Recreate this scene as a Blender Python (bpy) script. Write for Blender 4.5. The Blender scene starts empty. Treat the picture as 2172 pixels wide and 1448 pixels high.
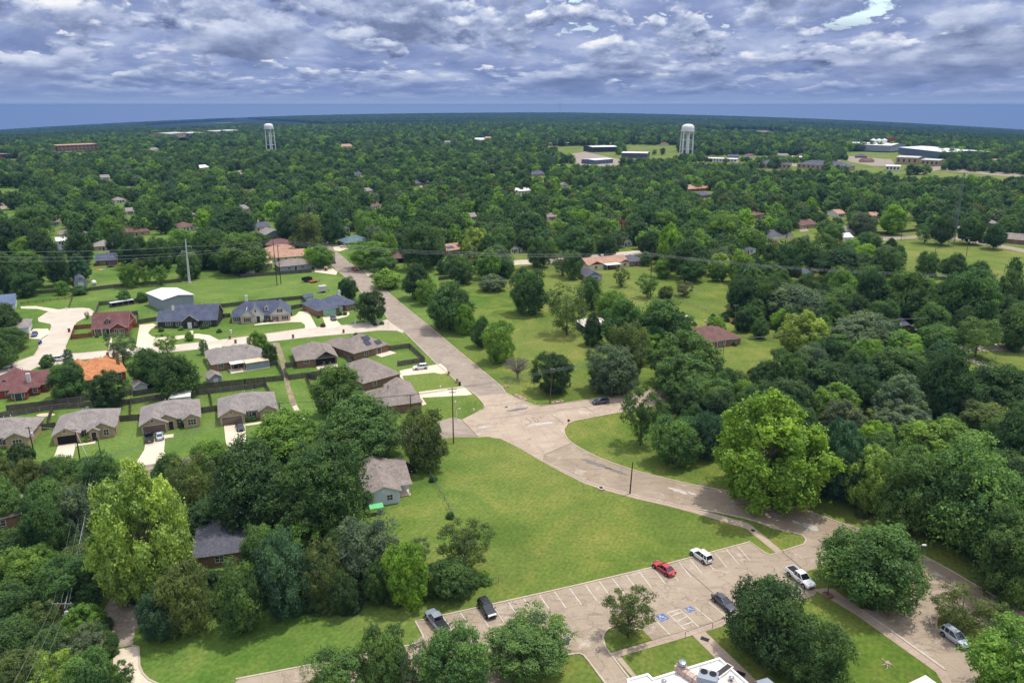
import bpy, bmesh, math, random
import numpy as np
from mathutils import Vector, Matrix
from mathutils.geometry import tessellate_polygon

C = bpy.context.scene.collection
SC = bpy.context.scene
R = math.radians
rng = random.Random(7)

# ------------------------------------------------------------------ camera and ground survey
F = 1600.0            # focal length in units of the 2172 wide survey grid
PITCH = math.atan((724 - 227) / F)
CAMH = 80.0
sp, cp = math.sin(PITCH), math.cos(PITCH)

def G(px, py, z=0.0):
    """ground (or height z) point under a bearing of the survey grid"""
    dx, dy = (px - 1086) / F, (724 - py) / F
    d = (dx, cp + dy * sp, -sp + dy * cp)
    t = (z - CAMH) / d[2]
    return Vector((d[0] * t, d[1] * t, z))

def PX(v):
    """survey grid bearing of a world point, and its depth"""
    x, y, z = v[0], v[1], v[2] - CAMH
    dep = y * cp - z * sp
    up = y * sp + z * cp
    return 1086 + F * x / dep, 724 - F * up / dep, dep

def hgt(px, py_base, py_top):
    """height of a thing that stands at px, py_base and reaches up to py_top"""
    b = G(px, py_base)
    lo, hi = 0.0, 400.0
    for _ in range(50):
        m = (lo + hi) / 2
        if PX((b.x, b.y, m))[1] > py_top: lo = m
        else: hi = m
    return lo

def terrain_z(x, y):
    d = math.hypot(x, y)
    if d < 1500: return 0.0
    phi = abs(math.atan2(x, max(y, 1e-3))) if y > 0 else math.pi / 2
    s = min((phi / R(34.2)) ** 2, 2.0)
    return -0.0215 * s * (d - 1500) - 0.25 * 0

# ------------------------------------------------------------------ naming
def tag(o, label=None, cat=None, group=None, kind=None):
    if label: o['label'] = label
    if cat: o['category'] = cat
    if group: o['group'] = group
    if kind: o['kind'] = kind
    return o

def empty(name, loc, rz=0.0, label=None, cat=None, group=None):
    o = bpy.data.objects.new(name, None)
    o.empty_display_size = 0.5
    C.objects.link(o)
    o.location = loc
    o.rotation_euler = (0, 0, rz)
    return tag(o, label, cat, group)

KIDS = {}
def link(o, parent=None):
    C.objects.link(o)
    if parent is not None:
        o.parent = parent
        KIDS.setdefault(parent.name, []).append(o)
    return o

def copy_tree(o, parent=None):
    c = o.copy()
    C.objects.link(c)
    if parent is not None: c.parent = parent
    lst = KIDS.get(o.name, [])
    for ch in lst:
        KIDS.setdefault(c.name, []).append(copy_tree(ch, c))
    return c

# ------------------------------------------------------------------ mesh building
class MB:
    def __init__(s):
        s.v, s.f, s.m = [], [], []
    def add(s, verts, faces, mi=0):
        k = len(s.v)
        s.v += [tuple(p) for p in verts]
        s.f += [tuple(i + k for i in f) for f in faces]
        s.m += [mi] * len(faces)
        return s
    def box(s, x0, y0, z0, x1, y1, z1, mi=0):
        if x0 > x1: x0, x1 = x1, x0
        if y0 > y1: y0, y1 = y1, y0
        v = [(x0,y0,z0),(x1,y0,z0),(x1,y1,z0),(x0,y1,z0),(x0,y0,z1),(x1,y0,z1),(x1,y1,z1),(x0,y1,z1)]
        return s.add(v, [(3,2,1,0),(4,5,6,7),(0,1,5,4),(1,2,6,5),(2,3,7,6),(3,0,4,7)], mi)
    def obox(s, c, ax, lx, ly, z0, z1, mi=0):
        """box centred at c (xy), long axis direction ax, full sizes lx, ly"""
        a = Vector((ax[0], ax[1])).normalized(); b = Vector((-a.y, a.x))
        pts = [Vector((c[0], c[1])) + a * sx * lx / 2 + b * sy * ly / 2 for sx, sy in ((-1,-1),(1,-1),(1,1),(-1,1))]
        v = [(p.x, p.y, z0) for p in pts] + [(p.x, p.y, z1) for p in pts]
        return s.add(v, [(3,2,1,0),(4,5,6,7),(0,1,5,4),(1,2,6,5),(2,3,7,6),(3,0,4,7)], mi)
    def tube(s, p, q, r0, r1=None, n=6, mi=0, caps=True):
        p, q = Vector(p), Vector(q)
        r1 = r0 if r1 is None else r1
        d = (q - p)
        if d.length < 1e-6: return s
        d.normalize()
        a = d.orthogonal().normalized(); b = d.cross(a)
        v = []
        for c, r in ((p, r0), (q, r1)):
            for i in range(n):
                t = 2 * math.pi * i / n
                v.append(c + a * math.cos(t) * r + b * math.sin(t) * r)
        f = [(i, (i + 1) % n, n + (i + 1) % n, n + i) for i in range(n)]
        if caps: f += [tuple(range(n))[::-1], tuple(range(n, 2 * n))]
        return s.add(v, f, mi)
    def path(s, pts, r, n=5, mi=0):
        """one continuous tube along pts; r a number or a list"""
        pts = [Vector(p) for p in pts]
        rr = r if isinstance(r, (list, tuple)) else [r] * len(pts)
        v, f = [], []
        a = None
        for i, p in enumerate(pts):
            d = (pts[min(i + 1, len(pts) - 1)] - pts[max(i - 1, 0)]).normalized()
            if a is None: a = d.orthogonal().normalized()
            a = (a - d * a.dot(d)).normalized(); b = d.cross(a)
            for k in range(n):
                t = 2 * math.pi * k / n
                v.append(p + (a * math.cos(t) + b * math.sin(t)) * rr[i])
        for i in range(len(pts) - 1):
            for k in range(n):
                f.append((i*n + k, i*n + (k+1) % n, (i+1)*n + (k+1) % n, (i+1)*n + k))
        f += [tuple(range(n))[::-1], tuple(range((len(pts)-1)*n, len(pts)*n))]
        return s.add(v, f, mi)
    def lathe(s, prof, n=12, mi=0, c=(0,0,0)):
        v, f = [], []
        for (r, z) in prof:
            for k in range(n):
                t = 2 * math.pi * k / n
                v.append((c[0] + r * math.cos(t), c[1] + r * math.sin(t), c[2] + z))
        for i in range(len(prof) - 1):
            for k in range(n):
                f.append((i*n + k, i*n + (k+1) % n, (i+1)*n + (k+1) % n, (i+1)*n + k))
        f += [tuple(range(n))[::-1], tuple(range((len(prof)-1)*n, len(prof)*n))]
        return s.add(v, f, mi)
    def slab(s, poly, t, mi=0):
        """planar or nearly planar polygon given thickness t downwards along its normal"""
        P = [Vector(p) for p in poly]
        n = Vector((0, 0, 0))
        for i in range(len(P)):
            a, b = P[i], P[(i + 1) % len(P)]
            n += Vector(((a.y-b.y)*(a.z+b.z), (a.z-b.z)*(a.x+b.x), (a.x-b.x)*(a.y+b.y)))
        n.normalize()
        if n.z < 0: P.reverse(); n = -n
        k = len(P)
        v = P + [p - n * t for p in P]
        f = [tuple(range(k)), tuple(range(2*k - 1, k - 1, -1))]
        f += [(i, i + k, (i+1) % k + k, (i+1) % k) for i in range(k)]
        return s.add(v, f, mi)
    def build(s, name, mats, parent=None, smooth=False, loc=None):
        me = bpy.data.meshes.new(name)
        me.from_pydata(s.v, [], s.f)
        for m in (mats if isinstance(mats, (list, tuple)) else [mats]): me.materials.append(m)
        if any(s.m): me.polygons.foreach_set('material_index', s.m)
        if smooth: me.polygons.foreach_set('use_smooth', [True] * len(s.f))
        me.update()
        o = bpy.data.objects.new(name, me)
        if loc is not None: o.location = loc
        return link(o, parent)

# ------------------------------------------------------------------ materials
M = {}
def nt_new(name):
    m = bpy.data.materials.new(name); m.use_nodes = True
    nt = m.node_tree; nt.nodes.clear()
    out = nt.nodes.new('ShaderNodeOutputMaterial')
    return m, nt, out

def lk(nt, a, b): nt.links.new(a, b)

def noise(nt, vec, scale, detail=4, rough=0.55, dist=0.0):
    n = nt.nodes.new('ShaderNodeTexNoise')
    n.inputs['Scale'].default_value = scale; n.inputs['Detail'].default_value = detail
    n.inputs['Roughness'].default_value = rough; n.inputs['Distortion'].default_value = dist
    if vec is not None: lk(nt, vec, n.inputs['Vector'])
    return n.outputs['Fac']

def ramp(nt, fac, stops):
    r = nt.nodes.new('ShaderNodeValToRGB')
    e = r.color_ramp.elements
    while len(e) < len(stops): e.new(0.5)
    for i, (p, c) in enumerate(stops):
        e[i].position = p; e[i].color = (*c, 1) if len(c) == 3 else c
    lk(nt, fac, r.inputs['Fac'])
    return r.outputs['Color']

def mixc(nt, fac, a, b, mode='MIX'):
    n = nt.nodes.new('ShaderNodeMix'); n.data_type = 'RGBA'; n.blend_type = mode
    n.clamp_factor = True
    for s, v in (('Factor', fac), ('A', a), ('B', b)):
        sock = [i for i in n.inputs if i.name == s and (i.type == 'RGBA' or (s == 'Factor' and i.type == 'VALUE'))][0]
        if isinstance(v, (int, float)): sock.default_value = v
        elif isinstance(v, tuple): sock.default_value = (*v, 1) if len(v) == 3 else v
        else: lk(nt, v, sock)
    return [o for o in n.outputs if o.type == 'RGBA'][0]

def maths(nt, op, a, b=None, clamp=False):
    n = nt.nodes.new('ShaderNodeMath'); n.operation = op; n.use_clamp = clamp
    for i, v in enumerate((a, b)):
        if v is None: continue
        if isinstance(v, (int, float)): n.inputs[i].default_value = v
        else: lk(nt, v, n.inputs[i])
    return n.outputs[0]

def geopos(nt, sx=1, sy=1, sz=1, rz=0, kind='pos'):
    if kind == 'pos': src = nt.nodes.new('ShaderNodeNewGeometry').outputs['Position']
    else: src = nt.nodes.new('ShaderNodeTexCoord').outputs['Object']
    mp = nt.nodes.new('ShaderNodeMapping')
    mp.inputs['Scale'].default_value = (sx, sy, sz)
    mp.inputs['Rotation'].default_value = (0, 0, rz)
    lk(nt, src, mp.inputs['Vector'])
    return mp.outputs['Vector']

def bump(nt, h, strength, dist, bsdf):
    b = nt.nodes.new('ShaderNodeBump')
    b.inputs['Strength'].default_value = strength; b.inputs['Distance'].default_value = dist
    lk(nt, h, b.inputs['Height']); lk(nt, b.outputs['Normal'], bsdf.inputs['Normal'])

def mat(name, c1, c2=None, scale=1.5, rough=0.8, c3=None, fine=0, bmp=0.0, metal=0.0, spec=0.3, sx=1, sy=1, sz=1, coord='obj', coat=0.0):
    """a mottled surface: c1 and c2 in soft patches, speckled finer where fine > 0, marked with c3 in places"""
    m, nt, out = nt_new(name)
    b = nt.nodes.new('ShaderNodeBsdfPrincipled'); lk(nt, b.outputs[0], out.inputs[0])
    b.inputs['Roughness'].default_value = rough; b.inputs['Metallic'].default_value = metal
    b.inputs['Specular IOR Level'].default_value = spec
    if coat: b.inputs['Coat Weight'].default_value = coat; b.inputs['Coat Roughness'].default_value = 0.05
    v = geopos(nt, sx, sy, sz, 0, coord)
    c2 = c2 or tuple(x * 0.8 for x in c1)
    col = ramp(nt, noise(nt, v, scale, 5, 0.6), [(0.35, c1), (0.65, c2)])
    h = None
    if fine:
        h = noise(nt, v, fine, 3, 0.7)
        g = ramp(nt, h, [(0.25, (0.6, 0.6, 0.6)), (0.75, (1.35, 1.35, 1.35))])
        col = mixc(nt, 1.0, col, g, 'MULTIPLY')
    if c3:
        k = ramp(nt, noise(nt, v, scale * 2.3, 6, 0.65, 0.6), [(0.54, (0, 0, 0)), (0.66, (1, 1, 1))])
        col = mixc(nt, k, col, c3)
    lk(nt, col, b.inputs['Base Color'])
    if bmp and h is not None: bump(nt, h, bmp, 0.05, b)
    M[name] = m
    return m
def A(r, g, b, k=0.85):
    f = lambda u: (u / 255 / 12.92) if u <= 10 else ((u / 255 + 0.055) / 1.055) ** 2.4
    return (f(r) * k, f(g) * k, f(b) * k)

# ------------------------------------------------------------------ camera
cam = bpy.data.cameras.new('camera'); cam_o = bpy.data.objects.new('camera', cam); C.objects.link(cam_o)
cam.sensor_width = 36.0; cam.lens = 36.0 * F / 2172; cam.clip_start = 1.0; cam.clip_end = 40000
cam_o.location = (0, 0, CAMH); cam_o.rotation_euler = (math.pi / 2 - PITCH, 0, 0)
SC.camera = cam_o

# ------------------------------------------------------------------ sun, sky, clouds
SUN_EL, SUN_AZ = R(71), R(62)       # azimuth measured clockwise from +Y (ahead of the camera)
sd = Vector((math.sin(SUN_AZ) * math.cos(SUN_EL), math.cos(SUN_AZ) * math.cos(SUN_EL), math.sin(SUN_EL)))
sl = bpy.data.lights.new('sun', 'SUN'); sl.energy = 2.9; sl.angle = R(0.6); sl.color = (1.0, 0.95, 0.86)
so = bpy.data.objects.new('sun', sl); C.objects.link(so)
so.rotation_euler = (-sd).to_track_quat('-Z', 'Y').to_euler(); so.location = (200, 200, 400)

def build_world():
    w = bpy.data.worlds.new('World'); SC.world = w; w.use_nodes = True
    nt = w.node_tree; nt.nodes.clear()
    out = nt.nodes.new('ShaderNodeOutputWorld')
    bg1 = nt.nodes.new('ShaderNodeBackground'); bg2 = nt.nodes.new('ShaderNodeBackground')
    sky = nt.nodes.new('ShaderNodeTexSky'); sky.sky_type = 'NISHITA'; sky.sun_disc = False
    sky.sun_elevation = SUN_EL; sky.sun_rotation = SUN_AZ; sky.altitude = 200; sky.air_density = 1.2; sky.dust_density = 0.6
    lk(nt, sky.outputs[0], bg1.inputs['Color']); bg1.inputs['Strength'].default_value = 0.14
    d = nt.nodes.new('ShaderNodeTexCoord').outputs['Generated']
    sep = nt.nodes.new('ShaderNodeSeparateXYZ'); lk(nt, d, sep.inputs[0])
    x, y, z = sep.outputs
    zc = maths(nt, 'MAXIMUM', z, 0.0)
    zz = maths(nt, 'ADD', zc, 0.035)
    u = maths(nt, 'MULTIPLY', maths(nt, 'ARCTAN2', x, y), 10.0)
    v = maths(nt, 'MULTIPLY', maths(nt, 'LOGARITHM', zz, math.e), 2.1)
    # clouds live on a deck above: u across, v away
    def P(du=0.0, dv=0.0, ku=1.0, kv=1.0, h=0.0):
        c = nt.nodes.new('ShaderNodeCombineXYZ')
        lk(nt, maths(nt, 'MULTIPLY', maths(nt, 'ADD', u, du), ku), c.inputs[0])
        lk(nt, maths(nt, 'MULTIPLY', maths(nt, 'ADD', v, dv), kv), c.inputs[1])
        c.inputs[2].default_value = h
        return c.outputs[0]
    # an even grey deck behind, then heaped clouds in ranks, each rank nearer, larger and higher than the one before
    def billow(c, sc, det=4):
        n_ = noise(nt, c, sc, det, 0.5, 0.0)
        return maths(nt, 'SUBTRACT', 1.0, maths(nt, 'MULTIPLY', maths(nt, 'ABSOLUTE', maths(nt, 'SUBTRACT', n_, 0.5)), 4.0))
    def field(sc, h, dv):
        c = P(0.0, dv, 1, 1.25, h)
        body = noise(nt, c, sc, 3, 0.5, 0.25)
        fluff = noise(nt, c, sc * 3.1, 8, 0.6, 0.2)
        heads = billow(c, sc * 2.3, 5)
        f_ = maths(nt, 'ADD', maths(nt, 'MULTIPLY', body, 0.66), maths(nt, 'MULTIPLY', fluff, 0.34))
        return maths(nt, 'SUBTRACT', f_, maths(nt, 'MULTIPLY', heads, 0.045))
    back = noise(nt, P(0, 0, 1, 1.4, 2.0), 1.1, 7, 0.55, 0.3)
    col = ramp(nt, back, [(0.30, A(112, 130, 176, 1)), (0.5, A(146, 162, 204, 1)), (0.68, A(190, 202, 230, 1))])
    f0 = None
    for sc, h, th, dv, g in CL['ranks']:
        f = field(sc, h, 0.0); f2 = field(sc, h, dv)
        mask = ramp(nt, f, [(th, (0, 0, 0)), (th + 0.035, (1, 1, 1))])
        thick = maths(nt, 'MULTIPLY', maths(nt, 'SUBTRACT', f, th), 2.2)
        lit = maths(nt, 'ADD', maths(nt, 'MULTIPLY', maths(nt, 'SUBTRACT', f, f2), g), 0.50)
        lit = maths(nt, 'SUBTRACT', lit, thick)
        cc = ramp(nt, lit, [(0.06, A(96, 110, 148, 1)), (0.28, A(122, 136, 172, 1)), (0.46, A(158, 171, 204, 1)), (0.64, A(202, 212, 235, 1)), (0.86, A(250, 251, 253, 1))])
        col = mixc(nt, mask, col, cc)
        f0 = f if f0 is None else maths(nt, 'MAXIMUM', f0, f)
    # near the horizon the deck closes into even blue grey air
    hz = ramp(nt, zc, [(0.0, (1, 1, 1)), (0.050, (0, 0, 0))])
    col = mixc(nt, hz, col, A(132, 154, 201, 1))
    glow = ramp(nt, zc, [(0.002, (1, 1, 1)), (0.006, (0.35, 0.35, 0.35)), (0.014, (0, 0, 0))])           # the brightest air lies right on the skyline
    col = mixc(nt, glow, col, CL['rim'])
    over = ramp(nt, zc, [(0.17, (0, 0, 0)), (0.45, (1, 1, 1))])
    col = mixc(nt, maths(nt, 'MULTIPLY', over, 0.75), col, A(206, 208, 212, 1))
    lk(nt, col, bg2.inputs['Color']); up = nt.nodes.new('ShaderNodeMapRange'); lk(nt, zc, up.inputs['Value'])          # overhead sky, out of view, made brighter as added fill for shaded sides
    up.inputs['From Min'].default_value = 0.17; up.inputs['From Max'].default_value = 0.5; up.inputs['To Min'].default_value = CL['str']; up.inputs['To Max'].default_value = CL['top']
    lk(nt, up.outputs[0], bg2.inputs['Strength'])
    cover = ramp(nt, maths(nt, 'ADD', f0, maths(nt, 'MULTIPLY', back, 0.5)), [(0.625, (0, 0, 0)), (0.66, (1, 1, 1))])
    low = ramp(nt, zc, [(0.075, (1, 1, 1)), (0.10, (0, 0, 0))])
    cover = maths(nt, 'MAXIMUM', cover, low)
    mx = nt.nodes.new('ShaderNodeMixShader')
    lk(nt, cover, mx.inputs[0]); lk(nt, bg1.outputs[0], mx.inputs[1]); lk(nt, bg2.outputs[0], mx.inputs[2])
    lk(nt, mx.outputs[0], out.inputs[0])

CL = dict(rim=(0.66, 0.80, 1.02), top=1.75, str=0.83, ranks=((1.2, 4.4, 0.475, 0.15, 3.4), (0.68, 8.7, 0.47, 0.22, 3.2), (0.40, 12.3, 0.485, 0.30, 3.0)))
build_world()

def setup_render():
    SC.view_settings.view_transform = 'Standard'; SC.view_settings.look = 'None'
    SC.view_settings.gamma = 1.0; SC.view_settings.use_curve_mapping = False
    SC.view_settings.exposure = 0.3
    c = SC.cycles
    c.max_bounces = 5; c.diffuse_bounces = 2; c.glossy_bounces = 2; c.transmission_bounces = 3
    c.volume_bounces = 0; c.transparent_max_bounces = 6
    c.caustics_reflective = False; c.caustics_refractive = False
    c.sample_clamp_indirect = 3.0
    c.use_adaptive_sampling = False
    c.use_denoising = True; c.denoiser = 'OPENIMAGEDENOISE'; c.denoising_input_passes = 'RGB_ALBEDO_NORMAL'; c.denoising_prefilter = 'ACCURATE'
setup_render()
# ------------------------------------------------------------------ ground
def ground_material():
    m, nt, out = nt_new('turf')
    b = nt.nodes.new('ShaderNodeBsdfPrincipled'); lk(nt, b.outputs[0], out.inputs[0])
    b.inputs['Roughness'].default_value = 0.95; b.inputs['Specular IOR Level'].default_value = 0.1
    p = geopos(nt)
    big = noise(nt, p, 0.018, 4, 0.55, 0.5)
    mid = noise(nt, p, 0.11, 5, 0.6, 0.4)
    fin = noise(nt, p, 1.3, 4, 0.7)
    lush, deep, dry = A(80, 114, 42), A(62, 96, 34), A(120, 130, 62)
    col = ramp(nt, mid, [(0.32, deep), (0.50, lush), (0.66, dry)])
    patch = noise(nt, p, 0.045, 6, 0.68, 0.8)
    col = mixc(nt, 0.55, col, ramp(nt, patch, [(0.35, A(60, 94, 34)), (0.5, A(88, 118, 46)), (0.66, A(130, 138, 72))]))
    lo = ramp(nt, big, [(0.35, (0, 0, 0)), (0.66, (1, 1, 1))])
    col = mixc(nt, maths(nt, 'MULTIPLY', lo, 0.55), col, A(118, 136, 74))
    # the yards are watered and vivid, the open lots and the meadow drier and more olive
    sx = nt.nodes.new('ShaderNodeSeparateXYZ'); lk(nt, p, sx.inputs[0])
    wob = maths(nt, 'MULTIPLY', maths(nt, 'SUBTRACT', noise(nt, p, 0.02, 3), 0.5), 60.0)
    yard = nt.nodes.new('ShaderNodeMapRange'); lk(nt, maths(nt, 'ADD', sx.outputs[0], wob), yard.inputs['Value'])
    yard.inputs['From Min'].default_value = -38; yard.inputs['From Max'].default_value = 2
    dryc = mixc(nt, 1.0, col, (1.20, 0.97, 1.0), 'MULTIPLY')
    col = mixc(nt, yard.outputs[0], col, dryc)
    # mowing tracks, faint and wandering
    w = nt.nodes.new('ShaderNodeTexWave'); w.inputs['Scale'].default_value = 0.34; w.inputs['Distortion'].default_value = 3.0
    w.inputs['Detail'].default_value = 2; w.inputs['Detail Scale'].default_value = 0.25
    lk(nt, geopos(nt, 1, 1, 1, R(25)), w.inputs['Vector'])
    col = mixc(nt, 0.20, col, ramp(nt, w.outputs['Fac'], [(0, (0.75, 0.8, 0.7)), (1, (1.12, 1.1, 1.1))]), 'MULTIPLY')
    bare = ramp(nt, noise(nt, p, 0.33, 6, 0.7, 0.8), [(0.66, (0, 0, 0)), (0.76, (1, 1, 1))])
    col = mixc(nt, maths(nt, 'MULTIPLY', bare, 0.4), col, A(158, 154, 104))
    col = mixc(nt, 1.0, col, ramp(nt, fin, [(0.25, (0.6, 0.62, 0.6)), (0.75, (1.42, 1.38, 1.34))]), 'MULTIPLY')
    # beyond the town: woods with pastures between them
    ln = nt.nodes.new('ShaderNodeVectorMath'); ln.operation = 'LENGTH'; lk(nt, geopos(nt), ln.inputs[0])
    far = nt.nodes.new('ShaderNodeMapRange'); lk(nt, ln.outputs['Value'], far.inputs['Value'])
    far.inputs['From Min'].default_value = 1700; far.inputs['From Max'].default_value = 2600
    wood = ramp(nt, noise(nt, p, 0.012, 5, 0.7), [(0.35, A(22, 42, 30)), (0.7, A(44, 70, 42))])
    fld = noise(nt, geopos(nt, 1, 1.0, 1, R(12)), 0.0011, 4, 0.5, 0.6)
    wood = mixc(nt, ramp(nt, fld, [(0.60, (0, 0, 0)), (0.64, (1, 1, 1))]), wood, A(128, 140, 92))
    col = mixc(nt, far.outputs[0], col, wood)
    lk(nt, col, b.inputs['Base Color'])
    bump(nt, fin, 0.5, 0.12, b)
    M['turf'] = m
    return m

def build_ground():
    rings = [0, 40, 80, 120, 180, 260, 360, 500, 700, 950, 1250, 1500, 1800, 2200, 2700, 3300, 4000, 4800, 5800, 7000, 8400, 10000, 12500]
    n = 96
    v = [(0, 0, 0)]; f = []
    for r in rings[1:]:
        for k in range(n):
            t = 2 * math.pi * k / n
            x, y = r * math.sin(t), r * math.cos(t)
            z = terrain_z(x, y) if y > 0 else 0.0
            if r > 2600: z += 5 * math.sin(x * 0.0013 + r * .002) * math.sin(y * 0.0011 + 1) - 3
            v.append((x, y, z))
    for k in range(n): f.append((0, 1 + (k + 1) % n, 1 + k))
    for i in range(len(rings) - 2):
        a, b = 1 + i * n, 1 + (i + 1) * n
        for k in range(n):
            f.append((a + k, a + (k + 1) % n, b + (k + 1) % n, b + k))
    mb = MB(); mb.add(v, f)
    o = mb.build('ground', ground_material(), smooth=True)
    return tag(o, 'green town lawns running into wooded country at the skyline', kind='structure')

# paving ------------------------------------------------------------
def paving_material(name, c1, c2, joint=None, rot=0.0, size=(5, 5), c3=None, stain=None, crack=True):
    m, nt, out = nt_new(name)
    b = nt.nodes.new('ShaderNodeBsdfPrincipled'); lk(nt, b.outputs[0], out.inputs[0])
    b.inputs['Roughness'].default_value = 0.9; b.inputs['Specular IOR Level'].default_value = 0.2
    p = geopos(nt)
    n1 = noise(nt, p, 0.16, 6, 0.65, 0.5)
    col = ramp(nt, n1, [(0.3, c1), (0.7, c2)])
    if c3:
        k = ramp(nt, noise(nt, geopos(nt, 1, 1, 1, rot), 0.22, 7, 0.7, 1.0), [(0.56, (0, 0, 0)), (0.70, (1, 1, 1))])
        col = mixc(nt, maths(nt, 'MULTIPLY', k, 0.75), col, c3)
    if stain:
        k = ramp(nt, noise(nt, geopos(nt, 0.35, 1.6, 1, rot), 0.5, 5, 0.6, 0.4), [(0.54, (0, 0, 0)), (0.68, (1, 1, 1))])
        col = mixc(nt, maths(nt, 'MULTIPLY', k, 0.5), col, stain)
    g = noise(nt, p, 3.0, 4, 0.75)
    col = mixc(nt, 1.0, col, ramp(nt, g, [(0.25, (0.82, 0.82, 0.82)), (0.75, (1.15, 1.15, 1.15))]), 'MULTIPLY')
    if crack:
        vo = nt.nodes.new('ShaderNodeTexVoronoi'); vo.feature = 'DISTANCE_TO_EDGE'; vo.inputs['Scale'].default_value = 0.13
        wp = nt.nodes.new('ShaderNodeVectorMath'); wp.operation = 'ADD'
        nn = nt.nodes.new('ShaderNodeTexNoise'); nn.inputs['Scale'].default_value = 0.4; nn.inputs['Detail'].default_value = 5
        lk(nt, p, nn.inputs['Vector'])
        sc = nt.nodes.new('ShaderNodeVectorMath'); sc.operation = 'SCALE'; sc.inputs['Scale'].default_value = 6.0
        lk(nt, nn.outputs['Color'], sc.inputs[0]); lk(nt, sc.outputs[0], wp.inputs[0]); lk(nt, p, wp.inputs[1])
        lk(nt, wp.outputs[0], vo.inputs['Vector'])
        k = ramp(nt, vo.outputs['Distance'], [(0.004, (1, 1, 1)), (0.018, (0, 0, 0))])
        col = mixc(nt, maths(nt, 'MULTIPLY', k, 0.35), col, A(80, 72, 66))
    if joint:
        br = nt.nodes.new('ShaderNodeTexBrick'); br.offset = 0.0
        br.inputs['Scale'].default_value = 1.0; br.inputs['Mortar Size'].default_value = 0.05
        br.inputs['Brick Width'].default_value = size[0]; br.inputs['Row Height'].default_value = size[1]
        br.inputs['Mortar Smooth'].default_value = 0.3
        br.inputs['Color1'].default_value = (0, 0, 0, 1); br.inputs['Color2'].default_value = (0.12, 0.12, 0.12, 1); br.inputs['Mortar'].default_value = (1, 1, 1, 1)
        lk(nt, geopos(nt, 1, 1, 1, rot), br.inputs['Vector'])
        col = mixc(nt, maths(nt, 'MULTIPLY', br.outputs['Color'], 0.5), col, joint)
    lk(nt, col, b.inputs['Base Color'])
    bump(nt, g, 0.3, 0.03, b)
    M[name] = m
    return m

def sheet(name, px, z, m, label=None, kind='structure'):
    P = [G(a, b) for a, b in px]
    for p in P: p.z = z
    tr = tessellate_polygon([P])
    mb = MB(); fs = []
    for t in tr:
        a, b, c = (P[i] for i in t)
        fs.append(t if (b - a).cross(c - a).z > 0 else t[::-1])
    mb.add(P, fs)
    o = mb.build(name, m)
    return tag(o, label, kind=kind)

def smooth_px(pts, n=4):
    """a rounder polyline through pts (Catmull-Rom)"""
    out = []
    for i in range(len(pts) - 1):
        p0 = pts[max(i-1, 0)]; p1 = pts[i]; p2 = pts[i+1]; p3 = pts[min(i+2, len(pts)-1)]
        for k in range(n):
            t = k / n
            q = []
            for a, b, c, d in zip(p0, p1, p2, p3):
                q.append(0.5 * ((2*b) + (-a+c)*t + (2*a-5*b+4*c-d)*t*t + (-a+3*b-3*c+d)*t**3))
            out.append(tuple(q))
    out.append(pts[-1])
    return out

def ribbon(name, px, w, z0, z1, m, label=None, side=0.0, kind='structure', parent=None):
    """a strip of constant width w laid along px, standing from z0 to z1"""
    P = [G(a, b) for a, b in px]
    v, f = [], []
    for i, p in enumerate(P):
        d = (P[min(i+1, len(P)-1)] - P[max(i-1, 0)]); d.z = 0; d.normalize()
        nrm = Vector((-d.y, d.x, 0))
        a = p + nrm * (side + w / 2); b = p + nrm * (side - w / 2)
        v += [(a.x, a.y, z0), (b.x, b.y, z0), (b.x, b.y, z1), (a.x, a.y, z1)]
    for i in range(len(P) - 1):
        k = i * 4
        for j in range(4):
            f.append((k + j, k + (j+1) % 4, k + 4 + (j+1) % 4, k + 4 + j))
    f += [(3, 2, 1, 0), tuple(len(v) - 4 + i for i in range(4))]
    mb = MB(); mb.add(v, f)
    o = mb.build(name, m, parent)
    bm = bmesh.new(); bm.from_mesh(o.data); bmesh.ops.recalc_face_normals(bm, faces=bm.faces); bm.to_mesh(o.data); bm.free()
    return tag(o, label, kind=kind) if kind else o

# survey lines of the streets --------------------------------------------------------
MAIN_L = [(672, 503), (687, 520), (698, 555), (713, 572), (735, 590), (749, 597), (767, 620), (811, 657), (823, 677), (856, 702), (923, 769), (972, 811), (1010, 838)]
MAIN_R = [(684, 501), (705, 526), (738, 555), (760, 570), (780, 587), (823, 620), (873, 662), (923, 702), (972, 744), (1040, 800), (1065, 821), (1072, 833)]
X_CONC = [(1010, 838), (1072, 833), (1090, 841), (1112, 851), (1132, 859), (1152, 860.5), (1179, 858), (1264, 845), (1338, 835), (1388, 826), (1440, 815), (1440, 850), (1328, 872), (1259, 884.5), (1216, 893),
          (1204, 899), (1196, 910), (1198, 921), (1204, 931), (1212, 939), (1154, 964), (1152, 979), (1102, 949), (1062, 929), (1040, 925.5), (1014.6, 927), (980, 889.5), (1014.6, 872), (1026, 868), (1030, 862), (1025, 855)]
X_WEST = [(980, 889.5), (1014.6, 927), (965, 927), (905, 934), (800, 950), (690, 962), (560, 976), (485, 984), (462, 984), (373, 999), (308, 1011), (285, 1030), (268, 1080), (266, 1150), (272, 1212), (281, 1247), (293, 1277), (308, 1312), (286, 1337), (281, 1369),
          (236, 1372), (216, 1342), (219, 1294), (239, 1262), (232, 1212), (222, 1150), (226, 1080), (238, 1020), (261, 989), (358, 974), (447, 964), (487, 959), (505, 958), (600, 945), (690, 935), (800, 920), (922.6, 896), (960, 884.5)]
C_N = smooth_px([(1211.6, 939), (1251, 961.6), (1298.6, 981.5), (1351, 999), (1413, 1015), (1475, 1029), (1537, 1040), (1580, 1048.6), (1632, 1061), (1679, 1073.5), (1714, 1083.4), (1781, 1108), (1830, 1125), (1940, 1170), (2017, 1210), (2079.5, 1247), (2172, 1299), (2260, 1350)], 3)
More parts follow.
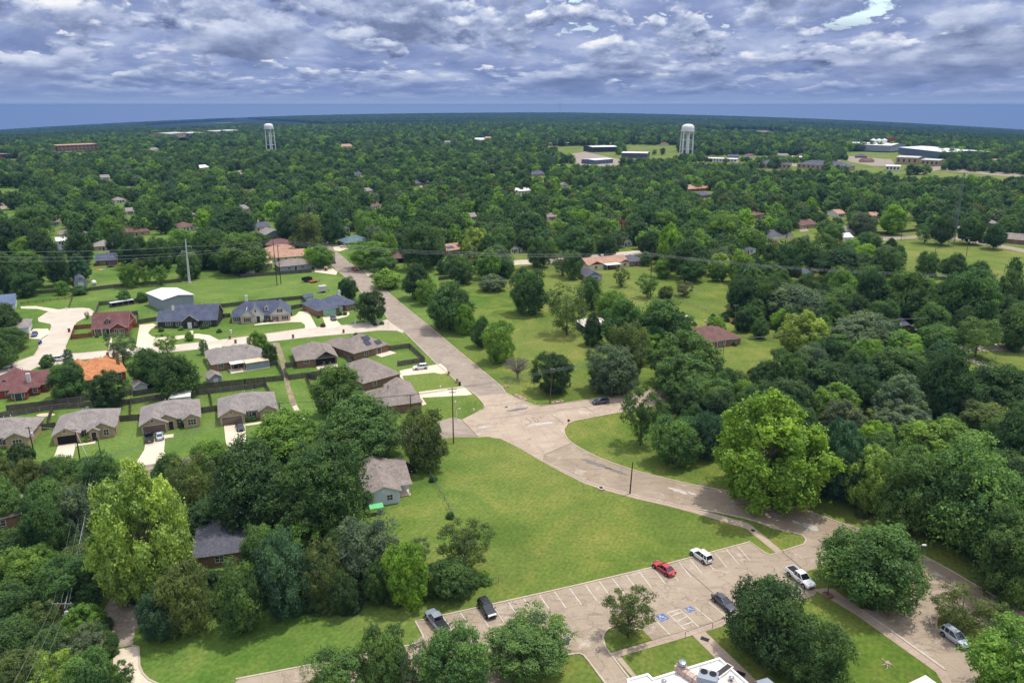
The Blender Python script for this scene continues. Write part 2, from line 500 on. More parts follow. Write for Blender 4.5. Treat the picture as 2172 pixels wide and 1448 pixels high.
C_S = [(1154, 964), (1153, 978), (1201, 1001), (1239, 1019), (1288, 1034.5), (1351, 1051.5), (1413, 1065.5), (1463, 1077), (1523, 1087), (1580, 1099), (1605.6, 1106), (1633, 1117), (1702.6, 1134), (1757, 1152.6), (1830, 1190), (1900, 1220), (1940, 1242), (1975, 1261), (2040, 1300), (2100, 1340), (2180, 1390), (2260, 1440)]
LOT = [(881, 1317), (902, 1313), (1009, 1289), (1207, 1244.6), (1384.6, 1203), (1484, 1177.5), (1590.7, 1149), (1623, 1172.5), (1633, 1176), (1648, 1174), (1660, 1169), (1705, 1155), (1711, 1146), (1702.6, 1134.5), (1757, 1153), (1790, 1175), (1742, 1202), (1707.5, 1212),
       (1735, 1250), (1727, 1262), (1640, 1295), (1546, 1309), (1384, 1357), (1364, 1336), (1310, 1329), (1292, 1332), (1281, 1343), (1279, 1352), (1283, 1370), (1293, 1384), (1342, 1448), (1352, 1470), (1300, 1470), (1248, 1401), (1238, 1389), (1228, 1385), (1186, 1391),
       (1120, 1412), (1060, 1470), (480, 1470), (506, 1438.6), (699, 1402), (865, 1369), (897, 1347)]
DROP = [(1826, 1292), (1880, 1276), (1920, 1260), (1934, 1250), (1940, 1242.5), (1975, 1261.5), (2000, 1280), (2010, 1296), (1996, 1302), (1987, 1312), (1985, 1327), (1992, 1340), (2007, 1350), (2040, 1362), (2080, 1400), (2110, 1470), (2030, 1470), (2005, 1421)]
CULDESAC = [(0, 775), (37, 766), (72, 754), (82, 739), (84.5, 721.6), (100, 712), (109, 692), (107, 687), (82, 682), (80, 675), (99.5, 662), (118, 657), (139, 654), (174, 652.5), (190, 654), (199, 660), (196, 668), (174, 677), (162, 684), (159, 690), (139, 735), (140, 746), (159, 749.5), (229, 743),
            (368, 731.6), (462, 721), (534.6, 711.7), (649, 695.5), (781, 684), (811, 680), (821, 677), (830, 684), (856, 702.5), (855.6, 706.7), (843, 701.7), (801, 701), (751, 707), (691, 712), (641, 717), (574, 724.5), (500, 732), (368, 746), (293, 754), (159, 763), (142, 771), (105, 775), (78, 778), (60, 789), (40, 800), (0, 812), (-60, 825), (-60, 790)]
ISLAND = [(1600.6, 1113.5), (1623, 1121.6), (1633, 1118), (1702.6, 1135), (1710, 1145), (1705, 1154), (1660, 1168.5)]

def build_paving():
    asphalt = paving_material('worn_asphalt', A(146, 132, 118), A(168, 154, 140), c3=A(186, 174, 160), stain=A(124, 114, 106))
    tanroad = paving_material('patched_asphalt', A(146, 128, 108), A(166, 150, 130), rot=R(38), c3=A(192, 184, 172), stain=A(126, 120, 116))
    conc = paving_material('street_concrete', A(168, 150, 132), A(190, 172, 153), joint=A(120, 104, 92), rot=R(-12), size=(9, 4.2), c3=A(206, 190, 172), stain=A(162, 142, 124))
    concw = paving_material('pale_concrete', A(196, 182, 166), A(214, 202, 186), joint=A(146, 132, 120), rot=R(-8), size=(5, 5), stain=A(176, 158, 142), crack=False)
    lotm = paving_material('lot_concrete', A(156, 140, 121), A(176, 160, 141), joint=A(128, 110, 96), rot=R(-22), size=(6, 6), c3=A(200, 188, 172), stain=A(122, 106, 92))
    drive = paving_material('drive_concrete', A(214, 198, 174), A(228, 214, 192), joint=A(180, 164, 144), rot=R(0), size=(3, 3), crack=False)
    walk = paving_material('walk_concrete', A(170, 150, 132), A(188, 168, 150), joint=A(120, 106, 94), rot=R(-22), size=(1.6, 1.6), crack=False)
    kerbm = paving_material('kerb_concrete', A(184, 166, 150), A(200, 184, 168), crack=False)
    paint = mat('line_paint', A(218, 214, 206), A(190, 184, 174), 0.8, 0.8, c3=A(170, 156, 140))
    mat('tyre_rubber_mark', A(58, 54, 52), A(72, 66, 62), 2, 0.8)

    sheet('road', MAIN_L + MAIN_R[::-1], 0.010, asphalt, 'worn straight asphalt street running up to the trees')
    sheet('road', X_CONC, 0.014, conc, 'tan concrete crossing where three streets meet')
    sheet('road', X_WEST, 0.006, asphalt, 'narrow grey asphalt lane past the front lawns')
    sheet('road', C_N + C_S[::-1], 0.018, tanroad, 'brown patched asphalt road curving to the parking lot')
    sheet('parking_lot', LOT, 0.024, lotm, 'stained tan concrete parking lot with white stall lines')
    sheet('parking_lot', DROP, 0.028, lotm, 'small stained concrete drop-off lot beside the curving road')
    sheet('road', CULDESAC, 0.020, concw, 'pale concrete residential street with a round dead end')
    sheet('road', [(1855, 504), (1912, 500.6), (1971.6, 498), (2039, 503), (2079, 511), (2172, 528), (2260, 545), (2260, 552), (2172, 535), (2079, 518), (2039, 509), (1971.6, 504), (1918, 507), (1862, 512)], 0.012, asphalt, 'grey street curving round the mast field')
    sheet('road', [(1090, 552), (1217, 545), (1300, 536), (1392, 527), (1392, 536), (1300, 546), (1217, 556), (1090, 562)], 0.012, concw, 'pale cross street half hidden by the trees')
    sheet('road', [(2000, 748), (2015, 738), (2031, 731), (2087, 733), (2172, 728), (2172, 742), (2090, 745), (2040, 748), (2020, 752)], 0.012, asphalt, 'short grey street end under the trees')
    sheet('path', [(2010, 750), (2031, 748), (2079.5, 768), (2172, 800), (2200, 808), (2200, 815), (2172, 806), (2079, 775), (2030, 757)], 0.022, concw, 'pale concrete lane between rail fences')
    for k, px in enumerate([
        [(500, 352), (516, 348), (528, 380), (543, 406), (530, 409), (516, 385)],
        [(272, 402), (281, 399), (268, 346), (262, 347)],
        [(880, 378), (892, 376), (908, 402), (934, 432), (920, 436), (900, 410)],
        [(1238, 410), (1256, 408), (1278, 424), (1264, 428)],
        [(1918, 366), (1990, 352), (2172, 371), (2172, 377), (1990, 361), (1930, 371)],
        [(1690, 476), (1702, 471), (1716, 490), (1698, 492)],
        [(160, 478), (360, 480), (362, 486), (170, 486)],
        [(0, 418), (30, 412), (60, 398), (68, 404), (20, 440), (0, 446)],
    ]):
        sheet('road', px, 0.012, asphalt, 'far town street glimpsed between the trees')
    for px, lb in (([(1190, 338), (1212, 326), (1240, 322), (1322, 340), (1372, 337), (1376, 341), (1300, 352), (1236, 353)], 'pale gravel yard around the steel sheds'),
                   ([(1782, 330), (1890, 338), (1900, 352), (1850, 352), (1800, 342)], 'pale parking ground in front of the long warehouse'), ([(1664, 347), (1730, 348), (1740, 354), (1668, 352)], 'pale parking ground before the white shop')):
        sheet('yard', px, 0.018, asphalt, lb)
    # drives and walks
    D = [
        ('drive', [(124, 942), (161.6, 939), (154, 971.5), (150, 985), (108, 986), (114, 971.5)], 'tan concrete drive of the house with an arched porch'),
        ('drive', [(308, 940), (349, 922), (368, 920), (368, 927), (350, 929), (348, 956.6), (358, 975), (365, 977), (281, 990), (288, 983), (306, 954)], 'tan concrete drive with two parked vehicles'),
        ('drive', [(475, 902), (520, 899.5), (522, 934), (534.6, 944), (540, 955), (500, 960), (472, 961), (480, 947)], 'tan concrete drive with one black car'),
        ('drive', [(848, 786), (880, 779), (908, 776), (935, 771), (947, 781), (950, 791), (935, 793), (920, 790), (853, 797), (857, 806), (849, 800)], 'pale drive under the white crossover'),
        ('drive', [(888, 831), (967, 821), (982, 818), (1002, 836), (992, 838), (895, 843), (905, 857), (896, 860)], 'empty pale drive nearest the crossing'),
        ('drive', [(684, 673), (711, 672), (715, 680), (724, 690), (694, 697), (687, 680)], 'grey drive of the house with a mint garage door'),
        ('drive', [(617, 672), (628, 668), (634, 661), (654, 660.5), (660, 672), (672, 694), (647, 698), (647, 689), (639, 683), (617, 683), (570, 687), (540, 690), (540, 688)], 'wide pale drive beside the white cottage'),
        ('drive', [(296, 689), (325, 686), (334, 690), (320, 698), (314, 706), (322, 713), (332, 716), (345, 728), (300, 743), (288, 740), (291, 720)], 'wide pale drive of the long dark farmhouse'),
        ('drive', [(333, 716), (385, 711), (420, 707.5), (445, 711), (464, 721), (440, 724), (424, 718), (395, 715.5), (360, 724), (340, 729)], 'half round pale drive in front of the dark farmhouse'),
        ('drive', [(60, 707), (72, 697), (102, 697), (106, 706), (86, 719), (62, 718)], 'pale drive with a blue parked car'),
        ('drive', [(43, 650), (75, 649), (110, 654), (132, 658), (110, 662), (80, 655), (45, 654)], 'curved pale drive off the dead end'),
        ('drive', [(666, 566), (700, 565), (716, 576), (713, 583), (668, 577)], 'pale pad with bins beside the street'),
        ('drive', [(706, 524), (727, 522), (742, 527), (720, 533), (709, 531)], 'pale drive with a white pickup'),
        ('drive', [(767, 572), (790, 571), (800, 576), (782, 587)], 'grey drive by the small tree'),
        ('path', [(229, 743), (234, 715), (238, 715), (236, 742)], 'narrow front walk of the brick house'),
        ('path', [(431, 734), (470, 728), (470, 770), (460, 800), (454, 800), (452, 775), (440, 772)], 'pale walk beside the grey hip roofed house'),
        ('path', [(402, 702), (410, 701), (409, 711), (401, 711)], 'short front walk of the dark farmhouse'),
        ('path', [(158, 942), (200, 935), (204, 931), (202, 940), (161, 946)], 'front walk to the arched porch'),
        ('path', [(520, 899), (554, 894), (555, 898), (521, 903)], 'short front walk by the shrubs'),
        ('path', [(711, 672), (735, 668), (738, 660), (742, 666), (736, 671), (712, 677)], 'curved front walk of the blue roofed house'),
    ]
    for nme, px, lb in D: sheet(nme if nme == 'path' else 'driveway', px, 0.032, drive, lb)
    W = [
        ('sidewalk', [(1040, 925.5), (1062, 928), (1102, 949), (1152, 976), (1201, 1000), (1239, 1018), (1288, 1033), (1351, 1050), (1413, 1064), (1484, 1082), (1520, 1090), (1583, 1108), (1591, 1111.6), (1660, 1169), (1648, 1174), (1583, 1121), (1484, 1091), (1413, 1072), (1351, 1058), (1288, 1041), (1239, 1025), (1201, 1006), (1152, 980), (1102, 950.5), (1062, 930.5), (1040, 927.5)], 'brick coloured sidewalk along the curving road'),
        ('sidewalk', [(1384, 1358), (1546, 1309.5), (1558, 1320), (1496, 1339), (1605.6, 1444), (1615, 1460), (1590, 1460), (1516, 1394), (1469, 1347), (1317, 1391), (1296, 1384)], 'sidewalk behind the accessible stalls'),
        ('sidewalk', [(1296, 1384), (1317, 1391), (1352, 1435), (1362, 1460), (1350, 1460), (1342, 1436)], 'narrow sidewalk beside the entrance drive'),
        ('sidewalk', [(1727, 1250), (1752, 1246), (1771, 1250), (1828, 1292), (2005, 1420), (2020, 1450), (2000, 1450), (1985, 1425), (1821, 1307)], 'sidewalk along the drop-off lot'),
    ]
    for nme, px, lb in W: sheet(nme, px, 0.036, walk, lb)
    sheet('path', [(577, 727), (592, 726), (598, 742), (606, 765), (604, 784), (612, 800), (616, 821), (626, 846), (632, 862), (648, 888), (640, 893), (628, 876), (618, 860), (612, 846), (606, 821), (600, 795), (594, 765), (585, 745)], 0.030,
          mat('ditch_soil', A(160, 144, 116), A(126, 116, 92), 0.6, 0.95, c3=A(96, 118, 60), fine=3), 'eroded bare earth drain between the back yards')
    sheet('path', [(620, 862), (629, 858), (641, 880), (648, 889), (640, 893), (629, 880)], 0.034, concw, 'short grey concrete drain slab')
    # kerbs: real steps
    K = [
        (MAIN_L[1:], 'kerb'), (MAIN_R[1:], 'kerb'), ([(1072, 833), (1090, 841), (1112, 851), (1132, 859), (1152, 860.5), (1179, 858), (1264, 845), (1338, 835), (1388, 826)], 'kerb'),
        ([(1328, 872), (1259, 884.5), (1216, 893), (1204, 899), (1196, 910), (1198, 921), (1204, 931), (1212, 939)] + C_N[1:], 'kerb'),
        ([(1014.6, 872), (1026, 868), (1030, 862), (1025, 855), (1010, 838)], 'kerb'),
        (C_S[1:12], 'kerb'), (ISLAND[2:] , 'kerb'),
        ([(898, 1358), (897, 1347), (881, 1317), (902, 1313), (1009, 1289), (1207, 1244.6), (1384.6, 1203), (1484, 1177.5), (1590.7, 1149), (1623, 1172.5), (1633, 1176), (1648, 1174)], 'kerb'),
        ([(500, 1440), (699, 1402), (865, 1369), (898, 1358)], 'kerb'),
        ([(1364, 1336), (1310, 1329), (1292, 1332), (1281, 1343), (1279, 1352), (1283, 1370), (1293, 1384), (1342, 1448)], 'kerb'),
        ([(1300, 1470), (1248, 1401), (1238, 1389), (1228, 1385), (1186, 1391)], 'kerb'),
        ([(1826, 1292), (2005, 1421)], 'kerb'), ([(2000, 1280), (2010, 1296), (1996, 1302), (1987, 1312), (1985, 1327), (1992, 1340), (2007, 1350)], 'kerb'),
        ([(281, 1369), (294, 1372), (296, 1411), (303, 1428), (316, 1441), (340, 1452)], 'kerb'),
        ([(139, 735), (140, 746), (159, 749.5), (229, 743), (288, 738)], 'kerb'), ([(464, 721), (534.6, 711.7), (640, 697)], 'kerb'),
        ([(843, 701.7), (801, 701), (751, 707), (691, 712), (641, 717), (574, 724.5), (500, 732)], 'kerb'), ([(724, 690), (781, 684), (811, 680)], 'kerb'),
        ([(37, 766), (72, 754), (82, 739), (84.5, 721.6)], 'kerb'),
    ]
    for px, nme in K: ribbon(nme, px, 0.28, 0.0, 0.13, kerbm, 'low pale concrete kerb at the road edge')
    sheet('driveway', [(241, 1379), (282, 1370), (294, 1371), (296, 1411), (303, 1428), (316, 1441), (340, 1455), (290, 1470), (240, 1410)], 0.030, drive, 'pale concrete apron at the end of the lane')
    # worn pale patches and dark mends of the curving road
    rr = random.Random(3)
    palep = paving_material('worn_patch', A(196, 192, 188), A(176, 168, 158), c3=A(150, 136, 120), crack=False)
    darkp = paving_material('dark_mend', A(112, 108, 110), A(132, 124, 120), crack=False)
    for cx, cy, rx, ry, m_, lb in ((1440, 1041, 24, 4, palep, 'pale crumbling patch in the curving road'), (1468, 1046, 10, 2.5, palep, 'small pale patch in the curving road'), (1722, 1118, 20, 6, palep, 'pale crumbled patch near the traffic island'), (1690, 1108, 14, 3, palep, 'pale strip by the traffic island'), (1648, 1092, 16, 3, palep, 'pale strip under the bright tree'),
                                   (1262, 983, 34, 5, darkp, 'dark mended lane of the curving road'), (1310, 1000, 30, 4, darkp, 'dark mend along the inner kerb'), (1955, 1238, 14, 6, palep, 'pale mend at the drop-off lot'), (1500, 1030, 20, 2, darkp, 'dark mend under the wood edge'), (1100, 868, 26, 3, darkp, 'dark stain across the crossing'), (1150, 898, 30, 3, palep, 'pale worn strip in the crossing'), (1030, 905, 20, 2.4, palep, 'pale worn strip at the crossing mouth')):
        tilt = .32 if cy > 930 else -.12
        pts = []
        for k in range(22):
            a = k * 2 * math.pi / 22; q = rr.uniform(.55, 1.15); x, y = rx * q * math.cos(a), ry * q * math.sin(a); pts.append((cx + x, cy + y + x * tilt))
        sheet('pavement', pts, 0.0225, m_, lb)
    # stall lines of the big lot
    top = [(902, 1313), (1009, 1289), (1207, 1244.6), (1384.6, 1203), (1484, 1177.5), (1590.7, 1149)]
    def on_top(px):
        for a, b in zip(top, top[1:]):
            if a[0] <= px <= b[0]: return a[1] + (b[1] - a[1]) * (px - a[0]) / (b[0] - a[0])
    sx = [940, 977, 1012, 1045, 1078, 1111, 1144, 1176, 1208, 1241, 1271, 1299, 1328, 1356, 1386, 1413, 1440, 1464, 1490, 1516, 1541, 1565]
    n = 0
    pmb = []
    for i, x in enumerate(sx):
        y = on_top(x) + 2.5
        k = (i / len(sx))
        ex, ey = x + 24 + 2 * k, y + 37 - 7 * k
        ribbon('stall_line', [(x, y), (ex, ey)], 0.13, 0.028, 0.031, paint, 'faded white painted stall line')
    for a, b in [((1384, 1308), (1421, 1345)), ((1415, 1299), (1454, 1335)), ((1442, 1291), (1484, 1331)), ((1474, 1286), (1514, 1320)), ((1503, 1276), (1543, 1309)), ((1415, 1299), (1442, 1291)), ((1424, 1306), (1447, 1297)), ((1436, 1317), (1458, 1306)), ((1446, 1326), (1470, 1318))]:
        ribbon('stall_line', [a, b], 0.14, 0.028, 0.031, paint, 'white painted line of the accessible stalls')
    ribbon('road_line', [(1838, 1300), (2003, 1417)], 0.15, 0.14, 0.143, paint, 'white painted kerb edge of the drop-off lot')
    # tyre marks, S and D shaped, and seams in the crossing
    rub = M['tyre_rubber_mark']
    for px in ([(1116, 886), (1118, 889), (1124, 892), (1126, 896), (1122, 899), (1115, 901)], [(1127, 885), (1132, 890), (1137, 896)], [(1127, 885), (1136, 886.5), (1142, 891), (1140, 896), (1134, 900)]):
        ribbon('tyre_mark', smooth_px(px, 4), 0.14, 0.0165, 0.019, rub, 'black curved tyre mark burnt on the crossing')
    tar = mat('tar_seam', A(96, 88, 84), A(110, 100, 92), 2, 0.9)
    for a, b in [((1154, 964), (1211, 939.5)), ((980, 890), (1014, 926)), ((1010, 838.5), (1071, 833.5)), ((1040, 888), (1216, 866)), ((1216, 866), (1330, 850)), ((1168, 878), (1196, 899)), ((1238, 861), (1261, 876)), ((1000, 905), (1040, 896)), ((1030, 861), (1110, 852))]:
        ribbon('road_line', [a, b], 0.16, 0.0195, 0.0215, tar, 'dark joint across the concrete crossing')
    ribbon('road_line', [(1440, 1193), (1514, 1259)], 0.16, 0.028, 0.030, tar, 'dark joint across the parking lot')
    ribbon('road_line', [(1660, 1170), (1708, 1211)], 0.2, 0.028, 0.030, tar, 'dark joint at the mouth of the parking lot')
    # sunk grass areas that sit inside the paved outlines
    sheet('lawn', [(1282, 1349), (1294, 1334), (1310, 1331), (1364, 1338), (1382, 1357), (1294, 1382), (1284, 1366)], 0.060, M['turf'], 'grass island with one small tree in the lot')
    # storm drains on the kerbs
    rust = mat('drain_cover', A(178, 150, 126), A(156, 130, 110), 1, 0.9)
    for i, (a, b, lb) in enumerate([((1072, 823), (1082, 820), 'rusty storm drain inlet highest up the straight street'), ((1088, 838), (1110, 850), 'long rusty storm drain inlet at the crossing corner'), ((1174, 857), (1198, 853), 'rusty storm drain inlet beside the tall brown pole'), ((1690, 1072), (1716, 1080), 'storm drain inlet under the bright trees by the curving road')]):
        A_, B_ = G(*a), G(*b); mid = (A_ + B_) / 2
        r = empty('storm_drain', (mid.x, mid.y, 0), math.atan2(B_.y - A_.y, B_.x - A_.x), lb, 'storm drain', 'storm drain inlets')
        L = (B_ - A_).length
        mb = MB(); mb.box(-L/2, 0.2, 0.0, L/2, 1.6, 0.17); mb.build('cover_slab', rust, r)
        mb = MB(); mb.box(-L/2 + .1, 0.12, 0.02, L/2 - .1, 0.198, 0.14); mb.build('inlet_mouth', M.get('dark') or mat('dark', A(24, 24, 26), A(34, 34, 36), 2, 0.7), r)
        for q in (-L/4, L/4):
            mb = MB(); mb.lathe([(0.3, 0.172), (0.3, 0.19), (0.02, 0.195)], 12, c=(q, 0.9, 0)); mb.build('manhole_lid', M['dark'], r)
    for x, y, lb in [(1074, 862.5, 'dark manhole lid in the concrete crossing'), (1597, 1124.5, 'dark manhole lid on the sidewalk near the island')]:
        p = G(x, y); mb = MB(); mb.lathe([(0.42, 0.03), (0.42, 0.05), (0.03, 0.055)], 14); o = mb.build('manhole_cover', M['dark'], loc=(p.x, p.y, 0))
        tag(o, lb, 'manhole cover', 'manhole covers')
build_ground(); build_paving()
# ------------------------------------------------------------------ foliage
def leaf_material(name, inst=False, rough=0.75):
    m, nt, out = nt_new(name)
    at = nt.nodes.new('ShaderNodeAttribute')
    if inst:
        at.attribute_type = 'INSTANCER'; at.attribute_name = 'hue'
        base = at.outputs['Color']
    else:
        oi = nt.nodes.new('ShaderNodeObjectInfo'); base = oi.outputs['Color']
    av = nt.nodes.new('ShaderNodeAttribute'); av.attribute_type = 'GEOMETRY'; av.attribute_name = 'tone'
    tone = av.outputs['Fac']
    # leaves differ: some yellower, some bluer and darker
    c = mixc(nt, 1.0, base, ramp(nt, tone, [(0.0, (0.50, 0.56, 0.66)), (0.5, (1.0, 1.0, 1.0)), (1.0, (1.60, 1.46, 1.05))]), 'MULTIPLY')
    d = nt.nodes.new('ShaderNodeBsdfPrincipled'); lk(nt, c, d.inputs['Base Color'])
    d.inputs['Roughness'].default_value = rough; d.inputs['Specular IOR Level'].default_value = 0.25
    t = nt.nodes.new('ShaderNodeBsdfTranslucent')
    lk(nt, mixc(nt, 1.0, c, (1.5, 1.6, 0.7), 'MULTIPLY'), t.inputs['Color'])
    mx = nt.nodes.new('ShaderNodeMixShader'); mx.inputs[0].default_value = 0.28
    lk(nt, d.outputs[0], mx.inputs[1]); lk(nt, t.outputs[0], mx.inputs[2]); lk(nt, mx.outputs[0], out.inputs[0])
    M[name] = m
    return m
leaf_material('leaf'); leaf_material('leaf_far', True)
mat('bark', A(104, 92, 80), A(74, 64, 56), 1.2, 0.9, fine=5)
mat('bark_grey', A(150, 144, 136), A(118, 110, 102), 1.2, 0.9, fine=5)

def fib(n, r):
    """n points over the unit sphere, jittered"""
    i = np.arange(n) + 0.5
    ph = np.arccos(1 - 2 * i / n); th = math.pi * (1 + 5 ** 0.5) * i
    p = np.stack([np.cos(th) * np.sin(ph), np.sin(th) * np.sin(ph), np.cos(ph)], 1)
    return p + r.normal(0, 0.12, p.shape)

def crown_mesh(name, seed, lobes, per, leaf, shape='round', lob_r=0.36, spread=0.3, gaps=0.0, flat=0.9, droop=0.0):
    """a crown in unit size: radius about 1, height 2, centred on 0; lobes of leaf sprays"""
    r = np.random.default_rng(seed)
    # lobe centres over an uneven envelope
    n_sh = int(lobes * 0.75)
    d = fib(n_sh, r)
    d /= np.linalg.norm(d, axis=1)[:, None]
    wob = 1 + 0.14 * np.sin(3 * d[:, 0] + seed) * np.cos(2.3 * d[:, 1] + seed * 2) + r.normal(0, 0.09, n_sh)
    for _ in range(7):                                  # great boughs that stand out or fall short
        bd = r.normal(0, 1, 3); bd[2] = abs(bd[2]) * .8 - .2; bd /= np.linalg.norm(bd)
        wob += r.uniform(-0.26, 0.24) * np.exp((d @ bd - 1) * 7)
    rad = (1 - lob_r * 0.8) * wob
    c = d * rad[:, None]
    inner = r.normal(0, 0.32, (lobes - n_sh, 3))
    c = np.vstack([c, inner])
    if shape == 'cone':
        zz = (c[:, 2] + 1) / 2; k = np.clip(1.15 - zz * 0.95, 0.12, 1); c[:, 0] *= k * 1.1; c[:, 1] *= k * 1.1
    elif shape == 'dome':
        c[:, 2] = np.where(c[:, 2] < 0, c[:, 2] * 0.8, c[:, 2]); k = np.clip(1.05 - 0.3 * np.clip(c[:, 2], 0, 1) ** 2, 0.3, 1.1); c[:, 0] *= k; c[:, 1] *= k
    elif shape == 'tall':
        k = np.clip(1.0 - 0.35 * np.clip(c[:, 2], -1, 1), 0.45, 1.15); c[:, 0] *= k; c[:, 1] *= k
    elif shape == 'vase':
        k = np.clip(0.85 + 0.3 * c[:, 2], 0.4, 1.1); c[:, 0] *= k; c[:, 1] *= k
    if gaps > 0:
        keep = r.random(len(c)) > gaps; c = c[keep]
    L = len(c)
    lr = lob_r * np.exp(r.normal(0, 0.26, L))
    lt = np.clip(r.normal(0.5, 0.17, L), 0.1, 0.9)      # each bough has a tone of its own
    # sprays of a few leaves each, standing proud of the bough or sunk into it
    ks = max(4, per // 7); k = ks * 7
    u = r.normal(0, 1, (L, ks, 3)); u /= np.linalg.norm(u, axis=2)[..., None]
    out = c / np.maximum(np.linalg.norm(c, axis=1)[:, None], 0.15)
    bias = out[:, None, :] * 0.6 + np.array([0, 0, 0.4])
    u = u + bias * r.uniform(0.2, 1.0, (L, ks, 1)); u /= np.linalg.norm(u, axis=2)[..., None]
    rr = lr[:, None] * (1 + r.normal(0, 0.20, (L, ks))) * np.where(r.random((L, ks)) < 0.18, r.uniform(0.4, 0.9, (L, ks)), 1)
    sp_c = c[:, None, :] + u * rr[..., None] * np.array([1, 1, flat])
    st = r.normal(0, 0.12, (L, ks))
    pos = sp_c[:, :, None, :] + r.normal(0, 1, (L, ks, 7, 3)) * leaf * np.array([1.15, 1.15, 0.8])
    pos[..., 2] -= droop * (pos[..., 0] ** 2 + pos[..., 1] ** 2)
    P = pos.reshape(-1, 3); own = np.repeat(np.arange(L), k); stt = np.repeat(st.reshape(-1), 7)
    uu = np.repeat(u.reshape(-1, 3), 7, axis=0)
    # leaves buried well inside other boughs are never seen
    bury = np.zeros(len(P), bool)
    for j in range(L):
        dd = ((P - c[j]) ** 2).sum(1)
        bury |= (dd < (lr[j] * 0.55) ** 2) & (own != j)
    keep = ~bury
    P = P[keep]; N = uu[keep]; own = own[keep]; stt = stt[keep]
    # true to size: most of the crown inside radius 1 and half height 1
    P[:, :2] /= np.percentile(np.hypot(P[:, 0], P[:, 1]), 97); P[:, 2] -= (np.percentile(P[:, 2], 98.5) + np.percentile(P[:, 2], 1.5)) / 2; P[:, 2] /= np.percentile(np.abs(P[:, 2]), 98)
    n = len(P)
    N = N + r.normal(0, 0.50, (n, 3)); N /= np.linalg.norm(N, axis=1)[:, None]
    T = np.cross(N, r.normal(0, 1, (n, 3))); T /= np.linalg.norm(T, axis=1)[:, None]
    B = np.cross(N, T)
    s = leaf * r.uniform(0.65, 1.4, n)[:, None]
    fold = N * s * 0.22
    q = np.stack([P - T * s, P - B * s * 0.62 - fold, P + T * s, P + B * s * 0.62 - fold], 1).reshape(-1, 3)
    tone = np.clip(lt[own] + stt + r.normal(0, 0.15, n), 0, 1)
    return q, tone

def trunk_mesh(seed, limbs=6, top=0.35, r0=0.075, lean=0.0):
    """unit trunk: foot at z=-1 - clear, reaching limbs into the crown; built in the crown's unit space"""
    rr = random.Random(seed)
    mb = MB()
    return mb

def quads_to_mesh(name, q, tone, mats, extra=None):
    n = len(q) // 4
    v = q; nv = len(v); loops = np.arange(n * 4, dtype=np.int32); starts = np.arange(0, n * 4, 4, dtype=np.int32)
    me = bpy.data.meshes.new(name)
    me.vertices.add(nv); me.vertices.foreach_set('co', v.astype(np.float32).ravel())
    me.loops.add(n * 4); me.loops.foreach_set('vertex_index', loops)
    me.polygons.add(n); me.polygons.foreach_set('loop_start', starts)
    try: me.polygons.foreach_set('loop_total', np.full(n, 4, np.int32))
    except Exception: pass
    a = me.attributes.new('tone', 'FLOAT', 'FACE'); a.data.foreach_set('value', tone.astype(np.float32))
    for m in (mats if isinstance(mats, list) else [mats]): me.materials.append(m)
    me.update(); me.validate()
    return me

SPECIES = {
    'oak':    dict(lobes=90, per=700, leaf=0.024, shape='dome', lob_r=0.23),
    'pecan':  dict(lobes=74, per=700, leaf=0.025, shape='round', lob_r=0.23, gaps=0.10),
    'clump':  dict(lobes=140, per=420, leaf=0.024, shape='dome', lob_r=0.155),
    'open':   dict(lobes=66, per=340, leaf=0.025, shape='vase', lob_r=0.19, gaps=0.24),
    'tall':   dict(lobes=90, per=560, leaf=0.026, shape='tall', lob_r=0.21, gaps=0.06),
    'ball':   dict(lobes=120, per=480, leaf=0.022, shape='round', lob_r=0.17),
    'cedar':  dict(lobes=110, per=420, leaf=0.026, shape='cone', lob_r=0.18),
    'pine':   dict(lobes=56, per=330, leaf=0.030, shape='tall', lob_r=0.19, gaps=0.22, flat=0.6),
    'bush':   dict(lobes=50, per=320, leaf=0.045, shape='dome', lob_r=0.28),
}
CROWN, TRUNK, CROWN_FAR = {}, {}, {}
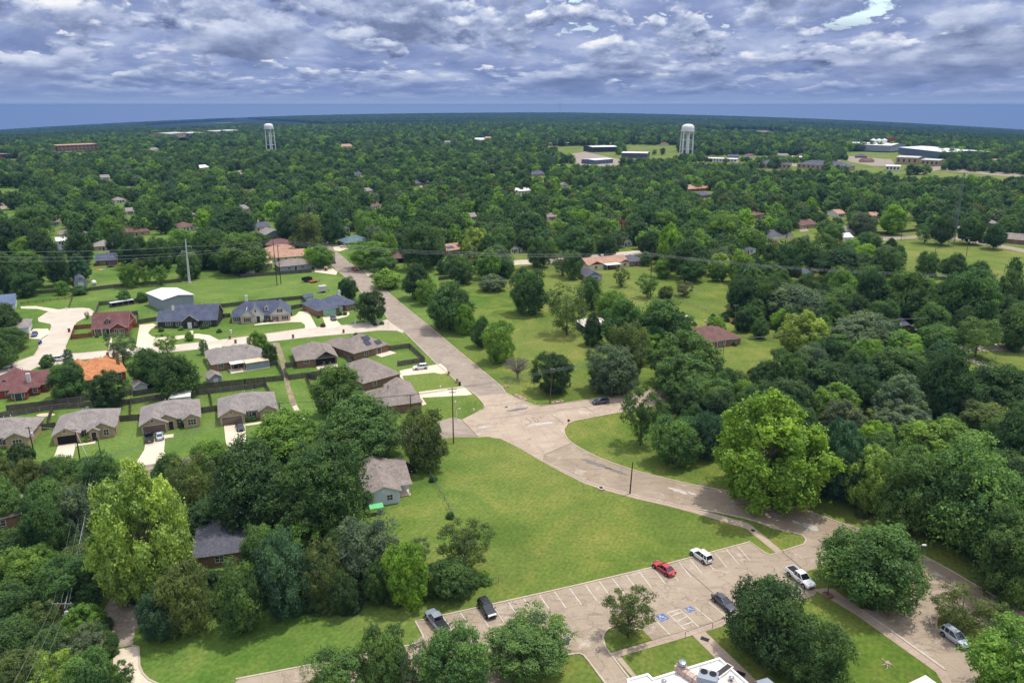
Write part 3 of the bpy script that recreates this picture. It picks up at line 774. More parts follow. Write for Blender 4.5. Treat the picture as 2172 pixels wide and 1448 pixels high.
def build_species():
    for k, (sp_name, kw) in enumerate(SPECIES.items()):
        CROWN[sp_name] = []
        for s in range(3 if sp_name in ('oak', 'pecan', 'clump', 'tall') else 2):
            q, t = crown_mesh('crown', 11 * k + s * 101 + 3, **kw)
            CROWN[sp_name].append(quads_to_mesh('crown_' + sp_name, q, t, M['leaf']))
    # limbs: in unit space too, x,y radius about 1, z from -1.35 (ground) to 0.6
    for k, (nm, spread_, n) in enumerate([('forked', 0.55, 7), ('single', 0.35, 5), ('many', 0.8, 12)]):
        rr = random.Random(50 + k); mb = MB()
        z0 = -1.0
        base = [(0, 0, 0.0), (rr.uniform(-.02, .02), rr.uniform(-.02, .02), 0.28), (rr.uniform(-.05, .05), rr.uniform(-.05, .05), 0.50)]
        mb.path(base + [(base[-1][0] * 1.5, base[-1][1] * 1.5, 0.8)], [0.050, 0.036, 0.030, 0.010], 7)
        for i in range(n):
            a = 2 * math.pi * i / n + rr.uniform(-.3, .3); zz = rr.uniform(0.24, 0.5); L = spread_ * rr.uniform(0.7, 1.2)
            p0 = Vector((0, 0, zz)); p1 = p0 + Vector((math.cos(a) * L * .5, math.sin(a) * L * .5, 0.14)); p2 = p0 + Vector((math.cos(a) * L, math.sin(a) * L, rr.uniform(0.22, 0.36)))
            mb.path([p0, p1, p2], [0.022, 0.014, 0.004], 5)
        me = bpy.data.meshes.new('trunk_' + nm); me.from_pydata(mb.v, [], mb.f); me.materials.append(M['bark']); me.update()
        TRUNK[nm] = me
    # a leafless branching crown for the dead trees
    rr = random.Random(91); mb = MB()
    def twig(p, d, L, r, dep):
        q = p + d * L
        mb.path([p, (p + q) / 2 + Vector((rr.uniform(-1, 1), rr.uniform(-1, 1), rr.uniform(-1, 1))) * L * .08, q], [r, r * .8, r * .55], 3)
        if dep == 0: return
        for _ in range(3 if dep > 2 else 5):
            e = (d + Vector((rr.uniform(-1, 1), rr.uniform(-1, 1), rr.uniform(-.5, .7))) * 0.9).normalized()
            twig(q, e, L * rr.uniform(.5, .8), max(r * .55, .005), dep - 1)
    for i in range(11):
        a = i * 0.6; twig(Vector((0, 0, -0.9)), Vector((math.cos(a) * .6, math.sin(a) * .6, 0.7)).normalized(), 0.5, 0.035, 4)
    me = bpy.data.meshes.new('crown_twigs'); me.from_pydata(mb.v, [], mb.f); me.materials.append(M['bark_grey']); me.update()
    CROWN['twigs'] = [me]

HUE = {  # foliage colours by the words used in the labels
    'dark green': (0.058, 0.112, 0.040), 'deep green': (0.082, 0.155, 0.046), 'mid green': (0.112, 0.198, 0.056), 'fresh green': (0.158, 0.275, 0.052),
    'bright green': (0.190, 0.335, 0.044), 'yellow green': (0.270, 0.380, 0.085), 'grey green': (0.128, 0.178, 0.100), 'olive green': (0.132, 0.178, 0.056),
    'blue green': (0.072, 0.145, 0.074), 'brown green': (0.15, 0.15, 0.08), 'dull red': (0.18, 0.09, 0.07), 'bare grey': (0.3, 0.28, 0.26),
}
TREES = []        # records of every tree that becomes an object
def place_from_box(x0, y0, x1, y1, gap):
    """where a crown that fills this outline stands, its radius, half height and clear stem"""
    cx, cy = (x0 + x1) / 2, (y0 + y1) / 2
    by = y1
    for _ in range(12):
        b = G(cx, by); dep = PX(b)[2]; s = F / dep
        al = math.atan2(CAMH, math.hypot(b.x, b.y))
        rad = (x1 - x0) / 2 / s
        h2 = (y1 - y0) / 2 / s
        q = max(h2 ** 2 - (rad * math.sin(al)) ** 2, (0.5 * rad * math.cos(al)) ** 2)
        rz = min(math.sqrt(q) / math.cos(al), 1.5 * rad)
        zc = rz * (1 + gap)
        by = min(cy + zc * s * math.cos(al), 1900)
    return G(cx, by), rad, rz, zc

def make_tree(pos, rad, rz, zc, species, hue, name='tree', trunk='forked', seed=0, parts=True, label=None, cat='tree', group=None, jit=0.12):
    rr = random.Random(seed * 7919 + int(pos[0] * 13) + int(pos[1] * 7))
    me = CROWN[species][rr.randrange(len(CROWN[species]))]
    h = HUE[hue]; j = 1 + rr.uniform(-jit, jit); jr = 1 + rr.uniform(-jit, jit) * .6
    col = (h[0] * j * jr, h[1] * j, h[2] * j, 1)
    rot = rr.uniform(0, 6.28)
    root = empty(name, (pos[0], pos[1], 0), 0, label, cat, group)
    cr = bpy.data.objects.new('crown', me); cr.location = (0, 0, zc); cr.scale = (rad, rad, rz); cr.rotation_euler = (0, 0, rot); cr.color = col
    link(cr, root)
    if parts:
        tk = bpy.data.objects.new('trunk', TRUNK[trunk]); H = zc + rz * .55
        tk.scale = (max(rad * .9, H * .35), max(rad * .9, H * .35), H * 1.15); tk.rotation_euler = (0, 0, rot)
        link(tk, root)
    return root
build_species()
# ------------------------------------------------------------------ trees seen one by one: outline of the crown, species, hue, clear stem, label
T = []
def t(x0, y0, x1, y1, sp_, hue, gap=0.15, label=None, trunk='forked', name=None): T.append((x0, y0, x1, y1, sp_, hue, gap, label, trunk, name))
H_ = dict(d='dark green', p='deep green', m='mid green', f='fresh green', b='bright green', y='yellow green', g='grey green', o='olive green', u='blue green', n='brown green')
S_ = dict(o='oak', p='pecan', c='clump', v='open', t='tall', b='ball', e='cedar', i='pine', s='bush')
def rows(txt, gap=0.15):
    for ln in txt.strip().splitlines():
        w = ln.split()
        if len(w) < 5: continue
        a = [float(q) for q in w[:4]]
        t(*a, S_[w[4][0]], H_[w[4][1]], float(w[5]) if len(w) > 5 else gap)
# woods of the lower left corner
rows('''
-20 976 50 1052 oo
40 974 100 1052 oo
86 974 124 1036 eg
112 968 184 1042 pm
182 966 264 1064 pp
65 1015 142 1092 pm
128 1010 204 1078 po
128 1035 220 1152 og
52 1062 146 1192 pp
-50 1128 62 1214 op
45 1110 114 1182 po
-25 1168 92 1264 pf
140 1150 226 1224 oo
95 1180 232 1292 pp
-30 1240 82 1332 pp
75 1268 142 1332 vo
142 1276 228 1354 cf
-35 1310 82 1404 pp
70 1328 162 1404 op
130 1328 224 1404 vg
-10 1380 104 1480 oo
86 1378 184 1490 vy
146 1388 252 1500 pm
236 1388 292 1490 vp
''', 0.08)
t(221, 994, 416, 1282, 'clump', 'yellow green', 0.10, 'tall bright yellow green tree beside the narrow lane, largest of the lower corner')
rows('''
362 968 470 1088 vo
458 944 640 1125 od
560 1000 702 1135 op
398 1056 520 1128 od
512 1118 594 1235 pm
574 1092 680 1170 vf
548 1140 668 1302 pu
638 1130 732 1308 vo
714 1108 844 1240 pg
770 1188 828 1292 pp
868 1142 914 1196 vg
910 1184 1008 1268 pp
302 1248 378 1362 ou
350 1196 452 1350 po
462 1200 564 1344 pm
500 1228 566 1338 vm
600 1220 650 1316 vd
700 1220 760 1300 od
''', 0.12)
t(523, 872, 690, 985, 'clump', 'fresh green', 0.12, 'wide fresh green tree in front of the short drain slab')
t(618, 950, 786, 1122, 'pecan', 'deep green', 0.12, 'broad deep green tree against the blind side of the white sided house')
t(820, 1158, 910, 1284, 'pecan', 'bright green', 0.15, 'bright green tree in the fence row above the lower lawn')
t(926, 1102, 1046, 1218, 'open', 'olive green', 0.15, 'loose olive tree at the end of the fence row by the big lawn')
t(682, 844, 864, 974, 'oak', 'deep green', 0.10, 'huge dense dark oak right behind the white sided house')
t(856, 872, 948, 990, 'pecan', 'olive green', 0.12, 'olive green tree over the black car beside the white sided house')
t(667, 776, 774, 882, 'oak', 'mid green', 0.12, 'big round tree in the fenced yard in front of the grey brown roofs')
t(284, 740, 366, 816, 'oak', 'deep green', 0.10, 'deep green tree hiding the end of the orange roofed house')
t(336, 752, 424, 842, 'oak', 'deep green', 0.10, 'big deep green tree right against the long double fence')
t(111, 770, 190, 842, 'pecan', 'deep green', 0.12, 'dark tree between the dark red roofed house and the orange roofed house')
t(193, 790, 269, 864, 'ball', 'dark green', 0.12, 'round dark tree in front of the orange roofed house')
rows('''
-25 646 48 704 od
-18 694 60 742 op
-32 722 38 780 op
559 730 590 770 bd
331 706 380 748 vf .3
424 716 444 754 tg
393 704 412 721 sf
137 737 158 774 tg
87 752 116 777 sp
181 661 191 676 vp
250 616 280 642 op
291 619 315 640 om
317 621 332 638 om
256 561 298 604 pf .3
298 566 325 602 vf .3
326 564 359 600 vf .3
28 580 86 626 pp
119 596 148 624 pf
154 606 188 624 sp
720 590 762 632 pd
853 563 914 628 od .2
882 594 926 642 pf .2
996 674 1043 733 op .12
''')
t(529, 702, 572, 747, 'tall', 'fresh green', 0.1, 'fresh green pointed tree at the top of the bare earth drain')
t(232, 706, 294, 768, 'open', 'grey green', 0.3, 'thin half bare tree in front of the brick house with dormer')
t(758, 618, 820, 680, 'ball', 'dark green', 0.22, 'neat round dark tree on the corner lawn by the straight street')
t(904, 606, 1004, 694, 'oak', 'deep green', 0.18, 'largest deep green tree on the open meadow beside the straight street')
t(964, 648, 1007, 707, 'tall', 'bright green', 0.12, 'small bright green tree in front of the large meadow tree')
t(1024, 684, 1091, 766, 'pecan', 'fresh green', 0.10, 'fresh green tree on the meadow beside the bare grey tree')
t(1066, 742, 1130, 800, 'twigs', 'bare grey', 0.2, 'leafless grey tree on the meadow lawn', 'many')
t(1128, 751, 1216, 830, 'ball', 'dark green', 0.10, 'clipped round dark tree behind the brown pole at the crossing')
t(1238, 737, 1352, 832, 'ball', 'grey green', 0.10, 'wide greyish round tree beside the clipped round one')
t(1082, 573, 1162, 660, 'pecan', 'deep green', 0.15, 'tall deep green tree standing alone on the upper meadow')
t(1156, 605, 1248, 700, 'open', 'olive green', 0.25, 'loose olive tree with a bare pale trunk on the meadow', 'single')
t(1234, 662, 1278, 735, 'cedar', 'dark green', 0.05, 'pointed very dark cedar in front of the white roofed shed')
rows('''
1260 618 1330 668 of
1226 590 1276 652 pp
1274 638 1370 735 op
1340 640 1462 742 op
1290 690 1372 802 po
1336 710 1412 768 vf
1394 704 1532 815 cm
1384 752 1516 850 cm
1378 884 1480 978 pm .2
1462 880 1530 968 pu
1480 830 1560 905 pd
1440 800 1540 880 pm
1714 893 1824 1058 cu
1854 962 1988 1120 pm
1712 813 1818 892 cf
1738 848 1828 924 cg
1816 892 1900 954 cb
1838 794 1958 892 cg
1856 858 1972 928 cg
1958 798 2072 894 od
2040 778 2168 874 od
2020 853 2132 934 po
2098 868 2205 995 od
1620 744 1702 824 pp
1680 733 1757 802 pg
1690 768 1818 854 od
1600 800 1720 880 od
1560 812 1650 880 pp
1820 736 1962 824 op
1944 743 2058 884 od
2046 772 2168 864 op
1710 703 1810 758 vp
1760 666 1892 738 og
1854 698 1948 750 cf
1938 688 2030 744 pm
2024 676 2112 746 vm .4
2106 653 2192 738 op
1804 578 1872 668 pd .3
1858 578 1964 678 op .2
1984 573 2107 688 op .2
1630 606 1744 684 og
1740 610 1827 674 pm
1606 588 1662 638 od
2104 578 2163 664 op
1540 590 1600 660 pd .3
1600 600 1650 665 pp .3
1720 720 1790 790 pd
1786 800 1850 870 pd
1890 820 1960 880 pd
1640 860 1730 940 pd
1800 930 1870 990 cd
2060 960 2180 1060 od
1960 920 2040 980 pp
''', 0.12)
t(1314, 823, 1402, 934, 'open', 'deep green', 0.25, 'airy deep green tree on the verge where the woods begin')
t(1500, 840, 1750, 1070, 'clump', 'bright green', 0.06, 'huge bright green tree at the edge of the woods by the curving road')
t(1784, 950, 1894, 1082, 'clump', 'yellow green', 0.06, 'yellow green tree in the wood edge, lighter than all beside it')
t(1914, 888, 2090, 1000, 'clump', 'fresh green', 0.08, 'wide fresh green crown in the woods above the curving road')
t(1942, 946, 2168, 1170, 'oak', 'mid green', 0.06, 'largest mid green tree in the woods by the curving road')
t(2056, 1090, 2235, 1275, 'pecan', 'mid green', 0.06, 'mid green tree overhanging the curving road near the frame edge')
t(1648, 662, 1752, 748, 'clump', 'yellow green', 0.1, 'yellow green tree beside the power lines near the brown ranch house')
t(1733, 1106, 1946, 1278, 'oak', 'mid green', 0.14, 'wide leafy shade tree between the two parking lots')
t(1974, 1244, 2090, 1334, 'open', 'olive green', 0.3, 'sparse crape myrtle on the island of the drop-off lot', 'many')
t(2084, 1280, 2150, 1334, 'open', 'olive green', 0.3, 'smaller sparse crape myrtle behind the silver car', 'many')
t(2046, 1322, 2290, 1540, 'pecan', 'fresh green', 0.10, 'leafy tree in front of the silver car at the bottom corner')
t(1277, 1248, 1386, 1352, 'open', 'olive green', 0.3, 'small olive tree on the grass island in the parking lot', 'single')
t(1534, 1230, 1702, 1402, 'oak', 'dark green', 0.10, 'big dense dark tree in front of the white pickup')
t(1652, 1322, 1790, 1470, 'pecan', 'deep green', 0.10, 'deep green tree in front of the big dense dark tree', 'many')
t(1030, 1304, 1210, 1440, 'pecan', 'mid green', 0.16, 'broad branching tree at the entrance of the parking lot', 'many')
t(888, 1333, 1040, 1480, 'pecan', 'mid green', 0.14, 'tree directly in front of the grey pickup')
t(656, 1384, 786, 1510, 'pecan', 'mid green', 0.14, 'tree in front of the pale lower drive, lowest of the bottom row')
t(768, 1340, 874, 1480, 'pecan', 'mid green', 0.14, 'tree on the pale lower drive, tallest of the bottom row')
t(846, 1364, 926, 1490, 'open', 'grey green', 0.14, 'thin grey green tree between the leafy trees of the bottom row')
# the middle distance
rows('''
211 459 263 508 of
40 529 90 558 of
144 494 200 564 pd
172 518 200 558 tf
-12 468 66 538 od
62 488 123 550 od
105 534 151 602 od
30 546 101 605 pp
-16 542 41 618 od
231 494 286 548 od
258 500 321 564 pd
312 510 367 574 pp
30 444 109 497 op
361 487 416 534 of
414 494 471 563 pp
467 500 572 575 om
464 552 491 577 sp
374 537 429 588 pp
619 460 683 535 po .2
654 524 710 565 of .2
447 444 542 500 od
589 445 642 508 od
674 448 724 514 od
413 447 448 484 pb
534 494 574 522 op
752 449 810 504 vf .3
741 513 832 566 pf .25
789 547 846 582 pm
857 479 942 563 pp .2
834 494 853 512 eb .05
907 454 968 500 op .3
967 464 1011 495 of
981 486 1041 548 cy
804 486 840 515 od
946 547 1011 598 pp
715 483 743 512 pd
999 487 1043 542 cy
1029 480 1096 533 pm
1084 456 1163 515 od
1159 469 1206 510 pf
1177 485 1263 552 op
1204 446 1259 493 pb
1246 465 1299 518 om
1017 526 1091 578 og
1119 504 1173 563 pp
1171 533 1213 582 vg
1194 534 1236 588 pm
1016 584 1076 614 sg
1289 488 1332 523 vg
1334 440 1401 498 od
1377 451 1441 500 pf
1349 494 1401 538 od
1357 534 1385 562 op
1439 470 1493 513 om
1492 454 1575 512 pf
1409 506 1493 580 id .25
1499 538 1553 582 cy
1567 487 1623 529 of
1591 508 1656 584 id .2
1349 581 1399 626 vm .3
1299 570 1335 606 vo
1395 607 1429 630 so
1429 596 1471 627 vn
1864 438 1921 492 ob .2
1801 453 1857 496 og
1811 494 1869 531 op
1796 519 1861 558 ob
1741 473 1789 510 pm
1640 520 1702 590 id .2
1729 528 1842 594 od
1939 474 1981 511 vp .3
1971 459 2019 513 od .25
2027 463 2083 512 op .25
2084 477 2129 522 od .3
2114 459 2161 495 om
1941 536 1986 588 pp
1989 539 2046 588 op
2044 554 2096 595 op
''')
t(787, 572, 856, 611, 'bush', 'fresh green', 0.02, 'wide fresh green shrub mass where the drive meets the straight street')
t(1389, 480, 1449, 565, 'clump', 'bright green', 0.15, 'tall bright green tree behind the dark gabled house and the tall brown pole')
t(846, 438, 872, 496, 'pine', 'dark green', 0.5, 'tall pine with a long bare trunk behind the red gabled shed', 'single')
t(876, 446, 902, 490, 'pine', 'dark green', 0.5, 'second tall pine beside the tallest pine behind the red gabled shed', 'single')
t(1874, 506, 1903, 534, 'cedar', 'dark green', 0.03, 'small dark conical tree at the corner of the mast field')
t(2133, 545, 2163, 592, 'tall', 'deep green', 0.15, 'narrow deep green tree standing in the mast field')
t(1298, 466, 1330, 500, 'pecan', 'dull red', 0.15, 'dull red leaved tree in the town canopy')

# ------------------------------------------------------------------ houses glimpsed between the trees
HS = [  # label, a, b, depth, roof kind, roof, wall
    ('dark hip roofed house beside the red gabled house', (1330, 566), (1368, 563), 12, 'hip', 'shingle_char', 'brick_brown'),
    ('maroon roofed house at the back of the tan roofed row', (566, 530), (621, 527), 12, 'hip', 'shingle_red', 'brick_brown'),
    ('tan roofed house second from the back of its row', (566, 544), (629, 540), 12, 'hip', 'shingle_tan', 'brick_brown'),
    ('tan gabled house behind the grey roof with the fence', (566, 558), (649, 553), 13, 'gx', 'shingle_tan', 'cream_wall'),
    ('long grey brown house right behind the board fence', (594, 577), (661, 570), 11, 'hip', 'shingle_taupe', 'siding_grey'),
    ('house with a pale blue gable under dark trees', (562, 509), (604, 505), 16, 'gy', 'shingle_grey', 'brick_brown'),
    ('grey roofed house with a white chimney behind the blue gable', (524, 493), (574, 489), 12, 'gx', 'shingle_char', 'cream_wall'),
    ('teal hip roofed house beside the straight street', (735, 525), (789, 519), 13, 'hip', 'shingle_teal', 'brick_brown'),
    ('slate roofed house with a white gable beyond the teal roof', (730, 493), (757, 489), 13, 'gx', 'shingle_char', 'white_wall'),
    ('brown roofed carport house behind the power lines', (835, 559), (869, 556), 10, 'hip', 'shingle_brown', 'brick_brown'),
    ('tan roofed brick house behind the meadow with a skylight sheet', (941, 543), (985, 537), 12, 'gx', 'shingle_tan', 'brick_brown'),
    ('narrow slate gable beside the second slate gable by the lawn', (1083, 538), (1100, 536), 10, 'gy', 'shingle_char', 'white_wall'),
    ('white gabled house with a slate roof on the far lawn', (1103, 535), (1130, 532), 11, 'gx', 'shingle_char', 'white_wall'),
    ('grey house with a white gable on the cross street', (1313, 524), (1341, 521), 11, 'gy', 'shingle_grey', 'white_wall'),
    ('grey hip roofed house with a white garage and a red car', (1626, 511), (1682, 506), 13, 'hip', 'shingle_char', 'cream_wall'),
    ('brown gabled house among the pines', (1696, 486), (1730, 483), 12, 'gx', 'shingle_brown', 'brick_tan'),
    ('tan garage house at the end of the long board fence', (1778, 501), (1814, 498), 10, 'gx', 'shingle_taupe', 'cream_wall'),
    ('small brown roof among the trees beyond the pines', (1596, 464), (1621, 462), 12, 'hip', 'shingle_brown', 'brick_red'),
    ('long brown roofed house beside the mast field road', (2120, 514), (2235, 526), 13, 'gx', 'shingle_taupe', 'brick_brown'),
    ('grey roof peeping from the trees beyond the mast field road', (2096, 482), (2120, 483), 12, 'hip', 'shingle_grey', 'brick_brown'),
    ('brown hip roofed house by the pale lawn and far lane', (262, 503), (319, 498), 13, 'hip', 'shingle_brown', 'brick_tan'),
    ('grey brown roofed house with a red brick chimney', (128, 507), (187, 502), 13, 'hip', 'shingle_taupe', 'cream_wall'),
    ('small navy hip roof between dark trees', (121, 541), (148, 538), 10, 'hip', 'shingle_slate', 'dark_wall'),
    ('grey gabled house beside a red board fence', (200, 533), (241, 530), 13, 'hip', 'shingle_grey', 'brick_tan'),
    ('dark roofed house with a small white chimney', (205, 564), (249, 561), 12, 'gx', 'shingle_slate', 'brick_brown'),
    ('brown roofed house with a white wall in the dark trees', (381, 491), (417, 487), 12, 'hip', 'shingle_brown', 'white_wall'),
    ('small grey roof glimpsed above the bright green tree', (407, 463), (423, 461), 11, 'hip', 'shingle_grey', 'white_wall'),
    ('grey roof beside the far winding lane', (513, 452), (531, 449), 12, 'gx', 'shingle_grey', 'white_wall'),
    ('pale roof in the canopy towards the red brick block', (244, 432), (269, 430), 12, 'hip', 'shingle_taupe', 'white_wall'),
    ('small white house in the canopy near the pale roof', (216, 382), (234, 381), 12, 'gx', 'shingle_grey', 'white_wall'),
    ('white roofed house alone in the middle of the canopy', (422, 361), (444, 359), 14, 'gx', 'metal_white', 'white_wall'),
    ('grey roof far off between the brick block and the farther tower', (317, 322), (339, 320), 16, 'gx', 'shingle_grey', 'white_wall'),
    ('blue grey roofed house left of the far winding street', (750, 375), (768, 373), 13, 'gx', 'shingle_slate', 'white_wall'),
    ('slate roofed house at the bend of the far winding street', (883, 395), (912, 391), 13, 'gx', 'shingle_slate', 'brick_brown'),
    ('long grey roof left of the far winding street', (772, 412), (792, 410), 11, 'gx', 'shingle_grey', 'white_wall'),
    ('small brown house below the far winding street', (790, 445), (808, 442), 11, 'gx', 'shingle_brown', 'white_wall'),
    ('long slate roof in front of the steel sheds', (1128, 375), (1155, 373), 14, 'gx', 'shingle_slate', 'brick_tan'),
    ('pale roof by the pale town clearing', (1093, 412), (1125, 410), 12, 'gx', 'metal_white', 'white_wall'),
    ('tan roofed house with a brick gable before the nearer tower', (1460, 407), (1508, 404), 15, 'gx', 'shingle_tan', 'brick_red'),
    ('slate roof beside the tan roof with a brick gable', (1487, 421), (1510, 419), 12, 'hip', 'shingle_slate', 'brick_brown'),
    ('navy round roofed house among the dark pines', (1572, 540), (1602, 538), 11, 'hip', 'shingle_slate', 'white_wall'),
    ('grey roof deep in the trees above the ranch lawn', (1654, 618), (1674, 616), 10, 'hip', 'shingle_grey', 'brick_brown'),
    ('slate roof under the lines among the dark trees', (1700, 592), (1725, 590), 11, 'hip', 'shingle_slate', 'brick_brown'),
    ('small white roof just below the tan garage house', (1787, 513), (1808, 512), 9, 'gx', 'metal_white', 'white_wall'),
    ('pale roof behind the grey green tree beyond the tan garage', (1776, 461), (1792, 460), 11, 'gx', 'shingle_tan', 'white_wall'),
    ('tan roof beside the domed bright tree', (1846, 466), (1866, 465), 10, 'gx', 'shingle_tan', 'white_wall'),
    ('pink brick house behind the oaks of the mast field', (1921, 469), (1937, 468), 10, 'gx', 'shingle_tan', 'brick_pink'),
    ('grey roof left of the dark oak in the middle canopy', (999, 468), (1012, 467), 10, 'gx', 'shingle_grey', 'white_wall'),
    ('pale house at the small clearing beyond the cross street', (1161, 468), (1181, 467), 10, 'gx', 'shingle_taupe', 'cream_wall'),
    ('pale roof behind the dark trees of the left canopy', (107, 480), (129, 478), 12, 'gx', 'shingle_taupe', 'white_wall'),
    ('white sheet roof beside the small navy hip roof', (122, 521), (144, 519), 8, 'gx', 'metal_white', 'white_wall'),
    ('pale wall glimpsed left of the narrow far lane', (269, 456), (284, 455), 10, 'gx', 'shingle_grey', 'cream_wall'),
    ('white roof on the skyline side of the middle canopy', (1006, 299), (1027, 299), 20, 'gx', 'metal_white', 'white_wall'),
    ('tan block on the skyline side of the middle canopy', (1029, 296), (1043, 296), 20, 'gx', 'shingle_tan', 'brick_tan'),
    ('cream building in the canopy right of the farther tower', (722, 314), (748, 313), 20, 'gx', 'shingle_tan', 'cream_wall'),
    ('white gabled house in the canopy before the steel sheds', (1190, 398), (1205, 397), 10, 'gy', 'shingle_grey', 'white_wall'),
    ('grey roof in the canopy between the two towers', (942, 305), (956, 305), 18, 'gx', 'shingle_grey', 'white_wall'),
    ('white roof low in the canopy left of the steel pylon', (95, 556), (109, 555), 9, 'gx', 'metal_white', 'white_wall'),
]
# ------------------------------------------------------------------ where nothing leafy may stand in front: things seen between the trees
KEEP = [(413, 1132, 512, 1196), (0, 1040, 70, 1118), (760, 965, 882, 1078), (1640, 1205, 1735, 1262), (2000, 1335, 2050, 1380), (280, 1235, 300, 1300), (564, 288, 588, 318), (1441, 288, 1470, 326), (1180, 312, 1312, 350), (1316, 309, 1440, 330), (1163, 300, 1220, 312), (1775, 312, 2002, 342), (1800, 330, 1912, 362), (1900, 352, 2172, 374), (1468, 327, 1580, 346), (1606, 342, 1745, 360), (1500, 312, 1700, 332), (1673, 330, 1728, 347),
        (122, 304, 210, 322), (0, 326, 36, 338), (484, 346, 512, 366), (514, 380, 542, 406), (262, 348, 280, 398), (0, 400, 42, 446), (1455, 268, 1475, 300), (1240, 320, 1420, 336), (1690, 470, 1716, 492),
        (165, 585, 345, 612), (430, 556, 560, 600), (690, 510, 745, 560), (330, 486, 362, 498), (1225, 532, 1385, 552), (1100, 543, 1230, 556), (1262, 582, 1345, 640), (1330, 600, 1500, 660), (1075, 535, 1122, 550),
        (1868, 498, 2172, 590), (1850, 500, 1950, 512), (1965, 505, 2080, 540), (1452, 690, 1660, 762), (1500, 640, 1660, 720), (2015, 735, 2172, 830), (1830, 480, 1945, 500), (1608, 500, 1640, 516),
        (1860, 330, 1960, 346), (380, 290, 400, 300), (1770, 330, 1790, 352)]
for _h in HS:
    _d = PX(G(*_h[1]))[2]; _t = 6.0 * F / _d
    KEEP.append((min(_h[1][0], _h[2][0]) + 1, min(_h[1][1], _h[2][1]) - _t, max(_h[1][0], _h[2][0]) - 1, max(_h[1][1], _h[2][1]) - 1))
WOODS = [[(1450, 750), (1560, 640), (1640, 590), (1780, 600), (1960, 600), (2120, 640), (2172, 690), (2172, 720), (2040, 735), (2030, 800), (2172, 850), (2260, 1000), (2260, 1290), (2150, 1240), (1960, 1150), (1760, 1075), (1620, 1040), (1500, 965), (1400, 900), (1400, 830)],
         [(-60, 990), (240, 985), (225, 1150), (210, 1300), (225, 1400), (240, 1500), (-120, 1500)],
         [(300, 1340), (240, 1200), (330, 1010), (500, 985), (660, 975), (760, 1110), (800, 1200), (1000, 1225), (990, 1255), (700, 1300)]]
def inpoly(p, poly):
    x, y = p; c = False; j = len(poly) - 1
    for i in range(len(poly)):
        a, b = poly[i], poly[j]
        if (a[1] > y) != (b[1] > y) and x < (b[0] - a[0]) * (y - a[1]) / (b[1] - a[1]) + a[0]: c = not c
        j = i
    return c
FIELDS = [  # open ground in the survey grid: lawns, streets, farmland
    [(-60, 640), (40, 622), (160, 602), (300, 585), (400, 575), (560, 590), (690, 572), (670, 500), (700, 500), (780, 560), (900, 590), (1100, 600), (1250, 590), (1420, 600), (1520, 660), (1640, 640), (1660, 760), (1400, 860), (1340, 890), (1500, 1000), (1700, 1075), (2172, 1330), (2172, 1500), (-60, 1500)],
    [(1850, 505), (1930, 497), (2060, 500), (2172, 528), (2260, 545), (2260, 640), (2172, 600), (2090, 575), (1940, 560), (1880, 530)],
    [(300, 266), (520, 252), (700, 262), (690, 268), (520, 266), (330, 278)],
    [(1315, 308), (1440, 308), (1440, 328), (1330, 330)], [(1490, 276), (1620, 272), (1690, 284), (1690, 292), (1600, 288), (1490, 283)],
    [(1830, 352), (2180, 372), (2180, 384), (1840, 364)], [(1180, 312), (1300, 308), (1320, 350), (1230, 352), (1180, 330)], [(1790, 322), (1990, 322), (2000, 366), (1800, 362)],
    [(1880, 296), (1920, 290), (2010, 300), (2000, 306)], [(0, 402), (42, 400), (46, 430), (0, 446)],
]
def town_edge(x):
    e = [(-200, 326), (0, 318), (300, 288), (600, 268), (1086, 260), (1500, 268), (1800, 282), (2000, 296), (2172, 318), (2400, 330)]
    for (a, b), (c, d) in zip(e, e[1:]):
        if a <= x <= c: return b + (d - b) * (x - a) / (c - a)
    return 300
def blocked(px, py): return any(inpoly((px, py), f) for f in FIELDS)

def crown_px(pos, rad, rz, zc):
    a = PX((pos[0], pos[1], zc + pos[2])); s = F / a[2]
    return a[0] - rad * s, a[1] - rz * s, a[0] + rad * s, a[1] + rz * s

def hides(pos, rad, rz, zc, shrink=0.78):
    x0, y0, x1, y1 = crown_px(pos, rad * shrink, rz * shrink, zc)
    by = PX(pos)[1]
    for k in KEEP:
        if by > k[3] - 1 and x1 > k[0] and x0 < k[2] and y1 > k[1] and y0 < k[3]: return True
    return False

FAR_KW = {'oak': dict(lobes=34, per=70, leaf=0.085, shape='dome', lob_r=0.28), 'pecan': dict(lobes=32, per=70, leaf=0.085, shape='round', lob_r=0.28, gaps=0.06),
          'tall': dict(lobes=32, per=70, leaf=0.085, shape='tall', lob_r=0.27), 'clump': dict(lobes=44, per=49, leaf=0.085, shape='dome', lob_r=0.22)}
def build_far_crowns():
    for k, (nm, kw) in enumerate(FAR_KW.items()):
        CROWN['far_' + nm] = []
        for s in range(2):
            q, tn = crown_mesh('c', 700 + 31 * k + s, **kw)
            CROWN['far_' + nm].append(quads_to_mesh('crown_far_' + nm, q, tn, M['leaf']))

HUE_W = [('dark green', 38), ('deep green', 27), ('mid green', 14), ('fresh green', 12), ('bright green', 4), ('grey green', 5), ('olive green', 4), ('blue green', 4)]
def pick_hue(r):
    x = r.uniform(0, sum(w for _, w in HUE_W))
    for n, w in HUE_W:
        x -= w
        if x <= 0: return n
    return 'deep green'

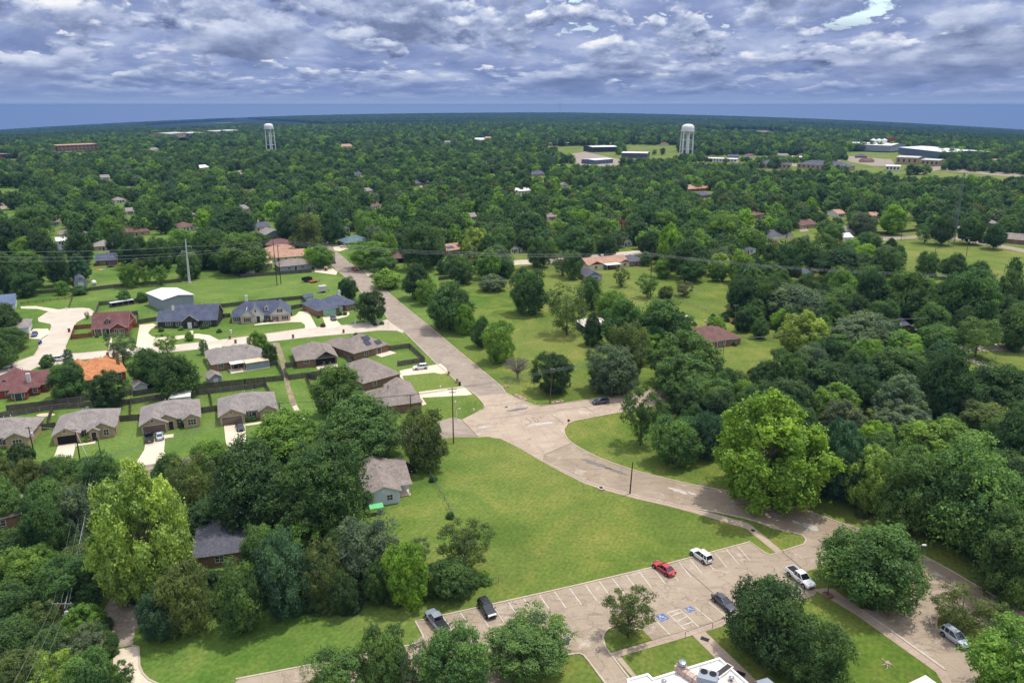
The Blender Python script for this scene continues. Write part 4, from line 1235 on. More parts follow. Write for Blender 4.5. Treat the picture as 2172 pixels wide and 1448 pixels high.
RECS = []   # (pos, rad, rz, zc, species, hue, trunk, name, label)
def gather():
    for (x0, y0, x1, y1, s, h, gap, lb, tr, nm) in T:
        pos, rad, rz, zc = place_from_box(x0, y0, x1, y1, gap)
        RECS.append([pos, rad, rz, zc, s, h, tr, nm or 'tree', lb, ((x0 + x1) / 2, (y0 + y1) / 2)])
    taken = {}
    def near(x, y, d):
        cx, cy = int(x // 12), int(y // 12)
        for i in range(cx - 1, cx + 2):
            for j in range(cy - 1, cy + 2):
                for (a, b, r) in taken.get((i, j), ()):
                    if (a - x) ** 2 + (b - y) ** 2 < (d + r) ** 2 * 0.42: return True
        return False
    def take(x, y, r): taken.setdefault((int(x // 12), int(y // 12)), []).append((x, y, r))
    for r in RECS: take(r[0].x, r[0].y, r[1])
    r = random.Random(5)
    fill, y = [], 120.0
    while y < 3400:
        st = 8.6 if y < 900 else 9.2 if y < 1500 else 12.0
        half = y * 0.74 + 30
        x = -half
        while x < half:
            px_, py_ = x + r.uniform(-.45, .45) * st, y + r.uniform(-.45, .45) * st
            x += st
            z = terrain_z(px_, py_)
            q = PX((px_, py_, z))
            if q[0] < -90 or q[0] > 2262: continue
            d = math.hypot(px_, py_)
            inw = any(inpoly(q[:2], w) for w in WOODS)
            if not inw and (q[1] > 600 or blocked(q[0], q[1])): continue
            # thinner canopy where yards and streets lie, clearings further out
            g = math.sin(px_ * .013 + 1.7) * math.sin(py_ * .009 + .6) + .5 * math.sin(px_ * .031 + py_ * .023)
            if not inw and r.random() < (0.20 if g < 0.45 else 0.60): continue
            rad = r.uniform(3.6, 6.6) * (1.0 if d < 1500 else 1.35); rz = rad * r.uniform(0.8, 1.15)
            if inw and d < 300: rad *= 0.75; rz *= 0.75
            zc = rz * 1.15
            if near(px_, py_, rad * .8): continue
            if hides((px_, py_, z), rad, rz, zc): continue
            sp_ = r.choice(['oak', 'oak', 'pecan', 'tall', 'clump'])
            fill.append([Vector((px_, py_, z)), rad, rz, zc, sp_, (pick_hue(r) if q[1] > town_edge(q[0]) + r.uniform(-5, 5) else r.choice(['dark green', 'dark green', 'deep green'])), 'forked', 'tree', None, PX((px_, py_, z + zc))[:2]])
            take(px_, py_, rad * .8)
        y += st
    # largest in the picture first
    fill.sort(key=lambda q: -q[1] / PX(q[0])[2])
    n_ind = max(0, 298 - len(RECS))
    vis = [q for q in fill if -20 < q[9][0] < 2190 and q[9][1] < 1460 and not any(inpoly(PX(q[0])[:2], w) for w in WOODS)]
    for q in vis[:n_ind]:
        RECS.append(q)
    chosen = set(id(q) for q in vis[:n_ind])
    rest = [q for q in fill if id(q) not in chosen]
    return rest

LAND = [((573, 300), 'the farther water tower'), ((1455, 300), 'the nearer water tower'), ((396, 560), 'the steel power pylon'), ((2022, 480), 'the lattice mast'), ((600, 540), 'the tan roofed houses'), ((560, 480), 'the house with a blue gable'),
        ((760, 508), 'the teal hip roof'), ((837, 518), 'the red gabled shed'), ((960, 505), 'the metal carport roof'), ((1285, 555), 'the red gabled house'), ((1343, 545), 'the dark hip roof'), ((1385, 560), 'the tall brown power pole'),
        ((1648, 498), 'the grey roof with a red car'), ((1715, 475), 'the brown gabled house'), ((1794, 490), 'the tan garage'), ((230, 540), 'the dark roof with a white chimney'), ((150, 495), 'the house with a brick chimney'), ((285, 490), 'the brown hip roof by the lawn'),
        ((172, 597), 'the grey barn shed'), ((1515, 715), 'the brown ranch house'), ((1900, 690), 'the slate roofed house'), ((1990, 675), 'the maroon roofed house'), ((1985, 612), 'the house with a carport'), ((1620, 1000), 'the huge bright green tree'),
        ((1700, 1140), 'the traffic island'), ((2100, 780), 'the rail fenced lane'), ((460, 1165), 'the dark roof in the trees'), ((820, 1020), 'the white sided house'), ((130, 1290), 'the leaning power pole'), ((192, 985), 'the pole with a transformer'), ((30, 1090), 'the tan roof at the frame edge'),
        ((318, 1130), 'the tall yellow green tree'), ((300, 530), 'the pale lawn by the far lane'), ((1010, 440), 'the pale town clearing'), ((1250, 330), 'the long steel sheds'), ((900, 400), 'the far winding street'), ((165, 312), 'the red brick block'), ((1900, 335), 'the long white warehouse'),
        ((1660, 350), 'the slate roofed apartments'), ((240, 690), 'the brick house with dormer'), ((55, 810), 'the dark red roof'), ((213, 780), 'the orange roof'), ((405, 672), 'the dark farmhouse'), ((515, 765), 'the house with patio covers'), ((55, 690), 'the grey hip roof by the dead end'), ((1265, 682), 'the white roofed shed'), ((1250, 582), 'the small blue gabled house'), ((2030, 1360), 'the silver car')]
ORD = ['', 'second nearest', 'third nearest', 'fourth nearest', 'fifth nearest', 'sixth nearest', 'seventh nearest', 'eighth nearest', 'ninth nearest', 'tenth nearest', 'eleventh nearest', 'twelfth nearest']
def auto_labels():
    words_ = {'oak': 'broad', 'pecan': 'leafy', 'clump': 'billowy', 'open': 'airy', 'tall': 'tall', 'ball': 'round', 'cedar': 'conical', 'pine': 'slender', 'bush': 'bushy'}
    grp = {}
    for k, r in enumerate(RECS):
        if r[8]: continue
        q = r[9]
        best = min(LAND, key=lambda L: math.hypot(L[0][0] - q[0], (L[0][1] - q[1]) * 1.3))
        dx, dy = q[0] - best[0][0], q[1] - best[0][1]
        rel = ('left of' if dx < 0 else 'right of') if abs(dx) > 1.1 * abs(dy) else ('beyond' if dy < 0 else 'in front of')
        grp.setdefault((r[5], words_[r[4]], rel, best[1]), []).append((math.hypot(dx, dy), k))
    for (hue, w, rel, land), lst in grp.items():
        lst.sort()
        for i, (_, k) in enumerate(lst):
            o = 'nearest' if i == 0 and len(lst) > 1 else ORD[i]
            RECS[k][8] = f"{o} {hue} {w} tree {rel} {land}".strip()

def plant():
    rest = gather()
    auto_labels()
    build_far_crowns()
    for k, r in enumerate(RECS):
        pos, rad, rz, zc, s, h, tr, nm, lb, q = r
        px_w = rad * F / PX(pos)[2]
        sp_ = s
        if px_w < 20 and 'far_' + s in CROWN: sp_ = 'far_' + s
        zone = 'trees of the town canopy' if q[1] < 620 else 'trees of the woods and yards'
        make_tree(pos, rad, rz, zc, sp_, h, nm, tr, k, parts=px_w > 14 or tr == 'single', label=lb, group=zone)
    return rest
REST = plant()
print('TREES', len(T), len(RECS), len(REST))

# ------------------------------------------------------------------ canopy nobody could count
def scatter(name, pts, protos, label, mat_name='leaf_far'):
    """pts: (x, y, z, sx, sz, rot, kind, (r, g, b)); one object that scatters crowns over its own points"""
    me = bpy.data.meshes.new(name)
    n = len(pts)
    me.vertices.add(n)
    me.vertices.foreach_set('co', np.array([p[:3] for p in pts], np.float32).ravel())
    a = me.attributes.new('scl', 'FLOAT_VECTOR', 'POINT'); a.data.foreach_set('vector', np.array([(p[3], p[3], p[4]) for p in pts], np.float32).ravel())
    a = me.attributes.new('rot', 'FLOAT_VECTOR', 'POINT'); a.data.foreach_set('vector', np.array([(0, 0, p[5]) for p in pts], np.float32).ravel())
    a = me.attributes.new('knd', 'INT', 'POINT'); a.data.foreach_set('value', np.array([p[6] % len(protos) for p in pts], np.int32))
    a = me.attributes.new('hue', 'FLOAT_COLOR', 'POINT'); a.data.foreach_set('color', np.array([(*p[7], 1) for p in pts], np.float32).ravel())
    me.update()
    o = bpy.data.objects.new(name, me); C.objects.link(o)
    ng = bpy.data.node_groups.new(name, 'GeometryNodeTree')
    ng.interface.new_socket('Geometry', in_out='INPUT', socket_type='NodeSocketGeometry')
    ng.interface.new_socket('Geometry', in_out='OUTPUT', socket_type='NodeSocketGeometry')
    N = ng.nodes; L = ng.links.new
    gi = N.new('NodeGroupInput'); go = N.new('NodeGroupOutput')
    gti = N.new('GeometryNodeGeometryToInstance')
    for pr in reversed(protos):
        oi = N.new('GeometryNodeObjectInfo'); oi.transform_space = 'ORIGINAL'; oi.inputs['Object'].default_value = pr; oi.inputs['As Instance'].default_value = False
        sm = N.new('GeometryNodeSetMaterial'); sm.inputs['Material'].default_value = M[mat_name]
        L(oi.outputs['Geometry'], sm.inputs['Geometry']); L(sm.outputs['Geometry'], gti.inputs['Geometry'])
    iop = N.new('GeometryNodeInstanceOnPoints'); iop.inputs['Pick Instance'].default_value = True
    L(gi.outputs[0], iop.inputs['Points']); L(gti.outputs[0], iop.inputs['Instance'])
    def attr(nm, ty, dst):
        na = N.new('GeometryNodeInputNamedAttribute'); na.data_type = ty; na.inputs['Name'].default_value = nm
        out = [s for s in na.outputs if s.name == 'Attribute' and s.enabled][0]
        L(out, dst)
    attr('scl', 'FLOAT_VECTOR', iop.inputs['Scale']); attr('knd', 'INT', iop.inputs['Instance Index'])
    e2r = N.new('FunctionNodeEulerToRotation'); attr('rot', 'FLOAT_VECTOR', e2r.inputs[0]); L(e2r.outputs[0], iop.inputs['Rotation'])
    L(iop.outputs[0], go.inputs[0])
    md = o.modifiers.new('scatter', 'NODES'); md.node_group = ng
    return tag(o, label, kind='stuff')

def far_woods():
    protos = []
    for nm in ('far_oak', 'far_pecan', 'far_tall', 'far_clump'):
        for me in CROWN[nm]:
            for o in C.objects:
                if o.type == 'MESH' and o.data == me and o.parent is not None: protos.append(o); break
    r = random.Random(17)
    pts, near_pts = [], []
    for q in REST:
        h = HUE[q[5]]; j = r.uniform(.85, 1.15)
        rec = (q[0].x, q[0].y, q[0].z + q[3], q[1], q[2], r.uniform(0, 6.3), r.randrange(99), tuple(c * j for c in h))
        (near_pts if math.hypot(q[0].x, q[0].y) < 380 else pts).append(rec)
    # distant belts of woodland, in clumps with pastures between
    y = 3400.0
    while y < 9000:
        st = 26 if y < 5000 else 46
        half = y * .76
        x = -half
        while x < half:
            a, b = x + r.uniform(-.5, .5) * st, y + r.uniform(-.5, .5) * st
            x += st
            g = math.sin(a * .0019 + 2 + math.sin(b * .0011) * 2) * math.sin(b * .0023 + 1) + .6 * math.sin(a * .0007 - b * .0013)
            z = terrain_z(a, b); q = PX((a, b, z))
            if q[0] < -60 or q[0] > 2232 or blocked(q[0], q[1]): continue
            if g > 0.72 and r.random() < .93: continue
            s = st * r.uniform(.32, .55)
            pts.append((a, b, z + s * .3, s, min(s * .6, 11), r.uniform(0, 6.3), r.randrange(99), tuple(c * r.uniform(.8, 1.15) for c in HUE[r.choice(['dark green', 'dark green', 'dark green', 'deep green', 'blue green'])])))
        y += st
    print('PTS', len(pts), len(near_pts), len(protos))
    scatter('far_woodland_canopy', pts, protos, 'unbroken green canopy of the town and the woods running to the skyline')
    # low growth under the near woods
    pr2 = []
    for nm in ('oak', 'pecan', 'clump'):
        for o in C.objects:
            if o.type == 'MESH' and o.data == CROWN[nm][0] and o.parent is not None: pr2.append(o); break
    for w in WOODS:
        xs = [p[0] for p in w]; ys = [p[1] for p in w]
        n = 0
        while n < 330:
            a, b = r.uniform(min(xs), max(xs)), r.uniform(min(ys), max(ys))
            if not inpoly((a, b), w): n += .2; continue
            n += 1
            p = G(a, b); s = r.uniform(1.1, 2.3)
            if hides(p, s, s, s * .7): continue
            near_pts.append((p.x, p.y, s * .45, s, s * .7, r.uniform(0, 6.3), r.randrange(99), tuple(c * r.uniform(.8, 1.1) for c in HUE[r.choice(['dark green', 'deep green', 'deep green', 'mid green', 'olive green'])])))
    scatter('undergrowth', near_pts, pr2, 'dense leafy undergrowth filling the woods between the trees')
far_woods()
# ------------------------------------------------------------------ house materials
mat('shingle_grey', A(150, 142, 138), A(134, 126, 122), 0.5, 0.9, fine=2.2)
mat('shingle_taupe', A(148, 136, 128), A(130, 118, 112), 0.5, 0.9, fine=2.2)
mat('shingle_slate', A(92, 98, 118), A(76, 82, 102), 0.5, 0.9, fine=2.2)
mat('shingle_char', A(98, 98, 108), A(84, 84, 94), 0.5, 0.9, fine=2.2)
mat('shingle_red', A(122, 84, 82), A(106, 70, 70), 0.5, 0.9, fine=2.2)
mat('shingle_brown', A(124, 92, 86), A(106, 78, 74), 0.5, 0.9, fine=2.0)
mat('shingle_orange', A(202, 138, 92), A(180, 118, 78), 0.5, 0.9, fine=2.2)
mat('shingle_tan', A(188, 150, 128), A(168, 130, 112), 0.5, 0.9, fine=2.2)
mat('shingle_teal', A(104, 128, 132), A(88, 112, 118), 0.5, 0.9, fine=2.2)
mat('metal_white', A(238, 236, 236), A(224, 224, 226), 0.3, 0.45, fine=0, metal=0.0)
mat('metal_blue', A(96, 112, 140), A(84, 100, 128), 0.3, 0.45)
mat('white_roof', A(236, 230, 224), A(214, 206, 198), 0.35, 0.8, c3=A(190, 178, 168), fine=3)
mat('brick_tan', A(190, 168, 136), A(160, 138, 110), 1.6, 0.9, fine=4, sz=2.5)
mat('brick_brown', A(150, 118, 98), A(120, 92, 78), 1.6, 0.9, fine=4, sz=2.5)
mat('brick_red', A(150, 82, 66), A(124, 64, 54), 1.6, 0.9, fine=4, sz=2.5)
mat('brick_pink', A(206, 184, 172), A(186, 162, 150), 1.6, 0.9, fine=4, sz=2.5)
mat('white_wall', A(226, 224, 218), A(212, 210, 206), 0.6, 0.7)
mat('siding_white', A(208, 214, 222), A(196, 202, 212), 0.3, 0.7)
mat('siding_grey', A(150, 158, 170), A(140, 148, 160), 0.4, 0.6)
mat('dark_wall', A(66, 64, 66), A(54, 52, 54), 0.6, 0.7, fine=3)
mat('red_wall', A(150, 56, 50), A(128, 46, 42), 0.6, 0.7)
mat('blue_wall', A(112, 140, 190), A(100, 128, 176), 0.6, 0.7)
mat('cream_wall', A(220, 208, 184), A(206, 194, 170), 0.6, 0.7)
mat('trim', A(220, 214, 206), A(204, 198, 190), 0.6, 0.6)
mat('trim_dark', A(84, 80, 80), A(70, 66, 66), 0.6, 0.6)
mat('garage_brown', A(124, 104, 92), A(112, 92, 82), 0.4, 0.6)
mat('garage_mint', A(166, 206, 196), A(152, 194, 184), 0.4, 0.6)
mat('garage_white', A(226, 224, 220), A(212, 210, 206), 0.4, 0.6)
mat('door_dark', A(58, 50, 50), A(48, 42, 42), 1, 0.5)
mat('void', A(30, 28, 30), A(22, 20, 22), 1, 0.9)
mat('glass', A(52, 64, 78), A(40, 50, 62), 0.8, 0.12, spec=0.7)
mat('solar', A(42, 46, 72), A(34, 38, 60), 0.5, 0.15, spec=0.7)
mat('tan_sheet', A(226, 204, 170), A(210, 188, 154), 0.5, 0.6)
mat('screen', A(150, 162, 176), A(136, 148, 162), 0.5, 0.3)
mat('metal', A(176, 178, 182), A(158, 160, 164), 0.6, 0.35, metal=0.7)
mat('metal_pale', A(206, 206, 206), A(190, 190, 192), 0.6, 0.5)
mat('wood_grey', A(100, 92, 86), A(78, 72, 68), 0.9, 0.9, fine=3.5)
mat('wood_red', A(148, 92, 66), A(126, 76, 56), 0.9, 0.9, fine=3.5)
mat('wood_yellow', A(214, 170, 92), A(196, 150, 78), 0.9, 0.9, fine=3.5)
mat('wood_rail', A(150, 142, 132), A(128, 120, 112), 0.9, 0.9)
mat('wood_pole', A(106, 86, 70), A(84, 68, 56), 0.5, 0.9, fine=2)
mat('wood_pole_dark', A(70, 58, 50), A(56, 48, 42), 0.5, 0.9, fine=2)
mat('black', A(34, 34, 36), A(26, 26, 28), 1, 0.6)
mat('shutter_black', A(40, 42, 48), A(34, 36, 40), 1, 0.6)
mat('wire', A(190, 192, 190), A(170, 172, 172), 1, 0.5)
mat('wire_dark', A(120, 124, 122), A(100, 104, 104), 1, 0.5)
mat('tower_white', A(236, 236, 240), A(222, 222, 228), 0.05, 0.5)
mat('plastic_white', A(235, 235, 235), A(222, 222, 222), 1, 0.5)
mat('plastic_blue', A(40, 70, 170), A(34, 60, 150), 1, 0.5)
mat('green_metal', A(110, 200, 130), A(96, 184, 118), 0.8, 0.5)
mat('galv', A(128, 134, 140), A(110, 116, 122), 0.6, 0.5, metal=0.4)

def frame_of(a, b):
    """origin, angle and length of a front that runs from survey point a to b"""
    A_, B_ = G(*a), G(*b)
    d = B_ - A_
    return A_, math.atan2(d.y, d.x), d.length

def roof_block(roof, walls, kind, x0, y0, x1, y1, ze, pitch, ov=0.45, wall_from=0.0, base_z=0.0, gable_mi=0):
    """adds the roof planes of one block to roof and its walls to walls"""
    t = 0.16
    w, d = x1 - x0, y1 - y0
    if walls is not None: 
        walls.box(x0, y0, wall_from, x1, y1, ze)
    X0, X1, Y0, Y1 = x0 - ov, x1 + ov, y0 - ov, y1 + ov
    zo = ze - ov * pitch + 0.12
    def slab(p):
        k = len(roof.f); roof.slab(p, t)
        for i in range(k, len(roof.f)): roof.m[i] = 0 if i == k else 1
    if kind == 'hip':
        W, D = X1 - X0, Y1 - Y0
        h = min(W, D) / 2 * pitch
        if W >= D:
            a, b = (X0 + D / 2, (Y0 + Y1) / 2, zo + h), (X1 - D / 2, (Y0 + Y1) / 2, zo + h)
            slab([(X0, Y0, zo), (X1, Y0, zo), b, a]); slab([(X1, Y1, zo), (X0, Y1, zo), a, b])
            slab([(X0, Y1, zo), (X0, Y0, zo), a]); slab([(X1, Y0, zo), (X1, Y1, zo), b])
        else:
            a, b = ((X0 + X1) / 2, Y0 + W / 2, zo + h), ((X0 + X1) / 2, Y1 - W / 2, zo + h)
            slab([(X0, Y0, zo), (X1, Y0, zo), a]); slab([(X1, Y1, zo), (X0, Y1, zo), b])
            slab([(X0, Y1, zo), (X0, Y0, zo), a, b]); slab([(X1, Y0, zo), (X1, Y1, zo), b, a])
        return zo + h
    if kind == 'gx':
        h = (Y1 - Y0) / 2 * pitch; ym = (Y0 + Y1) / 2
        slab([(X0, Y0, zo), (X1, Y0, zo), (X1, ym, zo + h), (X0, ym, zo + h)]); slab([(X1, Y1, zo), (X0, Y1, zo), (X0, ym, zo + h), (X1, ym, zo + h)])
        if walls is not None:
            hh = d / 2 * pitch - .06
            for x in (x0, x1): walls.slab([(x, y0, ze), (x, y1, ze), (x, ym, ze + hh)], 0.0) if False else walls.add([(x, y0, ze), (x, y1, ze), (x, ym, ze + hh)], [(0, 1, 2)], gable_mi)
        return zo + h
    if kind == 'gy':
        h = (X1 - X0) / 2 * pitch; xm = (X0 + X1) / 2
        slab([(X0, Y1, zo), (X0, Y0, zo), (xm, Y0, zo + h), (xm, Y1, zo + h)]); slab([(X1, Y0, zo), (X1, Y1, zo), (xm, Y1, zo + h), (xm, Y0, zo + h)])
        if walls is not None:
            hh = w / 2 * pitch - .06
            for y in (y0, y1): walls.add([(x0, y, ze), (x1, y, ze), (xm, y, ze + hh)], [(0, 1, 2)], gable_mi)
        return zo + h
    if kind == 'flat':
        slab([(X0, Y0, ze + .02), (X1, Y0, ze + .02), (X1, Y1, ze + .2), (X0, Y1, ze + .2)])
        return ze
    if kind == 'shed':   # one slope rising to the back
        slab([(X0, Y0, zo), (X1, Y0, zo), (X1, Y1, zo + (Y1 - Y0) * pitch), (X0, Y1, zo + (Y1 - Y0) * pitch)])
        return zo

def add_window(root, face, u, z, w, h, at, panes=2, frame='trim', shutters=False, name='window'):
    """face f: front wall at y=at, centre x=u; r / l: side wall at x=at, centre y=u"""
    def put(mb, u0, u1, z0, z1, d0, d1):
        if face == 'f': mb.box(u0, at - d1, z0, u1, at - d0, z1)
        elif face == 'r': mb.box(at + d0, u0, z0, at + d1, u1, z1)
        else: mb.box(at - d1, u0, z0, at - d0, u1, z1)
    fr = MB(); b = 0.1
    put(fr, u - w/2 - b, u + w/2 + b, z - b, z, -.02, .07); put(fr, u - w/2 - b, u + w/2 + b, z + h, z + h + b, -.02, .07)
    put(fr, u - w/2 - b, u - w/2, z, z + h, -.02, .068); put(fr, u + w/2, u + w/2 + b, z, z + h, -.02, .068)
    for i in range(1, panes): 
        x = u - w/2 + w * i / panes; put(fr, x - .04, x + .04, z, z + h, -.02, .066)
    if h > 1.0: put(fr, u - w/2, u + w/2, z + h * .5 - .03, z + h * .5 + .03, -.02, .064)
    o = fr.build(name, M[frame], root)
    g = MB(); put(g, u - w/2, u + w/2, z, z + h, -.02, .02); g.build('pane', M['glass'], o)
    if shutters:
        for s in (-1, 1):
            m_ = MB(); c = u + s * (w/2 + b + .24); put(m_, c - .2, c + .2, z - .05, z + h + .05, -.02, .05); m_.build('shutter', M['shutter_black'], o)
    return o

def add_door(root, face, u, w, h, at, m='door_dark', name='door', z=0.0, panels=0):
    def put(mb, u0, u1, z0, z1, d0, d1, mi=0):
        if face == 'f': mb.box(u0, at - d1, z0, u1, at - d0, z1, mi)
        elif face == 'r': mb.box(at + d0, u0, z0, at + d1, u1, z1, mi)
        else: mb.box(at - d1, u0, z0, at - d0, u1, z1, mi)
    d = MB(); put(d, u - w/2, u + w/2, z, z + h, -.02, .03)
    for i in range(panels):
        put(d, u - w/2 + .05, u + w/2 - .05, z + h * (i + .08) / panels, z + h * (i + .92) / panels, .03, .055)
    o = d.build(name, M[m], root)
    k = MB(); put(k, u + w/2 - .2, u + w/2 - .1, z + (1.0 if panels == 0 else .3), z + (1.12 if panels == 0 else .4), .03, .1); k.build('handle', M['metal'], o)
    f = MB(); put(f, u - w/2 - .1, u - w/2, z, z + h + .1, -.02, .06); put(f, u + w/2, u + w/2 + .1, z, z + h + .1, -.02, .06); put(f, u - w/2, u + w/2, z + h, z + h + .1, -.02, .058); f.build('door_frame', M['trim'], o)
    return o

def chimney(roofobj, x, y, z0, z1, m='brick_brown', s=0.5, cap=True):
    mb = MB(); mb.box(x - s, y - s * .7, z0, x + s, y + s * .7, z1); o = mb.build('chimney', M[m], roofobj)
    if cap: 
        pass
    return o

def house(name, label, a, b, blocks, wall='brick_tan', roof='shingle_grey', trim='trim', cat='house', group='houses of the neighbourhood', gable=None, feats=(), chims=(), vents=True, porch=()):
    """blocks: (kind, x0, y0, x1, y1, eave, pitch) with x as a share of the front length, y in metres behind the front"""
    o0, ang, L = frame_of(a, b)
    root = empty(name, o0, ang, label, cat, group)
    rm, wm = MB(), MB()
    ridge = 0
    for i, bl in enumerate(blocks):
        k, x0, y0, x1, y1, ze, pi = bl[:7]
        nowall = len(bl) > 7 and bl[7] == 'open'
        e = i * 0.004
        ridge = max(ridge, roof_block(rm, None if nowall else wm, k, x0 * L + e, y0 + e, x1 * L - e, y1 - e, ze + e * 2, pi, 0.45 - e, gable_mi=1 if gable else 0) or 0)
    wm.build('wall', [M[wall], M[gable or wall]], root)
    ro = rm.build('roof', [M[roof], M[trim]], root)
    if vents and ridge:
        rr = random.Random(int(a[0] * 3 + a[1]))
        bl = blocks[0]
        for q in range(3):
            x = (bl[1] + (bl[3] - bl[1]) * rr.uniform(.35, .65)) * L; y = (bl[2] + bl[4]) / 2 + rr.uniform(.6, 1.6)
            v = MB(); v.tube((x, y, ridge - 1.6), (x, y, ridge + .12), .09, n=6); v.build('vent_pipe', M['metal_pale'], ro)
    for c in chims:
        chimney(ro, c[0] * L, c[1], c[2], c[3], c[4] if len(c) > 4 else 'brick_brown', c[5] if len(c) > 5 else .5)
    for f in feats:
        ty = f[0]
        if ty == 'w': add_window(root, f[1], f[2] * L if f[1] == 'f' else f[2], f[3], f[4], f[5], f[6] * L if f[1] != 'f' else f[6], *(f[7:]))
        elif ty == 'd': add_door(root, f[1], f[2] * L if f[1] == 'f' else f[2], f[3], f[4], f[5] * L if f[1] != 'f' else f[5], *(f[6:]))
        elif ty == 'g': add_door(root, 'f', f[1] * L, f[2], 2.25, f[3], f[4], 'garage_door', 0.0, 4)
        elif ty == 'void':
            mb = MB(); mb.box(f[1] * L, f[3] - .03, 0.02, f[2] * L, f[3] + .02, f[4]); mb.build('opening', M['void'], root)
        elif ty == 'post':
            mb = MB(); mb.box(f[1] * L - .09, f[2] - .09, 0, f[1] * L + .09, f[2] + .09, f[3]); mb.build('porch_post', M[f[4] if len(f) > 4 else 'trim'], root)
        elif ty == 'slabfloor':
            mb = MB(); mb.box(f[1] * L, f[2], 0.0, f[3] * L, f[4], 0.09); mb.build('patio_slab', M['drive_concrete'], root)
        elif ty == 'panel':
            mb = MB(); mb.slab([(p[0] * L, p[1], p[2]) for p in f[1]], .06); mb.build('solar_panel', M['solar'], ro)
        elif ty == 'cover':   # flat patio cover on posts: x0,y0,x1,y1,z,material
            mb = MB(); mb.box(f[1] * L, f[2], f[5], f[3] * L, f[4], f[5] + .14); pc = mb.build('patio_cover', M[f[6]], root)
            for xx in (f[1] * L + .12, f[3] * L - .12):
                p = MB(); p.box(xx - .07, f[2] + .06, 0, xx + .07, f[2] + .2, f[5]); p.build('cover_post', M['trim'], pc)
        elif ty == 'box':
            mb = MB(); mb.box(f[1] * L, f[2], f[5], f[3] * L, f[4], f[6]); mb.build(f[8], M[f[7]], root)
        elif ty == 'dormer':  # x, y, z, w
            x, y, z, w = f[1] * L, f[2], f[3], f[4]
            r2, w2 = MB(), MB(); roof_block(r2, w2, 'gy', x - w/2, y, x + w/2, y + 2.6, z + 1.5, 0.9, 0.2, wall_from=z - .4)
            dm = w2.build('dormer', M[f[5]], root); add_window(dm, 'f', x, z + .3, .7, .95, y, 1)
            for ch in KIDS.get(dm.name, []):
                pass
            r2.build('dormer_roof', [M[roof], M[trim]], root)
        elif ty == 'garden':  # clipped shrubs along the foot of the wall
            pass
    return root, L

def simple_house(name, label, a, b, depth, kind, roof, wall, eave=2.7, pitch=0.45, feats=(), chims=(), **kw):
    return house(name, label, a, b, [(kind, 0, 0, 1, depth, eave, pitch)], wall, roof, feats=feats, chims=chims, **kw)

def front_kit(garage='garage_brown', gx=0.21, gw=4.9, door_x=0.5, win=((0.60, 1.6, 2), (0.86, 1.7, 2)), y=(0, 2.0, 0.6)):
    """a garage door, a front door and windows for a street front"""
    f = [('g', gx, gw, y[0], garage), ('d', 'f', door_x, 1.0, 2.1, y[1])]
    for i, (x, w, p) in enumerate(win): f.append(('w', 'f', x, 0.75, w, 1.45, y[1] if i == 0 and len(win) > 1 else y[2], p))
    return f

